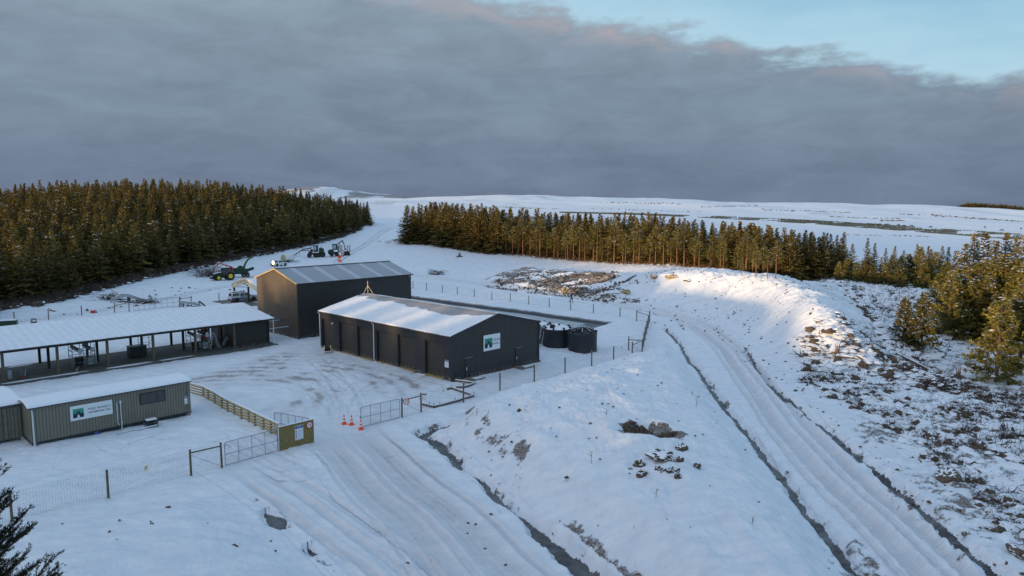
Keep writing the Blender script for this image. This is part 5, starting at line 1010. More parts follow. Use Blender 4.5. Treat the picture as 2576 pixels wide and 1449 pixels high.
def tractor():
    p = Gp(223.5, 280.2); r = empty('tractor', p, math.radians(222), 'green tractor with yellow wheels, snowy roof and folded red crane', 'tractor')
    wheel(r, (-1.35, .92, 1.0), 1.0, .62); wheel(r, (-1.35, -.92, 1.0), 1.0, .62); wheel(r, (1.45, .88, .72), .72, .5); wheel(r, (1.45, -.88, .72), .72, .5)
    bn = one('bonnet', r, lambda b: (b.prism([(.35, 1.05), (.35, 1.95), (1.2, 1.88), (2.25, 1.62), (2.42, 1.35), (2.42, .95)], -.42, .42, 'jd_green'), b.box((.6, 0, .85), (3.6, .5, .5), 'machine_dark')), .04)
    one('grille', bn, lambda b: b.box((2.42, 0, 1.25), (.06, .7, .5), 'trim')); one('snow_cover', bn, lambda b: b.prism([(.45, 1.96), (1.2, 1.90), (2.2, 1.64), (2.2, 1.72), (1.2, 1.98), (.45, 2.04)], -.38, .38, 'snow'))
    cb = one('cab', r, lambda b: [b.bar((x, y, 1.4), (x2, y * .93, 2.85), .09, 'machine_dark') for x, x2 in ((.3, .15), (-1.3, -1.25)) for y in (-.72, .72)] + [b.box((-.55, 0, 1.25), (1.8, 1.1, .7), 'jd_green')])
    one('glazing', cb, lambda b: b.box((-.52, 0, 2.1), (1.42, 1.28, 1.35), 'glass')); rf = one('cab_roof', cb, lambda b: b.box((-.5, 0, 2.93), (1.8, 1.55, .2), 'jd_green'), .05); one('snow_cover', rf, lambda b: b.box((-.5, 0, 3.09), (1.75, 1.5, .13), 'snow'), .05)
    for s in (-1, 1): one('mudguard', r, lambda b: b.lathe([(1.06, -.3), (1.1, -.3), (1.1, .3), (1.06, .3)], 'steel', 24, (-1.35, s * .92, 1.02), axis='Y') if False else [b.box((-1.35 + 1.1 * math.cos(t), s * .95, 1.05 + 1.1 * math.sin(t)), (.42, .6, .05), 'steel', R=Matrix.Rotation(PI / 2 - t, 3, 'Y')) for t in np.linspace(.5, 2.6, 6)]); 
    for s in (-1, 1): one('mirror', r, lambda b: (b.bar((.2, s * .7, 2.5), (.45, s * 1.15, 2.4), .04, 'trim'), b.box((.45, s * 1.2, 2.25), (.06, .22, .4), 'steel')))
    one('front_weight', r, lambda b: b.box((2.75, 0, .7), (.5, .9, .5), 'jd_green'), .04)
    cr_ = one('crane', r, lambda b: (b.box((-2.1, 0, 1.3), (.4, .5, 1.4), 'red'), b.tube([(-2.1, 0, 1.9), (-2.25, .0, 3.0)], .16, 'red'), b.bar((-2.25, 0, 3.0), (.9, .35, 4.15), .2, 'red', .26), b.bar((.9, .35, 4.15), (1.9, -1.2, 2.7), .16, 'red', .2)))
    one('grapple', cr_, lambda b: (b.tube([(1.9, -1.2, 2.7), (1.9, -1.2, 2.2)], .08, 'trim'), b.tube([(1.6, -1.2, 2.2), (1.45, -1.2, 1.9), (1.7, -1.2, 1.65)], .06, 'trim'), b.tube([(2.2, -1.2, 2.2), (2.35, -1.2, 1.9), (2.1, -1.2, 1.65)], .06, 'trim'))); one('hydraulic_ram', cr_, lambda b: (b.tube([(-2.2, 0, 2.2), (-.6, .2, 3.4)], .07, 'steel'), b.tube([(-.8, .2, 3.75), (.8, .3, 4.45)], .05, 'white')))
tractor()
def chipper():
    p = Gp(239.5, 277.2); r = empty('wood_chipper', p, math.radians(205), 'green wood chipper trailer with tall curved spout hitched behind the tractor', 'wood chipper')
    ch = one('chassis', r, lambda b: (b.box((0, 0, .95), (4.6, 1.6, .25), 'trim'), b.bar((2.2, 0, .85), (4.2, 0, .6), .2, 'trim')))
    for x in (-1.9, -.95):
        for s in (-1, 1): wheel(r, (x, s * .95, .5), .5, .35, 'steel', False)
    one('housing', r, lambda b: (b.box((.8, 0, 1.75), (1.7, 1.5, 1.3), 'jd_green'), b.cyl((-.3, -.8, 1.9), (-.3, .8, 1.9), .95, 'jd_green', n=24), b.box((-1.4, 0, 1.6), (1.2, 1.5, 1.1), 'jd_green'), b.box((1.9, 0, 2.1), (.5, 1.2, 1.2), 'jd_green')), .06)
    one('snow_cover', r, lambda b: (b.box((.8, 0, 2.43), (1.5, 1.3, .1), 'snow'), b.box((-1.4, 0, 2.2), (1.1, 1.3, .1), 'snow')), .03)
    one('spout', r, lambda b: (b.tube([(-1.1, 0, 2.2), (-1.3, 0, 2.9), (-1.6, 0, 3.6), (-2.1, 0, 4.3), (-2.8, 0, 4.8), (-3.5, 0, 4.95)], [.3, .26, .24, .22, .2, .18], 'lime', 8))); one('deflector', r, lambda b: b.box((-3.7, 0, 4.9), (.6, .4, .15), 'snow'))
    one('feed_table', r, lambda b: (b.box((-2.7, 0, 1.7), (1.6, 1.5, .12), 'machine_dark', R=Matrix.Rotation(.35, 3, 'Y')), [b.box((-2.7, s * .75, 1.95), (1.6, .06, .5), 'jd_green', R=Matrix.Rotation(.35, 3, 'Y')) for s in (-1, 1)]))
chipper()
def harvester():
    p = Gp(316, 257.2); r = empty('harvester', p, math.radians(14), 'dark green six wheeled forestry harvester with long boom reaching left', 'harvester'); q = lambda x: (x - 1100) * .0104; h = lambda y: (815 - y) * .0100
    for x, rd in ((900, .72), (1085, .72), (1180, .70)):
        for s in (-1, 1): wheel(r, (q(x), s * 1.0, rd), rd, .62, 'machine_dark', True)
    for s in (-1, 1): wheel(r, (q(1310), s * 1.0, .88), .88, .65, 'machine_dark', True)
    one('chassis', r, lambda b: (b.box((q(1010), 0, 1.15), (3.0, 1.3, .6), 'machine_dark'), b.box((q(1260), 0, 1.3), (1.9, 1.2, .5), 'machine_dark'), b.box((q(930), 0, 1.6), (1.2, 1.1, .7), 'machine_dark')), .05)
    one('engine_cover', r, lambda b: b.prism([(q(1195), 1.4), (q(1195), 2.95), (q(1230), 3.1), (q(1300), 3.1), (q(1345), 2.7), (q(1350), 1.5)], -.85, .85, 'jd_green'), .08); one('exhaust', r, lambda b: b.cyl((q(1265), .3, 3.0), (q(1265), .3, 3.5), .08, 'trim')); one('hose_loop', r, lambda b: b.tube([(q(1280), -.8, 3.0), (q(1330), -.9, 2.9), (q(1362), -.9, 2.4), (q(1368), -.9, 1.6)], .06, 'trim'))
    cb = one('cab', r, lambda b: (b.box((q(1100), 0, 3.0), (1.55, 1.35, 1.75), 'machine_dark'), b.box((q(1105), 0, 2.0), (1.5, 1.4, .5), 'jd_green'), b.box((q(1100), 0, 3.94), (1.7, 1.5, .14), 'machine_dark')), .04); one('windscreen', cb, lambda b: (b.box((q(1075), -.69, 3.05), (.95, .03, 1.25), 'sign_grey'), b.box((q(1100) - .79, 0, 3.05), (.03, 1.1, 1.25), 'glass')))
    one('snow_cover', cb, lambda b: b.box((q(1100), 0, 4.05), (1.6, 1.4, .1), 'snow'), .03)
    bm_ = one('boom', r, lambda b: (b.box((q(970), 0, 2.2), (.9, .7, .9), 'machine_dark'), b.bar((q(990), 0, 3.15), (q(690), 0, 2.55), .28, 'machine_dark', .32), b.bar((q(900), 0, 2.3), (q(640), 0, 2.15), .2, 'machine_dark', .22), b.bar((q(700), 0, 2.6), (q(440), 0, .85), .24, 'machine_dark', .28)))
    one('hydraulic_ram', bm_, lambda b: (b.tube([(q(930), 0, 2.9), (q(720), 0, 2.85)], .09, 'steel'),)); one('hose', bm_, lambda b: (b.tube([(q(500), -.1, 1.3), (q(510), -.1, .3), (q(540), -.1, -.3), (q(580), -.1, .1), (q(600), -.1, 1.9)], .05, 'trim'), b.tube([(q(440), .1, .8), (q(480), .1, -.1), (q(520), .1, -.5)], .05, 'trim')))
    hd = one('felling_head', r, lambda b: (b.tube([(q(435), 0, .85), (q(420), 0, .2)], .15, 'steel'), b.box((q(420), 0, -.15), (1.5, .7, .55), 'machine_dark'), b.box((q(380), .1, -.45), (.6, .9, .5), 'machine_dark'), b.box((q(470), -.1, -.5), (.5, .9, .45), 'machine_dark')), .05); one('grab_arm', hd, lambda b: [b.tube([(q(x), s * .3, -.4), (q(x) - .25, s * .6, -.75), (q(x), s * .4, -1.0)], .07, 'trim') for x in (350, 430, 500) for s in (-1, 1)])
    gz0 = p[2]
harvester()
def forwarder():
    p = Gp(338.5, 256.0); r = empty('forwarder', p, math.radians(20), 'dark forestry forwarder with folded crane and upright log stakes', 'forwarder'); q = lambda x: (x - 1800) * .0112
    for x in (1600, 1745):
        for s in (-1, 1): wheel(r, (q(x), s * 1.0, .66), .66, .6, 'machine_dark', True)
    for x in (1985, 2075):
        for s in (-1, 1): wheel(r, (q(x), s * 1.0, .66), .66, .6, 'machine_dark', True)
    one('chassis', r, lambda b: (b.box((q(1690), 0, 1.2), (2.2, 1.2, .5), 'machine_dark'), b.box((q(1960), 0, 1.35), (3.6, 1.0, .3), 'machine_dark')))
    hd = one('bonnet', r, lambda b: b.prism([(q(1505), .7), (q(1515), 2.05), (q(1560), 2.2), (q(1660), 2.3), (q(1660), .9)], -.85, .85, 'jd_green'), .06); one('snow_cover', hd, lambda b: b.box((q(1595), 0, 2.33), (1.2, 1.5, .1), 'snow'), .03); one('grille', hd, lambda b: b.box((q(1503), 0, 1.4), (.06, 1.3, 1.0), 'trim'))
    cb = one('cab', r, lambda b: (b.box((q(1700), 0, 3.0), (1.6, 1.4, 1.8), 'machine_dark'), b.box((q(1700), 0, 3.95), (1.75, 1.5, .12), 'machine_dark')), .04); one('windscreen', cb, lambda b: (b.box((q(1680), -.72, 3.1), (1.0, .03, 1.2), 'sign_grey'), b.box((q(1700) - .82, 0, 3.1), (.03, 1.1, 1.3), 'glass')))
    one('headboard', r, lambda b: [b.box((q(1850), y, 2.7), (.08, .08, 2.2), 'machine_dark') for y in (-.9, -.3, .3, .9)] + [b.box((q(1850), 0, z), (.08, 1.9, .08), 'machine_dark') for z in (1.7, 2.3, 2.9, 3.5)])
    for x in (1900, 2070, 2130): one('log_stake', r, lambda b: [b.tube([(q(x), s * 1.0, 1.5), (q(x), s * 1.1, 3.6)], .07, 'machine_dark') for s in (-1, 1)] + [b.box((q(x), 0, 1.55), (.16, 2.1, .14), 'machine_dark')])
    cr_ = one('crane', r, lambda b: (b.cyl((q(1800), 0, 1.5), (q(1800), 0, 3.4), .2, 'machine_dark'), b.bar((q(1740), 0, 3.6), (q(1930), 0, 5.2), .25, 'machine_dark', .3), b.bar((q(1930), 0, 5.2), (q(2000), 0, 2.6), .2, 'machine_dark', .26))); one('hydraulic_ram', cr_, lambda b: (b.tube([(q(1800), 0, 2.8), (q(1860), 0, 4.4)], .08, 'steel'), b.tube([(q(1900), 0, 4.9), (q(1990), 0, 3.9)], .07, 'steel'))); one('grapple', cr_, lambda b: (b.box((q(2000), 0, 2.3), (.5, .5, .5), 'trim'), [b.tube([(q(2000) + s * .2, 0, 2.2), (q(2000) + s * .5, 0, 1.9), (q(2000) + s * .2, 0, 1.6)], .07, 'trim') for s in (-1, 1)]))
forwarder()
# road works signs
p = Gp(339.6, 262.6); r = empty('warning_sign', p, -.1, 'orange diamond warning sign above an orange plate beside the snowy track', 'road sign'); one('stand', r, lambda b: (b.tube([(0, .05, 0), (0, .02, 2.3)], .04, 'steel'), b.tube([(-.5, .1, 0), (.5, .1, .05)], .03, 'steel'))); one('diamond', r, lambda b: b.box((0, 0, 1.75), (1.02, .03, 1.02), 'orange', R=Matrix.Rotation(PI / 4, 3, 'Y'))); one('plate', r, lambda b: b.box((.02, -.02, .62), (1.25, .03, .6), 'orange')); one('symbol', r, lambda b: (b.box((0, -.03, 1.85), (.14, .02, .5), 'trim'), b.box((0, -.03, 1.45), (.13, .02, .13), 'trim'), b.box((.14, -.03, 2.0), (.12, .02, .16), 'trim')))
p = Gp(342.4, 256.8); r = empty('notice_board', p, -.05, 'white board with red, green and yellow bands standing by the forwarder', 'sign'); one('leg', r, lambda b: b.box((-.35, .04, .6), (.06, .06, 1.2), 'steel')); one('leg', r, lambda b: b.box((.35, .04, .6), (.06, .06, 1.2), 'steel')); one('board', r, lambda b: b.box((0, 0, 1.5), (1.1, .04, 1.35), 'white')); one('print', r, lambda b: (b.box((0, -.03, 1.98), (.95, .02, .26), 'red'), b.box((0, -.03, 1.68), (.8, .02, .16), 'yellow'), b.box((0, -.03, 1.38), (.8, .02, .2), 'jd_green'), b.box((0, -.03, 1.08), (.9, .02, .22), 'red')))
# excavator arms laid on the snow behind the fence
def arm(name, u0, v0, W_, pts, lab, extra):
    x, y, z = Gp(u0, v0); r = empty(name, (x, y, z), 0, lab, 'machine arm'); s = W_
    one('boom', r, lambda b: [b.bar((pts[i][0] * s, 0, pts[i][1] * s), (pts[i + 1][0] * s, 0, pts[i + 1][1] * s), .32, 'grey_steel', .10 * s * (1.0 if i else .8)) for i in range(len(pts) - 1)] + [b.cyl((px * s, -.2, pz * s), (px * s, .2, pz * s), .055 * s, 'grey_steel') for px, pz in pts[1:-1]]); one('snow_cover', r, lambda b: [b.bar((pts[i][0] * s, 0, pts[i][1] * s + .055 * s), (pts[i + 1][0] * s, 0, pts[i + 1][1] * s + .055 * s), .28, 'snow', .05) for i in range(len(pts) - 1)])
    extra(r, s)
arm('excavator_boom', 127, 302.6, 6.0, [(-.50, .05), (-.12, .23), (.08, .22), (.56, .06)], 'grey steel boom arch lying on the snow behind the left gate', lambda r, s: (one('hydraulic_ram', r, lambda b: (b.bar((-.42 * s, .1, .07 * s), (.12 * s, .1, .12 * s), .14, 'machine_dark'), b.bar((-.3 * s, .3, .02 * s), (.5 * s, .3, .07 * s), .12, 'machine_dark'))), one('ground_frame', r, lambda b: (b.bar((-.45 * s, .5, .05), (.5 * s, .5, .05), .14, 'wood_grey'), b.bar((0, -.4, .05), (.45 * s, -.4, .1), .12, 'wood_grey'), b.box((.05 * s, .1, .12 * s), (.4, .4, .9), 'machine_dark'))), one('hose', r, lambda b: b.tube([(-.2 * s, -.1, .12 * s), (.0, -.3, .02 * s), (-.06 * s, -.3, -.1 * s)], .04, 'trim')))[0])
arm('loader_crane', 190.8, 306.8, 4.6, [(-.38, .02), (-.33, .18), (.16, .14), (.38, .0)], 'small grey crane arm and bucket bracket lying behind the pole shed roof', lambda r, s: (one('hydraulic_ram', r, lambda b: b.bar((-.25 * s, 0, .08 * s), (.36 * s, 0, -.02 * s), .12, 'machine_dark')), one('bracket', r, lambda b: (b.bar((.34 * s, 0, .22 * s), (.6 * s, 0, 0), .5, 'machine_dark', .1), b.bar((.3 * s, 0, .2 * s), (.36 * s, 0, .02 * s), .4, 'grey_steel', .12))), one('claw', r, lambda b: [b.tube([(x * s, 0, .12 * s), (x * s - .08, 0, -.06 * s)], .09, 'machine_dark') for x in (-.42, -.28, -.1)]))[0])
x, y, z = Gp(9, 327); r = empty('green_skip', (x, y, z), .4, 'small green bin with snowy top behind the left end of the pole shed', 'bin'); one('body', r, lambda b: b.box((0, 0, .5), (2.1, 1.1, 1.0), 'jd_green'), .04); one('snow_cover', r, lambda b: b.box((0, 0, 1.05), (2.0, 1.0, .1), 'snow'), .03); one('skid', r, lambda b: b.box((0, -.4, .0), (2.2, .1, .1), 'trim'))
x, y, z = Gp(34, 325); r = empty('roll_bar', (x, y, z), .4, 'small dark roll bar hoop poking up behind the pole shed roof', 'machine part'); one('hoop', r, lambda b: (b.tube([(-.4, 0, 0), (-.3, 0, .95), (.3, 0, .95), (.4, 0, 0)], .05, 'machine_dark'), b.tube([(-.35, .3, 0), (-.25, .3, .8), (.25, .3, .8), (.35, .3, 0)], .04, 'machine_dark'))); one('seat', r, lambda b: b.box((0, .15, .3), (.5, .4, .4), 'machine_dark'), .03)
x, y, z = Gp(93, 313.2); r = empty('red_fuel_can', (x, y, z), .3, 'small red can lying on the snow behind the pole shed', 'fuel can'); one('body', r, lambda b: b.box((0, 0, .25), (.7, .4, .4), 'red'), .05); one('spout', r, lambda b: b.tube([(.3, 0, .45), (.5, 0, .6)], .05, 'trim'))

# ------------------------------------------------------------------ the walker in the orange vest
def skin_body(name, parent, pts, edges, m, sub=2, root=0):
    me = bpy.data.meshes.new(name); me.from_pydata([q[:3] for q in pts], edges, []); o = bpy.data.objects.new(name, me); COL.objects.link(o)
    o.modifiers.new('skin', 'SKIN'); sv = me.skin_vertices[0].data
    for i, q in enumerate(pts): sv[i].radius = (q[3], q[4] if len(q) > 4 else q[3]); sv[i].use_root = (i == root)
    s = o.modifiers.new('sub', 'SUBSURF'); s.levels = sub; s.render_levels = sub
    dg = bpy.context.evaluated_depsgraph_get(); n = bpy.data.meshes.new_from_object(o.evaluated_get(dg)); bpy.data.objects.remove(o)
    n.materials.clear(); n.materials.append(MT[m]); n.polygons.foreach_set('use_smooth', [True] * len(n.polygons)); n.name = name
    return link(name, n, parent)
def person():
    x, y = at(571.2, 302.3); r = empty('person', (x, y, gz(x, y) + .02), math.radians(-6), 'person in dark clothes, black cap and orange vest walking right along the road', 'person'); r.scale = (1.0, 1.0, 1.0)
    # local +X is the walking direction
    J = [(0, 0, .93, .15, .12), (.02, 0, 1.12, .14, .12), (.05, 0, 1.34, .17, .13), (.07, 0, 1.48, .08, .08), (.09, 0, 1.56, .065, .06), (.12, 0, 1.66, .10, .085), (.12, 0, 1.76, .075, .07),
         (.02, .10, .88, .10), (.16, .10, .50, .075), (.27, .10, .12, .05), (.30, .10, .05, .05), (.45, .10, .03, .04),
         (-.02, -.10, .88, .10), (-.10, -.10, .50, .075), (-.34, -.10, .16, .05), (-.36, -.10, .08, .05), (-.22, -.10, .03, .04),
         (.05, .20, 1.42, .07), (-.02, .25, 1.15, .052), (.16, .24, .95, .04), (.22, .23, .92, .035), (.05, -.20, 1.42, .07), (.0, -.26, 1.15, .052), (.20, -.22, 1.0, .04), (.27, -.2, .98, .035)]
    E = [(0, 1), (1, 2), (2, 3), (3, 4), (4, 5), (5, 6), (0, 7), (7, 8), (8, 9), (9, 10), (10, 11), (0, 12), (12, 13), (13, 14), (14, 15), (15, 16), (2, 17), (17, 18), (18, 19), (19, 20), (2, 21), (21, 22), (22, 23), (23, 24)]
    b_ = skin_body('body', r, J, E, 'cloth_dark')
    hd = one('face', r, lambda b: (b.ball((.165, 0, 1.64), .075, 'skin', 0, (.75, .95, 1.15), 2), b.cyl((.22, 0, 1.64), (.26, 0, 1.62), .015, 'skin', .02), b.ball((.215, .03, 1.665), .012, 'trim'), b.ball((.215, -.03, 1.665), .012, 'trim'), b.box((.222, 0, 1.59), (.01, .045, .01), 'rust'), b.ball((.12, .09, 1.64), .022, 'skin', 0, (.7, .5, 1.2)), b.ball((.12, -.09, 1.64), .022, 'skin', 0, (.7, .5, 1.2))))
    one('cap', r, lambda b: (b.ball((.11, 0, 1.71), .115, 'trim', 0, (1.05, .9, .8), 2), b.box((.24, 0, 1.70), (.14, .16, .02), 'trim')))
    for s, (hx, hy, hz) in ((1, (.22, .23, .92)), (-1, (.27, -.2, .98))):
        def hand(b):
            b.ball((hx + .03, hy, hz - .02), .045, 'skin', 0, (1.1, .5, .8), 2)
            for k, ln in enumerate((.06, .07, .065, .05)): b.tube([(hx + .05, hy, hz + .015 - .02 * k), (hx + .05 + ln * .6, hy - .01 * s, hz - .005 - .02 * k), (hx + .04 + ln * .8, hy - .03 * s, hz - .03 - .02 * k)], [.010, .009, .008], 'skin', 5)
            b.tube([(hx + .01, hy - .02 * s, hz + .01), (hx + .05, hy - .05 * s, hz + .01), (hx + .08, hy - .05 * s, hz)], [.011, .010, .009], 'skin', 5)
        one('hand', r, hand)
    V = [(.01, 0, .90, .19, .165), (.03, 0, 1.12, .175, .15), (.06, 0, 1.34, .20, .16), (.07, 0, 1.44, .13, .11)]
    v = skin_body('vest', r, V, [(0, 1), (1, 2), (2, 3)], 'hivis', 2, 0); one('reflective_band', v, lambda b: [b.lathe([(.212 if z > 1.2 else .192, -.03), (.212 if z > 1.2 else .192, .03)], 'white', 20, (.045, 0, z)) for z in (1.0,)])
    one('backpack', r, lambda b: b.box((-.15, 0, 1.25), (.14, .26, .42), 'cloth_dark'), .04)
    one('boot', r, lambda b: (b.ball((.37, .10, .05), .1, 'cloth_dark', 0, (1.5, .6, .6), 2))); one('boot', r, lambda b: (b.ball((-.29, -.10, .05), .1, 'cloth_dark', 0, (1.5, .6, .6), 2)))
person()
# ------------------------------------------------------------------ cattle far out on the forage strip
def cow():
    r = empty('cow', (0, 0, 0), 0, 'black cow grazing along the dark forage strip in the far field', 'cow', 'black cattle scattered along the forage strip')
    J = [(-.9, 0, 1.15, .27, .30), (-.3, 0, 1.1, .33, .38), (.3, 0, 1.08, .34, .38), (.75, 0, 1.18, .28, .34), (1.1, 0, 1.15, .18, .2), (1.4, 0, .85, .12, .14), (1.55, 0, .55, .11, .12), (1.68, 0, .32, .07),
         (-.85, .2, .85, .16), (-1.0, .2, .5, .08), (-.9, .2, .05, .06), (-.85, -.2, .85, .16), (-.8, -.2, .5, .08), (-.75, -.2, .05, .06), (.7, .2, .8, .12), (.72, .2, .42, .07), (.7, .2, .05, .06), (.7, -.2, .8, .12), (.85, -.2, .42, .07), (.9, -.2, .05, .06), (-1.2, 0, 1.2, .05), (-1.27, 0, .7, .03)]
    E = [(0, 1), (1, 2), (2, 3), (3, 4), (4, 5), (5, 6), (6, 7), (0, 8), (8, 9), (9, 10), (0, 11), (11, 12), (12, 13), (3, 14), (14, 15), (15, 16), (3, 17), (17, 18), (18, 19), (0, 20), (20, 21)]
    skin_body('body', r, J, E, 'cow_black', 1); one('ear', r, lambda b: (b.ball((1.42, .18, .9), .09, 'cow_black', 0, (.6, 1.3, .5)),)); one('ear', r, lambda b: b.ball((1.42, -.18, .9), .09, 'cow_black', 0, (.6, 1.3, .5))); return r
cw = cow()
for i, (u, v) in enumerate(((830, 223.3), (846, 223.9), (848.6, 224.0), (867.8, 225), (871, 225.2), (875, 225.3), (879.7, 225.4), (885.5, 225.5), (887.9, 225.6), (898.5, 226.2), (904, 226.9), (911.5, 226.9), (930.8, 228), (984.8, 228.2), (1002, 231.3), (1021, 229.6))):
    c = cw if i == 0 else copy_tree(cw); c.location = Gp(u, v); c.rotation_euler.z = random.choice((0, PI)) + random.uniform(-.7, .7); c.scale = (1.15,) * 3

# ------------------------------------------------------------------ conifers
def foliage(name, c0, c1, c2):
    m, nt, N, L, b = new_mat(name); a = N.new('ShaderNodeAttribute'); a.attribute_name = 'tone'; oi = N.new('ShaderNodeObjectInfo')
    r = N.new('ShaderNodeValToRGB'); e = r.color_ramp.elements; e[0].position = 0; e[0].color = (*c0, 1); e[1].position = 1; e[1].color = (*c2, 1); q = e.new(.5); q.color = (*c1, 1)
    L.new(a.outputs['Fac'], r.inputs[0]); mr = N.new('ShaderNodeMapRange'); mr.inputs[3].default_value = .7; mr.inputs[4].default_value = 1.3; L.new(oi.outputs['Random'], mr.inputs[0])
    s = N.new('ShaderNodeVectorMath'); s.operation = 'SCALE'; L.new(r.outputs[0], s.inputs[0]); L.new(mr.outputs[0], s.inputs[3]); L.new(s.outputs[0], b.inputs['Base Color']); tl = N.new('ShaderNodeBsdfTranslucent'); L.new(s.outputs[0], tl.inputs[0]); mx = N.new('ShaderNodeMixShader'); mx.inputs[0].default_value = .28; L.new(b.outputs[0], mx.inputs[1]); L.new(tl.outputs[0], mx.inputs[2]); L.new(mx.outputs[0], N['Material Output'].inputs[0]); b.inputs['Roughness'].default_value = .75; b.inputs['Specular IOR Level'].default_value = .15; MT[name] = m
foliage('spruce_needles', (.026, .030, .016), (.13, .112, .036), (.38, .28, .085)); foliage('pine_needles', (.04, .05, .018), (.15, .14, .036), (.29, .235, .06)); foliage('shaded_needles', (.010, .018, .012), (.02, .032, .02), (.035, .05, .028))  # low sun is put into the golden needles, shade into the dark copy
mat('bark', (.085, .055, .038), .9, var=.35, scale=6, bump=.4); mat('bark_orange', (.17, .095, .05), .9, var=.35, scale=6, bump=.3); mat('dead_twig', (.13, .075, .035), .9, var=.3)
def nrm(a): return a / (np.linalg.norm(a, axis=-1, keepdims=True) + 1e-9)
class QB:
    """collects leaf-sized quads"""
    def __init__(s, seed): s.co = []; s.mi = []; s.tone = []; s.R = np.random.default_rng(seed)
    def spray(s, p, d, L, w, mi=0, tone=None, hang=.15, flat=.5):
        n = len(p); d = nrm(d); up = np.array([0, 0, 1.]) + s.R.normal(0, flat, (n, 3)); sd_ = nrm(np.cross(d, up)); L = np.broadcast_to(L, n)[:, None]; w = np.broadcast_to(w, n)[:, None]
        mid = p + d * L * .45 + np.array([0, 0, 1.]) * (L * .06); tip = p + d * L - np.array([0, 0, 1.]) * L * hang
        s.co.append(np.stack([p, mid - sd_ * w / 2, tip, mid + sd_ * w / 2], 1)); s.mi.append(np.full(n, mi)); s.tone.append(s.R.random(n) * .5 + .25 if tone is None else tone)
    def mesh(s, name, mats):
        co = np.concatenate(s.co); n = len(co); me = npmesh(name, co.reshape(-1, 3), np.arange(n * 4).reshape(-1, 4), mats, False, np.concatenate(s.mi))
        a = me.attributes.new('tone', 'FLOAT', 'FACE'); a.data.foreach_set('value', np.clip(np.concatenate(s.tone), 0, 1).astype(np.float32)); return me
def spruce_crown(seed, h=12., r=2.3, step=.44, nb=12, sp=.29, L0=.68, snow=.06, mat_='spruce_needles', skirt=.05, ragged=.25):
    Q = QB(seed); R = Q.R; P_, D_, T_, Wt, H_ = [], [], [], [], []; z = skirt * h; az0 = 0
    sn_p = []
    while z < h * .985:
        f = z / h; rr = r * (1 - f) ** .92 * (1 if f > .12 else .75 + f * 2); k = max(4, int(nb * (1 - .35 * f)))
        for i in range(k):
            az_ = R.uniform(0, 2 * PI); L = max(.16, rr * R.uniform(1 - ragged * 1.6, 1 + ragged * .5)); el = -.16 + .95 * f + R.normal(0, .1); tone = R.normal(.5, .17) + .1 * (f - .5)
            d = np.array([math.cos(az_) * math.cos(el), math.sin(az_) * math.cos(el), math.sin(el)]); n = max(2, int(L / sp)); o = np.array([0, 0, z + R.uniform(-.12, .12)])
            for j in range(n):
                t = (j + .7) / n; q = o + d * L * t + np.array([0, 0, -.10 * L * t * t]); side = np.array([-d[1], d[0], 0])
                for s in (-1, 1): P_.append(q); D_.append(d * .75 + side * s * R.uniform(.5, 1) + np.array([0, 0, R.normal(0, .15)])); T_.append(tone + R.normal(0, .1)); Wt.append(L0 * (.5 + .6 * (1 - f)) * (1.15 - .5 * t) * R.uniform(.7, 1.2))
            P_.append(q); D_.append(d + np.array([0, 0, .25])); T_.append(tone + .15); Wt.append(L0 * (.55 + .4 * (1 - f)))
            if R.random() < snow * 2.2:
                for j in range(R.integers(1, 4)): t = R.uniform(.35, .98); sn_p.append(o + d * L * t + np.array([R.normal(0, .1), R.normal(0, .1), .09 - .1 * L * t * t]))
        z += step * (1.25 - .45 * f)
    P_, D_, T_, Wt = map(np.array, (P_, D_, T_, Wt)); Q.spray(P_, D_, Wt, Wt * .46, 0, T_, .22, .45)
    top = np.array([[0, 0, h * .93 + .1 * k] for k in range(6)]); Q.spray(top, np.c_[R.normal(0, .35, (6, 2)), np.ones(6)], .5, .1, 0, None, 0)
    if sn_p: sn_p = np.array(sn_p); n = len(sn_p); Q.spray(sn_p, np.c_[R.normal(0, 1, (n, 2)), np.zeros(n)], R.uniform(.25, .6, n), R.uniform(.14, .3, n), 1, np.zeros(n), .3, .25); 
    return Q.mesh('crown', [mat_, 'snow'])
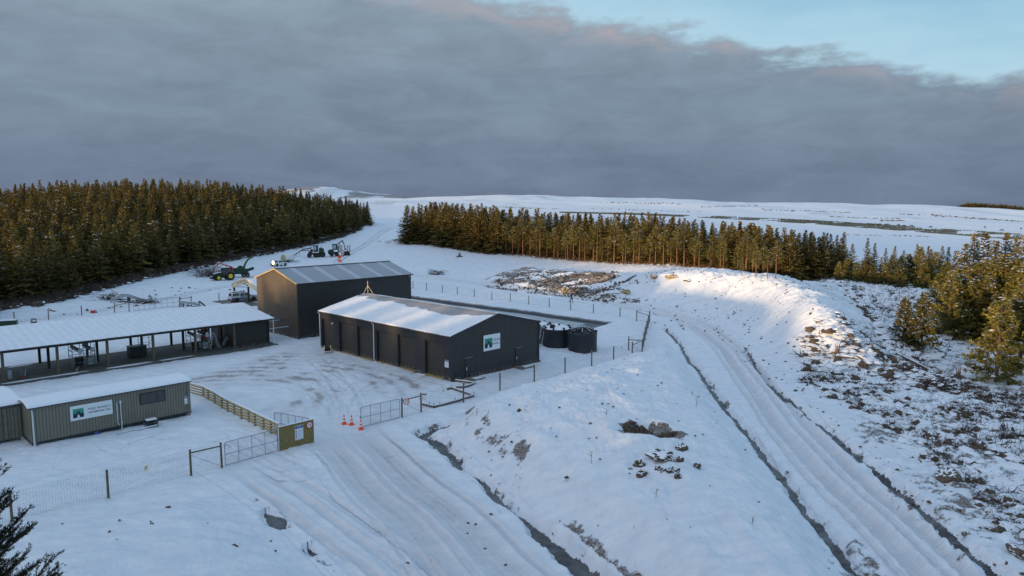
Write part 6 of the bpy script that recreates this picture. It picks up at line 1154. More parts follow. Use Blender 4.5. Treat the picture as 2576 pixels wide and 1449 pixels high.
def pine_crown(seed, h=10., bare=.38, r=1.9, nb=6, snow=.05, fine=1.0, mat_='pine_needles', dead=True, cone=False):
    """tufted crown: whorls of rising branches whose ends carry needle tufts"""
    Q = QB(seed); R = Q.R; z = h * bare; TP, TD, TT = [], [], []; sn = []; DB = []
    while z < h * .98:
        f = (z / h - bare) / (1 - bare); rr = r * math.sin(PI * min(1, (.20 + .80 * f)) ** .9) ** .8 * (1.05 - .35 * f) + .15
        if cone: rr = r * (1 - f) ** .75 * (1 if f > .1 else .8 + 2 * f) + .12
        for i in range(nb):
            if R.random() < .14: continue
            az_ = R.uniform(0, 2 * PI); L = rr * R.uniform(.55, 1.15); el = .15 + .55 * f + R.normal(0, .15); d = np.array([math.cos(az_) * math.cos(el), math.sin(az_) * math.cos(el), math.sin(el)]); o = np.array([0, 0, z + R.uniform(-.15, .15)]); tone = R.normal(.5, .2)
            n = max(1, int(L / (.36 / fine)))
            for j in range(n):
                t = 1 - .62 * j / n; q = o + d * L * t + R.normal(0, .09, 3); 
                for k in range(int(7 * fine)):
                    v = nrm(d * .7 + R.normal(0, .75, 3) + np.array([0, 0, .25])); TP.append(q); TD.append(v); TT.append(tone + R.normal(0, .12))
            if R.random() < snow * 3: sn.append(o + d * L * R.uniform(.6, 1) + np.array([0, 0, .14])); sn.append(sn[-1] + R.normal(0, .12, 3) * (1, 1, .2))
            DB.append((o, d, L))
        z += .36 / fine ** .3
    TP, TD, TT = map(np.array, (TP, TD, TT)); n = len(TP); Q.spray(TP, TD, R.uniform(.26, .46, n) / fine ** .35, R.uniform(.07, .13, n), 0, TT, .05, 1.0)
    if sn: sn = np.array(sn); n = len(sn); Q.spray(sn, np.c_[R.normal(0, 1, (n, 2)), np.zeros(n)], R.uniform(.25, .5, n), R.uniform(.2, .34, n), 1, np.zeros(n), .1, .2)
    if dead:
        zz = R.uniform(h * .10, h * (bare + .1), 34); a = R.uniform(0, 2 * PI, 34); Q.spray(np.c_[0 * zz, 0 * zz, zz], np.c_[np.cos(a), np.sin(a), R.normal(.25, .2, 34)], R.uniform(.7, 1.5, 34), R.uniform(.03, .06, 34), 2, None, -.1)
        n = 90; zz = R.uniform(h * (bare - .06), h * (bare + .22), n); a = R.uniform(0, 2 * PI, n); rr = R.uniform(.3, 1.2, n); Q.spray(np.c_[rr * np.cos(a), rr * np.sin(a), zz], np.c_[np.cos(a), np.sin(a), R.normal(0, .4, n)], R.uniform(.25, .5, n), R.uniform(.05, .1, n), 2, None, .1, 1)
    for o, d, L in DB[::2]: Q.spray(o[None], d[None], L, .05, 2, None, 0)
    return Q.mesh('crown', [mat_, 'snow', 'dead_twig'])
def trunk_mesh(h, r, m, seed=0):
    R = random.Random(seed); b = MB(); pts = [(R.uniform(-.05, .05) * k, R.uniform(-.05, .05) * k, h * t) for k, t in ((0, -.05), (1, .2), (1, .45), (1, .7), (0, .97))]; b.tube(pts, [r * 1.15, r, r * .78, r * .5, .02], m, 7)
    me = bpy.data.meshes.new('trunk'); me.from_pydata(b.v, [], b.f); me.materials.append(MT[m]); me.polygons.foreach_set('use_smooth', b.sm); return me
SPR = [(spruce_crown(100 + i, 12., r, snow=.018, ragged=rg), trunk_mesh(12., .17, 'bark', i), 12.) for i, (r, rg) in enumerate(((3.2, .3), (2.8, .35), (3.5, .4), (2.7, .3), (3.0, .5), (3.4, .3)))]
SPD = [(spruce_crown(140 + i, 12., r, snow=.07, ragged=.4, mat_='spruce_needles', skirt=.03), trunk_mesh(12., .17, 'bark', i), 12.) for i, r in enumerate((3.5, 3.0))]
PIN = [(pine_crown(200 + i, 10., b_, r, snow=.10), trunk_mesh(10., .12, 'bark_orange', i), 10.) for i, (b_, r) in enumerate(((.42, 1.5), (.36, 1.7), (.46, 1.35), (.33, 1.6), (.40, 1.9)))]
PIB = [(pine_crown(240 + i, 8., b_, r, nb=9, snow=.16, fine=1.45, dead=i == 2, cone=True), trunk_mesh(8., .14, 'bark', i), 8.) for i, (b_, r) in enumerate(((.04, 2.5), (.07, 2.1), (.28, 2.3)))]
def plant(name, kind, x, y, z, h, lab, group, wide=1.0, cat='tree'):
    cr_, tr, h0 = kind; s = h / h0; r = empty(name, (x, y, z - .05), random.uniform(0, 6.28), lab, cat, group); w = s * wide * random.uniform(.92, 1.1) if s < 1.3 else s * wide; r.scale = (w, w, s); link('trunk', tr, r); link('crown', cr_, r); return r
def vgz(x, y):
    return relief(np.asarray(x, float), np.asarray(y, float), False)[0]
# stands seen as a mass: one object of instances each
def stand(name, X_, Y_, Z_, Hh, kinds, lab, cat, seed=0):
    R = np.random.default_rng(seed); n = len(X_); me = bpy.data.meshes.new(name); me.vertices.add(n); me.vertices.foreach_set('co', np.c_[X_, Y_, np.asarray(Z_) - .05].astype(np.float32).ravel())
    vi = R.integers(0, len(kinds), n); a = me.attributes.new('vi', 'INT', 'POINT'); a.data.foreach_set('value', vi.astype(np.int32)); a = me.attributes.new('rot', 'FLOAT_VECTOR', 'POINT'); a.data.foreach_set('vector', np.c_[R.normal(0, .02, (n, 2)), R.uniform(0, 6.28, n)].astype(np.float32).ravel())
    hs = np.asarray(Hh) / kinds[0][2]; w = hs * R.uniform(1.1, 1.42, n); a = me.attributes.new('scl', 'FLOAT_VECTOR', 'POINT'); a.data.foreach_set('vector', np.c_[w, w, hs].astype(np.float32).ravel())
    o = link(name, me); tag(o, lab, cat, kind='stuff'); ng = bpy.data.node_groups.new(name, 'GeometryNodeTree'); ng.interface.new_socket('Geometry', in_out='INPUT', socket_type='NodeSocketGeometry'); ng.interface.new_socket('Geometry', in_out='OUTPUT', socket_type='NodeSocketGeometry')
    N, L = ng.nodes, ng.links; gi = N.new('NodeGroupInput'); go = N.new('NodeGroupOutput'); J = N.new('GeometryNodeJoinGeometry')
    def na(nm, ty): q = N.new('GeometryNodeInputNamedAttribute'); q.data_type = ty; q.inputs['Name'].default_value = nm; return q.outputs['Attribute']
    for k, (cr_, tr, h0) in enumerate(kinds):
        key = 'proto_' + cr_.name; src = bpy.data.objects.get(key)
        if not src:
            bm = bmesh.new(); bm.from_mesh(cr_); nm = len(cr_.materials); n0 = len(bm.faces); bm.from_mesh(tr); bm.faces.ensure_lookup_table()
            for f in bm.faces[n0:]: f.material_index = nm
            mm = bpy.data.meshes.new(key); bm.to_mesh(mm); bm.free()
            for q in list(cr_.materials) + list(tr.materials): mm.materials.append(q)
            src = bpy.data.objects.new(key, mm)
        oi = N.new('GeometryNodeObjectInfo'); oi.inputs['Object'].default_value = src; ip = N.new('GeometryNodeInstanceOnPoints'); cm = N.new('FunctionNodeCompare'); cm.data_type = 'INT'; cm.operation = 'EQUAL'
        L.new(na('vi', 'INT'), cm.inputs['A'] if 'A' in cm.inputs else cm.inputs[2]); [s_ for s_ in cm.inputs if s_.name == 'B' and s_.type == 'INT'][0].default_value = k
        ai = [s_ for s_ in cm.inputs if s_.name == 'A' and s_.type == 'INT'][0]; L.new(na('vi', 'INT'), ai)
        L.new(gi.outputs[0], ip.inputs['Points']); L.new(cm.outputs[0], ip.inputs['Selection']); L.new(oi.outputs['Geometry'], ip.inputs['Instance']); L.new(na('rot', 'FLOAT_VECTOR'), ip.inputs['Rotation']); L.new(na('scl', 'FLOAT_VECTOR'), ip.inputs['Scale']); L.new(ip.outputs[0], J.inputs[0])
    L.new(J.outputs[0], go.inputs[0]); md = o.modifiers.new('trees', 'NODES'); md.node_group = ng; return o
# --- plantation on the left
EDGE = np.array([G(u, v)[:2] for u, v in ((0, 307), (30, 303), (60, 298), (80, 292), (100, 287), (125, 281), (150, 275), (175, 270), (200, 265), (225, 259), (246, 255), (270, 251), (294, 247), (312, 243), (330, 238.5), (345, 234), (358, 229.5), (370, 224.5))])
def col(x, y): return x / y * FPX / math.cos(TH) + 512
eu = col(EDGE[:, 0], EDGE[:, 1]); er = np.hypot(EDGE[:, 0], EDGE[:, 1])
def left_forest():
    R = np.random.default_rng(5); g = 4.3; xs, ys = np.meshgrid(np.arange(-420, -20, g), np.arange(55, 520, g)); xs = xs + R.uniform(-.9, .9, xs.shape) + (np.arange(xs.shape[0]) % 2)[:, None] * g / 2; ys = ys + R.uniform(-.9, .9, ys.shape); x, y = xs.ravel(), ys.ravel()
    u = col(x, y); r_ = np.hypot(x, y); e = np.interp(u, np.r_[-700, -300, -100, -30, eu], np.r_[118, 122, 128, 131, er]); deep = np.interp(u, [-700, -100, 0, 200, 300, 340, 372], [150, 235, 400, 440, 440, 440, 440])
    k = (r_ > e + 1.0 + 2.5 * (fbm(x * .06, y * .06, 2, 5) + .3)) & (r_ < deep) & (u < 373 - 5 * (r_ > 392)) & (R.random(len(x)) > .06); x, y, u, r_, e = x[k], y[k], u[k], r_[k], e[k]; z = vgz(x, y)
    h = np.clip(R.normal(10.9, 1.9, len(x)), 7, 14.5) * np.where(r_ < e + 9, .93, 1); h *= np.interp(u, [0, 300, 372], [1, 1, 1.0])
    print('forest', len(x)); infr = (u > -8); score = np.where(infr, r_ + (r_ - e) * .9, 1e9); o = np.argsort(score)[:190]; ind = np.zeros(len(x), bool); ind[o] = True
    for i in o: plant('spruce_tree', random.choice(SPR), x[i], y[i], z[i], h[i], 'dark spruce standing in the front rows of the plantation hillside on the left', 'front spruces of the left plantation', 1.28)
    stand('spruce_plantation', x[~ind], y[~ind], z[~ind], h[~ind], SPR, 'dense spruce plantation covering the hillside on the left, behind its front trees', 'forest', 3)
left_forest()
# --- shelter belt to the left of and behind the viewpoint: it throws the long shadows over the yard
def belt():
    R = np.random.default_rng(8); X_, Y_, Hh = [], [], []
    for q in np.arange(-75, 116, 2.0):
        hm = float(np.interp(q, [-75, 21, 26, 30, 46, 53, 90, 96, 104, 116], [13.8, 13.8, 12.5, 9.7, 9.7, 12.9, 14.0, 12.3, 11.0, 10.0]))
        for w in np.arange(0, 20, 3.3):
            if q > 52 and math.sin(q * .9 + .6 * math.sin(q * .37)) > .88: continue
            a = q + R.uniform(-.8, .8); d = 45 + w + R.uniform(-.8, .8); X_.append(SX * d + SY * a); Y_.append(SY * d - SX * a); Hh.append(hm + R.normal(0, (1.15 if 90 < q < 106 else .75) if q > 50 else .35))
    X_, Y_ = np.array(X_), np.array(Y_); Z_ = vgz(X_, Y_); print('belt z', Z_.min(), Z_.max()); stand('shelter_belt', X_, Y_, Z_, np.array(Hh), SPR, 'belt of tall spruces off to the left of the yard', 'forest', 9)
belt()
# --- the long stand across the middle
TOPU = [400, 410, 440, 480, 510, 540, 570, 600, 640, 670, 700, 730, 760, 790, 815, 840, 856]; TOPV = [210, 205, 204, 205, 209, 211, 214, 216, 213, 217, 221, 223, 226, 231, 232, 235, 246]
BUZ = [(405, 243, 4), (440, 246, 3.6), (473, 249.5, 3.3), (513, 253, 2.8), (556, 257.5, 2.5), (596, 261.5, 2.5), (644, 265.5, 3.0), (676, 268, 3.2), (715, 271, 3.5), (755, 275, 3.7), (791, 278, 3.0), (827, 279.5, 1.7), (852, 280.5, 1.4)]
def ztop(u, v, y): r = ray(u, v); return H0 + r[2] * y / r[1]
def middle_stand():
    R = np.random.default_rng(15); pl = np.array([at(*q) for q in BUZ]); sg = np.hypot(*(np.diff(pl, axis=0).T)); cum = np.r_[0, np.cumsum(sg)]; S_ = []
    for row in range(7):
        off = row * 2.9 + (0 if row else 0); sp_ = 2.7
        for a in np.arange(0, cum[-1], sp_):
            q = a + R.uniform(-.7, .7); i = min(len(sg) - 1, max(0, np.searchsorted(cum, q) - 1)); d = (pl[i + 1] - pl[i]) / sg[i]; p = pl[i] + d * (q - cum[i]); n = np.array([-d[1], d[0]]); n = n if n @ p > 0 else -n; p = p + n * (off + R.uniform(-.6, .6)); u = col(*p)
            if u > 800 and row > 4: continue
            S_.append((p[0], p[1], u, row))
    A = np.array(S_); z = vgz(A[:, 0], A[:, 1]); rest = []; cnt = 0
    for (x, y, u, row), zz in zip(A, z):
        h = ztop(u, np.interp(u, TOPU, TOPV), y) - zz; h = h * R.uniform(.74, 1.06)
        if row == 0 and 500 < u < 792: plant('pine_tree', random.choice(PIN), x, y, zz, h * R.uniform(.58, .88), 'slim golden pine with bare orange trunk fronting the middle stand', 'front pines of the middle stand', R.uniform(1.05, 1.5)); continue
        if row == 1 and 520 < u < 790 and R.random() < .5: plant('pine_tree', random.choice(PIN), x, y, zz, h * R.uniform(.7, .95), 'slim golden pine with bare orange trunk fronting the middle stand', 'front pines of the middle stand', R.uniform(1.1, 1.4)); continue
        if row <= 2 and cnt < 105: cnt += 1; plant('spruce_tree', random.choice(SPR), x, y, zz, h, 'tall spruce in the long stand of trees across the middle', 'spruces of the middle stand', R.uniform(1.15, 1.45))
        else: rest.append((x, y, zz, h))
    rest = np.array(rest); stand('spruce_stand', rest[:, 0], rest[:, 1], rest[:, 2], rest[:, 3], SPR, 'inner rows of the long spruce stand across the middle', 'forest', 17); print('mid', len(A), cnt)
middle_stand()
# --- small trees and the clump on the right, placed one by one
LST = [(741.8, 276.5, 257, 'p'), (755.8, 277.8, 246.7, 'p'), (767.4, 278.7, 249.6, 'p'), (775.5, 279.2, 244, 'p'), (805, 279, 261, 'p'), (824.8, 280.5, 249, 'p'), (846.9, 282, 257.8, 'b'), (863, 284, 259.5, 'b'), (865.5, 281, 238, 's'), (842, 277.5, 232, 's'), (835, 277.5, 235, 's'), (825, 277, 233, 's'), (813, 277, 237, 's'),
       (880, 283, 257, 's'), (891, 286, 255, 'b'), (900, 286, 256, 'b'), (907, 285.5, 254, 'b'), (918, 287, 247, 'b'), (926, 288, 246, 's'), (940, 285, 246, 's'), (934, 289, 252, 'b'), (911, 283, 262, 'b'), (873, 281, 243, 's'), (884, 281.5, 248, 's'), (893, 282, 246, 's'), (902, 282, 250, 's'), (915, 283, 244, 's'), (929, 284, 249, 's'), (946, 286, 247, 's'), (886, 287, 262, 'b'), (868, 284, 256, 'b'), (898, 289, 263, 'b'), (922, 290, 258, 'b'), (838, 283, 262, 'b'), (872, 286, 264, 'b'), (856, 283, 262, 'b')]
BIG = [(969, 316, 233, 's'), (979, 318, 232, 's'), (990, 322, 240, 's'), (1000, 318, 232, 's'), (1010, 320, 238, 's'), (1019, 324, 235, 's'), (1030, 322, 234, 's'), (952, 317, 250, 's'), (960, 320, 243, 's'), (944, 312, 262, 'b'), (1040, 330, 236, 's'),
       (963, 329, 266, 'b'), (978, 332, 262, 'b'), (992, 333, 258, 'b'), (1004, 334, 256, 'b'), (948, 338, 272, 'b'), (958, 336, 276, 'b'), (1013, 338, 266, 'b'), (1024, 340, 262, 'b'), (970, 338, 280, 'b'), (984, 338, 276, 'b'), (1035, 345, 262, 'b'), (1048, 350, 262, 'b'), (1028, 352, 282, 'b'), (1014, 352, 290, 'b')]
NEARP = [(902.6, 345, 297, 'b', 'smaller golden pine before the right clump, leftmost of two'), (921, 350.8, 293, 'b', 'snow dusted golden pine before the right clump, right of two'), (996, 382, 299, 'b', 'bushy pine nearest the viewer on the right, its skirt touching the snow'), (1018, 374, 286, 't', 'pine with bare dark trunk at the right edge behind the nearest pine'), (1033, 377, 276, 't', 'pine cut by the right edge of the view beside the nearest pine')]
def special():
    for k, (u, v, vt, t) in enumerate(LST + BIG):
        x, y, z = G(u, v); h = ztop(u, vt, y) - z; big = k >= len(LST)
        kd = {'p': PIN, 'b': PIB[:2], 's': SPD if big else SPR}[t]; nm = 'spruce_tree' if t == 's' else 'pine_tree'
        if t == 's': lab, g = ('spreading spruce with snowy branches in the sunlit clump on the right', 'spruces of the right clump') if big else ('dark pointed spruce near the right end of the middle stand', 'spruces at the end of the middle stand')
        else: lab, g = ('golden bushy pine in the sunlit clump on the right', 'pines of the right clump') if big else ('small golden pine between the middle stand and the right clump', 'small pines right of the middle stand')
        plant(nm, random.choice(kd), x, y, z, h, lab, g, 1.2 if t == 'b' else (1.35 if big else 1.1))
    for u, v, vt, t, lab in NEARP:
        x, y, z = G(u, v); h = ztop(u, vt, y) - z; plant('pine_tree', PIB[2] if t == 't' else PIB[int(u) % 2], x, y, z, h, lab, None, 1.12)
special()

# --- the spruce whose top reaches into the lower left corner
def near_spruce():
    R = np.random.default_rng(77); base = (-6.8, 8.2); z0 = gz(*base); top = 15.22; h = top - z0
    r = empty('foreground_spruce', (base[0], base[1], z0), 0, 'dark spruce close to the viewer with its branch tips in the lower left corner', 'tree'); b = MB(); b.tube([(0, 0, 0), (.05, 0, h * .4), (0, .03, h * .75), (0, 0, h)], [.24, .19, .10, .015], 'bark', 9); b.build('trunk', r)
    Q = QB(5); NP, ND, NL = [], [], []; TW = MB()
    def needles(a, c, dens=150, ln=.035):
        L = np.linalg.norm(c - a); n = max(3, int(L * dens)); t = R.random(n); d = nrm((c - a)[None])[0]; p = a + (c - a) * t[:, None]; v = nrm(R.normal(0, 1, (n, 3))); v = nrm(v - (v @ d)[:, None] * d + d * .75 + np.array([0, 0, .25])); NP.append(p); ND.append(v); NL.append(np.full(n, ln) * R.uniform(.8, 1.2, n))
    sn = []
    zz = h - .25
    while zz > h - 6.2:
        f = (h - zz); Lr = .28 + f * .42
        for i in range(6):
            az_ = R.uniform(-PI, PI); L = Lr * R.uniform(.75, 1.12); el = .78 - .09 * f + R.normal(0, .08); d = np.array([math.cos(az_) * math.cos(el), math.sin(az_) * math.cos(el), math.sin(el)]); o = np.array([0, 0, zz + R.uniform(-.12, .12)]); tip = o + d * L + np.array([0, 0, .10 * L]); rr = .012 + .008 * L
            TW.tube([o, (o + tip) / 2 - np.array([0, 0, .04 * L]), tip], [rr, rr * .7, .005], 'bark', 5); needles(o + d * L * .35, tip)
            n = int(L / .085)
            for j in range(n):
                t = .15 + .83 * j / n; q = o + (tip - o) * t; sl_ = (.14 + .34 * L * (1 - t) ** .8) * R.uniform(.7, 1.15); side = nrm(np.cross(d, [0, 0, 1])[None])[0] * (1 if j % 2 else -1); e = nrm((d * .95 + side * .8 + np.array([0, 0, .28 + R.normal(0, .12)]))[None])[0]; q2 = q + e * sl_; TW.cyl(q, q2, .006, 'bark', .003, 4, False); needles(q, q2, 190)
                m_ = int(sl_ / .08)
                for w in range(1, m_):
                    s2 = nrm(np.cross(e, [0, 0, 1])[None])[0] * (1 if w % 2 else -1); a = q + e * sl_ * w / m_; needles(a, a + nrm((e * .9 + s2 * .8 + np.array([0, 0, .2]))[None])[0] * .11 * R.uniform(.7, 1.3), 200)
                if R.random() < .035: sn.append(q + e * sl_ * .6 + np.array([0, 0, .02]))
        zz -= .20
    # lower part of the crown, out of sight of the photograph's own viewpoint but there all the same
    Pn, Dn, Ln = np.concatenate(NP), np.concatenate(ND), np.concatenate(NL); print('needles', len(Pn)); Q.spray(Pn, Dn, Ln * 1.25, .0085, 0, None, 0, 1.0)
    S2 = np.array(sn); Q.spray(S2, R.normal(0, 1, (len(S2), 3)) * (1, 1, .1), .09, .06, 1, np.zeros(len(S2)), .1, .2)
    link('needles', Q.mesh('needles', ['shaded_needles', 'snow']), r); TW.build('branch', r, fix=False)
    lo = spruce_crown(99, h, 3.6, .34, 9, .26, .55, .03, 'shaded_needles', .05, .3)
    bm = bmesh.new(); bm.from_mesh(lo); bmesh.ops.delete(bm, geom=[f for f in bm.faces if f.calc_center_median().z > h - 5.9], context='FACES'); bm.to_mesh(lo); bm.free(); link('crown', lo, r)
near_spruce()
R_ = np.random.default_rng(81); nx = np.r_[-23 + R_.normal(0, 2.5, 14), -14.5, -19.]; ny = np.r_[-10 + R_.uniform(-9, 12, 14), 1., -1.]; stand('near_conifers', nx, ny, vgz(nx, ny), R_.uniform(14, 18, len(nx)), SPD, 'tall spruces just left of and behind the viewpoint', 'trees', 4)  # unseen trees placed to keep the foreground spruce in shade

# ------------------------------------------------------------------ slash, brush, clods and stones
def scatter_mesh(name, lab, cat, sticks=None, clods=None, snow=None, leaf=None, m='twig', kind='stuff'):
    vs, fs, mi, n0 = [], [], [], 0
    if sticks is not None and len(sticks[0]):
        p, d, L, r_ = sticks; d = nrm(d); a = nrm(np.cross(d, np.array([.3, .2, 1.]))); c = np.cross(d, a); n = len(p); V = np.zeros((n, 6, 3))
        for k in range(3):
            t = 2 * PI * k / 3; o = (a * math.cos(t) + c * math.sin(t)) * r_[:, None]; V[:, k] = p + o; V[:, 3 + k] = p + d * L[:, None] + o * .5
        F = np.arange(n)[:, None, None] * 6 + np.array([[0, 1, 4, 3], [1, 2, 5, 4], [2, 0, 3, 5]])[None]; vs.append(V.reshape(-1, 3)); fs.append(F.reshape(-1, 4) + n0); mi.append(np.zeros(n * 3, int)); n0 += n * 6
    def blobs(c, s, mm, sq):
        nonlocal n0
        n = len(c); base = np.array([[-1, -1, 0], [1, -1, 0], [1, 1, 0], [-1, 1, 0], [-.55, -.55, 1], [.6, -.5, .9], [.5, .6, 1.05], [-.6, .5, .85]], float); V = base[None] * (1 + rng.normal(0, .28, (n, 8, 3))); V[:, :, 2] = V[:, :, 2] * sq - .15; t = rng.uniform(0, 6.28, n); ct, st = np.cos(t)[:, None], np.sin(t)[:, None]; V = np.stack([V[..., 0] * ct - V[..., 1] * st, V[..., 0] * st + V[..., 1] * ct, V[..., 2]], -1)
        V = c[:, None] + V * s[:, None, None]; F = np.arange(n)[:, None, None] * 8 + np.array([[0, 1, 5, 4], [1, 2, 6, 5], [2, 3, 7, 6], [3, 0, 4, 7], [4, 5, 6, 7]])[None]; vs.append(V.reshape(-1, 3)); fs.append(F.reshape(-1, 4) + n0); mi.append(np.full(n * 5, mm)); n0 += n * 8
    if clods is not None and len(clods[0]): blobs(clods[0], clods[1], 1, .9)
    if snow is not None and len(snow[0]): blobs(snow[0], snow[1], 2, .45)
    me = npmesh(name, np.concatenate(vs), np.concatenate(fs), [m, 'soil', 'snow'], False, np.concatenate(mi)); return tag(link(name, me), lab, cat, kind=kind)
def clump_sticks(cx, cy, rad, n, L=(.4, 1.5), r_=(.012, .04), up=.5, zo=0.0, hgt=.5):
    x = np.repeat(cx, n) + rng.normal(0, 1, len(cx) * n) * np.repeat(rad, n) * .55; y = np.repeat(cy, n) + rng.normal(0, 1, len(cx) * n) * np.repeat(rad, n) * .55; z = vgz(x, y) + zo + rng.random(len(x)) ** 2 * np.repeat(rad, n) * hgt
    d = rng.normal(0, 1, (len(x), 3)); d[:, 2] = np.abs(d[:, 2]) * up; return np.c_[x, y, z], d, rng.uniform(*L, len(x)), rng.uniform(*r_, len(x))
def pts_in(polyuv, n, z=0, seed=1, power=1.0):
    """random places inside an outline on the ground"""
    pl = np.array([at(u, v, z) for u, v in polyuv]); R = np.random.default_rng(seed); lo, hi = pl.min(0), pl.max(0); X_, Y_ = [], []
    while len(X_) < n:
        q = R.uniform(lo, hi, (n * 3, 2)); k = in_poly(q[:, 0], q[:, 1], pl); X_ += list(q[k, 0]); Y_ += list(q[k, 1])
    return np.array(X_[:n]), np.array(Y_[:n])
def cat_s(*a): return tuple(np.concatenate(q) for q in zip(*a))
def debris():
    # right-hand slash field
    F1 = [(880, 352), (930, 362), (985, 384), (1040, 390), (1100, 420), (1100, 600), (1010, 545), (950, 480), (890, 432), (850, 405), (800, 384), (815, 360), (850, 352)]
    x, y = pts_in(F1 + [(1100, 600), (1040, 590), (960, 500), (880, 430)][:0], 4600, seed=3); dn = fbm(x * .3, y * .3, 4, 402); k = rng.random(len(x)) < np.clip(.30 + dn * 1.3, .03, .9); x, y = x[k], y[k]; rad = rng.uniform(.15, .5, len(x)); st = clump_sticks(x, y, rad, 8, (.15, .6), (.010, .026), .9)
    cx = x + rng.normal(0, .3, len(x)); cy = y + rng.normal(0, .3, len(x)); cz = vgz(cx, cy); x3, y3 = pts_in(F1, 1100, seed=31); 
    sc = rng.random(len(cx)) < .5
    scatter_mesh('forest_slash', 'broken branches and clods poking through the snow on the right-hand ground', 'forest debris', st, (np.c_[cx, cy, cz + .03][sc], rng.uniform(.08, .30, sc.sum())), (np.c_[x3, y3, vgz(x3, y3) + .05], rng.uniform(.15, .5, len(x3))))
    # denser far band: brush between the bank and the right trees
    F2 = [(806, 281), (850, 284), (900, 290), (945, 296), (955, 318), (940, 345), (905, 352), (885, 350), (872, 330), (862, 310), (845, 295), (820, 287)]
    x, y = pts_in(F2, 620, 1.0, 5); rad = rng.uniform(.5, 1.3, len(x)); st = clump_sticks(x, y, rad, 11, (.3, 1.1), (.025, .06), .6, .0, .4); cx = x + rng.normal(0, .6, len(x)); cy = y + rng.normal(0, .6, len(x)); x3, y3 = pts_in(F2, 1300, 1.0, 51)
    scatter_mesh('brush_field', 'snowy tangle of cut brush between the snow bank and the right trees', 'brush', st, (np.c_[cx, cy, vgz(cx, cy) + .1], rng.uniform(.2, .45, len(cx))), (np.c_[x3, y3, vgz(x3, y3) + .25], rng.uniform(.35, .9, len(x3))))
    F5 = [(800, 357), (835, 348), (880, 352), (925, 368), (945, 385), (920, 392), (880, 385), (840, 378), (805, 372)]
    x, y = pts_in(F5, 80, 0, 6); rad = rng.uniform(.5, 1.0, len(x)); st = clump_sticks(x, y, rad, 11, (.3, 1.3), (.02, .06), .3, .0, .25); x3, y3 = pts_in(F5, 120, 0, 52); cx = x + rng.normal(0, .4, len(x)); cy = y + rng.normal(0, .4, len(x))
    scatter_mesh('slash_windrow', 'row of roots and branches heaped at the foot of the snow bank', 'brush', st, (np.c_[cx, cy, vgz(cx, cy) + .1], rng.uniform(.15, .5, len(cx))), (np.c_[x3, y3, vgz(x3, y3) + .2], rng.uniform(.3, .6, len(x3))))
    F6 = [(985, 400), (1030, 395), (1100, 420), (1100, 500), (1040, 470), (1000, 450), (975, 425)]; x, y = pts_in(F6, 90, 0, 61); rad = rng.uniform(.3, .8, len(x)); st = clump_sticks(x, y, rad, 14, (.2, .7), (.012, .03), 1.4); x3, y3 = pts_in(F6, 110, 0, 62)
    scatter_mesh('bracken', 'dark withered bracken and twigs at the right edge', 'undergrowth', st, None, (np.c_[x3, y3, vgz(x3, y3) + .15], rng.uniform(.15, .4, len(x3))))
    # windrow along the foot of the plantation
    e = EDGE; T = np.linspace(0, 1, 900); cum = np.r_[0, np.cumsum(np.hypot(*np.diff(e, axis=0).T))]; s = T * cum[-1]; ex = np.interp(s, cum, e[:, 0]); ey = np.interp(s, cum, e[:, 1]); nn = np.c_[ex, ey] / np.hypot(ex, ey)[:, None]; off = -rng.uniform(-2, 1, 900) * 3.4 - 1.5 - 3 * fbm(s * .05, s * 0, 3, 9); off = -np.abs(off)
    wx = ex + nn[:, 0] * off; wy = ey + nn[:, 1] * off; rad = rng.uniform(.5, 1.2, 900); st = clump_sticks(wx, wy, rad, 16, (.5, 1.9), (.035, .08), .75, 0, .7); k = rng.random(900) < .6; 
    jx, jy = wx + rng.normal(0, 1.2, 900), wy + rng.normal(0, 1.2, 900)
    scatter_mesh('brush_windrow', 'dark snowy brush heaped along the foot of the left plantation', 'brush', st, (np.c_[wx, wy, vgz(wx, wy) + .1], rng.uniform(.3, .8, 900)), (np.c_[jx, jy, vgz(jx, jy) + .35][k], rng.uniform(.15, .5, k.sum())))
    # undergrowth at the foot of the middle stand
    pl = np.array([at(*q) for q in BUZ]); cum = np.r_[0, np.cumsum(np.hypot(*np.diff(pl, axis=0).T))]; s = rng.uniform(0, cum[-1], 500); bx = np.interp(s, cum, pl[:, 0]); by = np.interp(s, cum, pl[:, 1]); bx = bx * (1 + rng.normal(0, .008, 500)); by = by + rng.normal(1.5, 2.2, 500); s2 = rng.normal(0, 5, 60); fx, fy, _ = G(411, 241.5); bx = np.r_[bx, fx + s2 * .8]; by = np.r_[by, fy + rng.normal(0, 5, 60)]
    st = clump_sticks(bx, by, np.full(len(bx), .8), 10, (.3, 1.1), (.03, .06), 1.2); scatter_mesh('stand_undergrowth', 'brown undergrowth at the foot of the middle stand of trees', 'undergrowth', st, None, (np.c_[bx, by, vgz(bx, by)][::3] + (0, 0, .1), rng.uniform(.2, .5, len(bx[::3]))), m='dead_twig')
    # clods: pit wall, spoil bank, ditch edges, loose stones on the mound
    P0 = np.array(PIT); a = rng.uniform(0, 2 * PI, 700); q = np.sqrt(rng.random(700)); cx = P0[0] + (1.6 + .35 * np.sin(3 * a)) * q * np.cos(a); cy = P0[1] + .3 + (1.15 + .3 * np.cos(2 * a + 1)) * q * np.sin(a); 
    c1 = np.c_[cx, cy, vgz(cx, cy) + .05]; s1 = rng.uniform(.05, .16, 700)
    x, y = pts_in([(300, 600), (480, 480), (445, 424), (520, 395), (640, 365), (665, 340), (860, 575), (860, 640), (300, 640)], 150, 1.5, 17); c2 = np.c_[x, y, vgz(x, y)]; s2 = rng.uniform(.03, .10, len(x)) * (1 + (rng.random(len(x)) < .08) * .9)
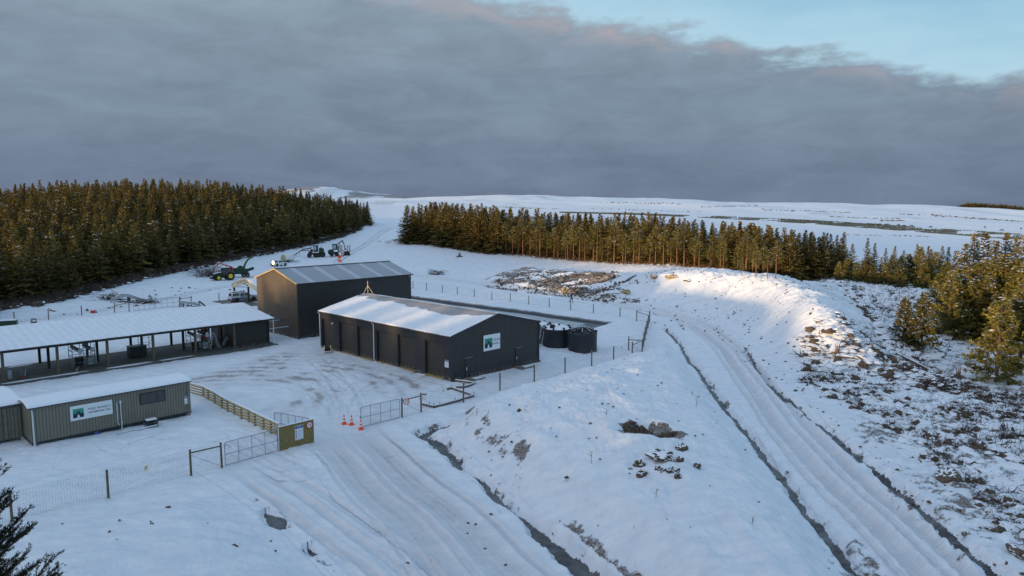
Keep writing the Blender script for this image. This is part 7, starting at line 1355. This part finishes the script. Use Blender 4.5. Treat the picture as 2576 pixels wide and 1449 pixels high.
    x, y = pts_in([(0, 640), (0, 520), (240, 495), (345, 590), (345, 640)], 26, 1.0, 18); c3 = np.c_[x, y, vgz(x, y)]; s3 = rng.uniform(.03, .09, len(x))
    x, y = pts_in([(640, 276), (700, 277), (755, 283), (800, 295), (830, 318), (868, 345), (800, 378), (765, 366), (735, 340), (700, 318), (650, 308)], 520, 2.2, 19); c4 = np.c_[x, y, vgz(x, y)]; s4 = rng.uniform(.05, .17, len(x))
    x, y = pts_in([(800, 384), (905, 425), (1100, 520), (1100, 640), (1010, 575), (900, 490), (830, 425), (790, 390)], 130, 0, 20); c5 = np.c_[x, y, vgz(x, y)]; s5 = rng.uniform(.04, .13, len(x))
    x, y = pts_in([(10, 322), (150, 303), (250, 285), (340, 275), (330, 262), (240, 282), (140, 290), (40, 306)], 90, .4, 23); c6 = np.c_[x, y, vgz(x, y)]; s6 = rng.uniform(.1, .3, len(x))
    for nm, lab, c, s in (('pit_clods', 'dark frozen clods lining the small pit on the snow mound', c1, s1), ('mound_clods', 'scattered clods and stones showing on the middle snow mound', c2, s2), ('bank_clods', 'small clods and stones scattered over the snow bank beyond the bend', c4, s4), ('verge_clods', 'scattered clods and stones on the snow right of the right-hand road', c5, s5), ('field_clods', 'scattered dark lumps on the snow below the left plantation', np.r_[c6, c3], np.r_[s6, s3])):
        k = max(3, len(c) // 6); j = rng.integers(0, len(c), k); scatter_mesh(nm, lab, 'clods', (c[j], rng.normal(0, 1, (k, 3)) * (1, 1, .5), rng.uniform(.1, .4, k), rng.uniform(.008, .02, k)), (c, s))
    x, y = pts_in([(482, 281), (530, 275), (590, 281), (640, 290), (640, 299), (600, 297.5), (560, 292), (520, 287), (490, 284)], 4200, 1.0, 24); kx = fbm(x * .16 + 4, y * .30, 4, 57) + .25 * rng.random(len(x)) > .02; x, y = x[kx], y[kx]; c = np.c_[x, y, vgz(x, y)]
    scatter_mesh('spoil_rubble', 'grey broken clods over the long spoil bank beyond the pond', 'rubble', (c[:60], rng.normal(0, 1, (60, 3)), rng.uniform(.2, .8, 60), rng.uniform(.02, .04, 60)), (c, rng.uniform(.05, .2, len(c)) * (1 + (rng.random(len(c)) < .04))))
debris()
def boulder(u, v, s, lab, m='soil', sq=(1, .8, .7), name='boulder', seed=0, group='clods and stones near the pit', snow=True):
    x, y, z = G(u, v); b = MB(); b.ball((0, 0, s * .25), s, m, seed, sq, 3, .0); o = b.build(name, None); me = o.data; co = np.zeros(len(me.vertices) * 3, np.float32); me.vertices.foreach_get('co', co); co = co.reshape(-1, 3); n_ = fbm(co[:, 0] / s * 2.2 + seed * 3, co[:, 1] / s * 2.2 + co[:, 2] / s * 1.7, 4, seed); co *= (1 + .55 * n_)[:, None]; me.vertices.foreach_set('co', co.ravel()); me.polygons.foreach_set('use_smooth', [False] * len(me.polygons))
    if snow:
        me.materials.append(MT['snow']); me.update(); nz = np.zeros(len(me.polygons) * 3, np.float32); me.polygons.foreach_get('normal', nz); nz = nz.reshape(-1, 3); me.polygons.foreach_set('material_index', ((nz[:, 2] > .80) & (np.random.default_rng(seed).random(len(nz)) < .8)).astype(np.int32))
    o.location = (x, y, z); o.rotation_euler.z = seed; me.update(); return tag(o, lab, 'boulder' if name == 'boulder' else name.replace('_', ' '), group)
for i, (u, v, s, w) in enumerate(((638.7, 466, .34, 'left of the flat clod patch below the pit'), (641.6, 476, .33, 'lowest on the left below the pit'), (673.6, 462, .17, 'right beside the flat clod patch below the pit'), (679.5, 461, .26, 'highest of the right-hand cluster below the pit'), (670.5, 473, .32, 'tall clod in the middle of the cluster below the pit'), (677, 472, .21, 'right of the tall clod below the pit'), (658.6, 470, .22, 'just under the flat clod patch'), (663.5, 473, .21, 'left of the tall clod below the pit'), (678.8, 478, .26, 'lowest of the right-hand cluster below the pit'), (630.4, 470, .15, 'small clod furthest left below the pit'), (682, 450, .36, 'on the right-hand lip of the pit'), (697, 467, .24, 'alone on the snow right of the pit'))):
    boulder(u, v, s, 'brown frozen earth boulder, ' + w, 'soil', (1.1, .9, .75), seed=i)
boulder(660, 458, .75, 'flat dark patch of crumbled earth just below the pit', 'soil', (1.1, 1.0, .25), seed=33); boulder(947, 481, .85, 'grassy brown hummock capped with snow right of the roadside ditch', 'wood_grey', (1, .8, .6), 'grass_hummock', 41, None)
boulder(559.5, 282.5, .55, 'ochre boulder on the crest of the spoil bank', 'ochre', (1.2, .8, .8), seed=51, group=None); boulder(564.6, 291.5, .8, 'large ochre boulder low on the spoil bank behind the walker', 'ochre', (.8, .7, 1.1), seed=52, group=None); boulder(625, 293, .8, 'brown flat boulder at the right end of the spoil bank', 'ochre', (1.4, .8, .6), seed=53, group=None); boulder(623, 303.5, .7, 'dark tussock mound beside the road under the spoil bank', 'wood_grey', (1.3, .8, .6), 'tussock', 54, None)
boulder(654, 277.5, .9, 'yellow earth lump on the left crest of the snow bank', 'ochre', (1.6, .7, .5), seed=55, group=None); boulder(672, 278, .8, 'yellow earth lump right of another on the crest of the snow bank', 'ochre', (1.8, .7, .5), seed=56, group=None); boulder(966, 535, .22, 'small brown tussock on the snow near the lower right', 'wood_grey', (1.3, .8, .6), 'tussock', 57, None); boulder(1016, 553, .5, 'flat grey log end at the lower right edge', 'wood_grey', (1.6, .6, .45), 'log_end', 58, None)
def log(u0, v0, u1, v1, r_, lab, name='log', zo=.1, stubs=3, cat='log'):
    a = np.array(G(u0, v0)); c = np.array(G(u1, v1)); a[2] += zo; c[2] += zo; r = empty(name, a, 0, lab, cat); d = c - a; b = MB(); b.tube([(0, 0, 0), tuple(d * .5 + (0, 0, r_ * .4)), tuple(d)], [r_, r_ * .85, r_ * .6], 'wood_grey', 9); b.build('stem', r)
    one('snow_cap', r, lambda b: b.tube([(0, 0, r_ * .8), tuple(d * .5 + (0, 0, r_ * 1.2)), tuple(d + (0, 0, r_ * .55))], [r_ * .7, r_ * .6, r_ * .4], 'snow', 7))
    for k in range(stubs): t = random.uniform(.1, .9); one('branch_stub', r, lambda b: b.tube([tuple(d * t), tuple(d * t + np.array([random.uniform(-.5, .5), random.uniform(-.5, .5), random.uniform(.2, .6)]))], [r_ * .3, r_ * .12], 'wood_grey', 5))
log(888, 351, 932, 372, .16, 'long fallen trunk slanting across the snow at the right'); log(623, 283, 636, 276, .35, 'thick root log lying at the left end of the snow bank', stubs=5); log(835, 358, 858, 360, .2, 'grey log lying among the roots at the foot of the snow bank'); log(857, 357, 872, 366, .18, 'dark log right of another in the root heap'); log(684, 281, 690, 282, .2, 'short log on the upper face of the snow bank', stubs=0)
def stump(u, v, s, lab, name='stump'):
    x, y, z = G(u, v); r = empty(name, (x, y, z), 0, lab, 'stump'); one('bole', r, lambda b: b.tube([(0, 0, -.2), (0, 0, .4 * s), (.05, 0, 1.0 * s)], [.6 * s, .32 * s, .3 * s], 'wood_grey', 10)); 
    for k in range(5): t = k * 1.26 + .3; one('root', r, lambda b: b.tube([(0, 0, .25 * s), (.7 * s * math.cos(t), .7 * s * math.sin(t), .15 * s), (1.3 * s * math.cos(t), 1.3 * s * math.sin(t), -.05)], [.22 * s, .14 * s, .05 * s], 'wood_grey', 6))
    for k in range(3): t = k * 2.1; one('splinter', r, lambda b: b.tube([(.15 * s * math.cos(t), .15 * s * math.sin(t), .8 * s), (.4 * s * math.cos(t), .4 * s * math.sin(t), 1.6 * s)], [.12 * s, .02], 'wood_grey', 5))
    one('snow_cap', r, lambda b: b.ball((0, 0, .98 * s), .3 * s, 'snow', 1, (1, 1, .35), 1, .2))
stump(459.5, 256.8, 1.1, 'splintered stump alone on the open snow before the middle stand'); stump(837, 354, .7, 'upturned stump topping the root heap at the foot of the snow bank'); stump(958, 377, .7, 'dark stump on the snow left of the nearest pine'); stump(871, 350, .6, 'forked stump beside the root heap under the pines')
def brush_pile(u, v, s, n, lab, L=(.6, 1.8)):
    x, y, z = G(u, v); p = np.c_[rng.normal(0, s * .5, n), rng.normal(0, s * .4, n), rng.random(n) ** 1.5 * s * .5]; d = rng.normal(0, 1, (n, 3)) * (1.3, 1, .35); o = scatter_mesh('brush_pile', lab, 'brush pile', (p, d, rng.uniform(*L, n), rng.uniform(.02, .05, n)), (p[:n // 5] * (1, 1, .5), rng.uniform(.08, .2, n // 5)), (p[: n // 8] + (0, 0, .1), rng.uniform(.1, .25, n // 8)), kind='x'); del o['kind']; o.location = (x, y, z)
brush_pile(936, 388, 1.5, 260, 'heap of long bare branches on the right-hand snow'); brush_pile(411, 240.5, 3.5, 260, 'dark brush heap beside the far track at the left end of the middle stand', (1, 3)); brush_pile(111, 300, 2.2, 160, 'dark brush heap behind the fence at the left', (.6, 2)); brush_pile(148, 303, 1.8, 140, 'low brush heap right of the grey boom', (.6, 2)); brush_pile(208, 276, 4.5, 420, 'large heap of dark branches left of the tractor', (1, 3.2)); brush_pile(437, 274.5, 2.2, 200, 'dark earth and branch heap left of the spoil bank', (.5, 1.5))
# bare saplings sticking out of the mound
for i, (u, v, s, w) in enumerate(((591, 463, .8, 'in the middle of the snow mound'), (696, 407, .9, 'near the top right of the snow mound'), (692, 397, .5, 'highest on the right of the snow mound'), (606, 416, .5, 'near the top of the snow mound'), (476.5, 416, .6, 'near the left corner of the snow mound'), (656, 496, .4, 'well below the pit'), (752, 525, .5, 'low on the right side of the snow mound'), (636, 431, .5, 'on the left lip of the pit'))):
    x, y, z = G(u, v); b = MB(); R = random.Random(i); b.tube([(0, 0, -.1), (.05 * s, 0, .5 * s), (.1 * s, .05, 1.0 * s)], [.018, .012, .004], 'twig', 5)
    for k in range(6): t = R.uniform(.2, .9); a = R.uniform(0, 6.28); b.tube([(.08 * s * t, 0, t * s), (.08 * s * t + .4 * s * math.cos(a), .4 * s * math.sin(a), t * s + .3 * s)], [.01, .003], 'twig', 4)
    o = b.build('bare_twig', None); o.location = (x, y, z); tag(o, 'bare brown twig ' + w, 'twig', 'bare twigs on the mound')
# forage crop strips and the dark wood on the far right
def far_bits():
    x, y = [], []
    R = np.random.default_rng(44); t = R.random(14000) ** .8; us = np.interp(t, [0, .2, .45, .7, 1], [1050, 963, 876, 780, 560]) ; lo = np.interp(us, [520, 640, 725, 800, 870, 930, 992, 1050], [211, 213.5, 216.7, 219.7, 223.8, 228, 232.3, 236]); hi = np.interp(us, [520, 640, 725, 800, 876, 963, 1050], [211.8, 214.5, 218.6, 222.8, 229, 235.5, 243]); vs = lo + (hi - lo) * R.random(len(us)); 
    keep = fbm(us * .03, vs * .6, 3, 5) + .35 * R.random(len(us)) > .08; us, vs, lo, hi = us[keep], vs[keep], lo[keep], hi[keep]
    gu = np.linspace(520, 1055, 16); lat = np.array([[G(a, np.interp(a, [520, 640, 725, 800, 876, 963, 1050], [211, 213.5, 216.7, 219.7, 224.2, 230.2, 236]) + q * np.interp(a, [520, 700, 876, 963, 1050], [.9, 1.9, 4.8, 5.3, 7]))[:2] for q in (0, .5, 1)] for a in gu])
    qq = np.clip((vs - lo) / (hi - lo), 0, 1) * 2; fi = np.clip((us - 520) / (535 / 15), 0, 14.999); i0 = fi.astype(int); fr = (fi - i0)[:, None]; j0 = np.minimum(qq.astype(int), 1); fq = (qq - j0)[:, None]
    xy = (lat[i0, j0] * (1 - fr) + lat[i0 + 1, j0] * fr) * (1 - fq) + (lat[i0, j0 + 1] * (1 - fr) + lat[i0 + 1, j0 + 1] * fr) * fq
    c = np.c_[xy[:, 0], xy[:, 1], vgz(xy[:, 0], xy[:, 1])]; k = 200; scatter_mesh('forage_crop', 'dark green forage strip running across the far snowy field', 'crop', (c[:k], R.normal(0, 1, (k, 3)), R.uniform(.3, .6, k), R.uniform(.05, .1, k)), (c, R.uniform(.25, .6, len(c))), m='dead_twig').data.materials[1] = MT['crop_green']
    # tussocks and hedge lines far out
    Ls = [((470, 207), (560, 209)), ((590, 208.5), (700, 212)), ((830, 217), (900, 219)), ((900, 214), (1000, 220)), ((700, 207), (760, 206)), ((880, 221), (905, 220.8)), ((840, 234.8), (930, 236.6)), ((760, 210), (850, 212.5)), ((600, 202.5), (680, 204)), ((930, 215), (1024, 222))]
    xy = []
    for (u0, v0), (u1, v1) in Ls:
        g = np.array([G(u0 + (u1 - u0) * q, v0 + (v1 - v0) * q)[:2] for q in np.linspace(0, 1, 5)])
        for q in np.linspace(0, 3.999, 90):
            if R.random() < .55: k_ = int(q); p_ = g[k_] * (1 - q + k_) + g[k_ + 1] * (q - k_); xy.append(p_ * (1 + R.normal(0, .006)))
    xy = np.array(xy)
    ok = (np.hypot(xy[:, 0], xy[:, 1]) < 1500); xy = xy[ok]; c = np.c_[xy, vgz(xy[:, 0], xy[:, 1])]; scatter_mesh('field_tussocks', 'thin broken lines of tussock and hedge across the far fields', 'tussocks', (c[:20], R.normal(0, 1, (20, 3)), R.uniform(.3, .6, 20), R.uniform(.05, .1, 20)), (c, R.uniform(.25, .8, len(c)) * np.hypot(c[:, 0], c[:, 1]) / 700))
    n = 1500; uu = R.uniform(954, 1110, n); d = R.uniform(1080, 1180, n); xx = (uu - 512) / FPX * d; yy = d; zt = vgz(xx, yy); hh = R.uniform(5.5, 8.5, n) * np.clip((uu - 952) / 12, .3, 1); stand('distant_wood', xx, yy, zt, hh, SPR[:3], 'dark wood on the skyline at the far right', 'forest', 6)
mat('crop_green', (.085, .10, .085), .9, var=.4, scale=.5)
far_bits()
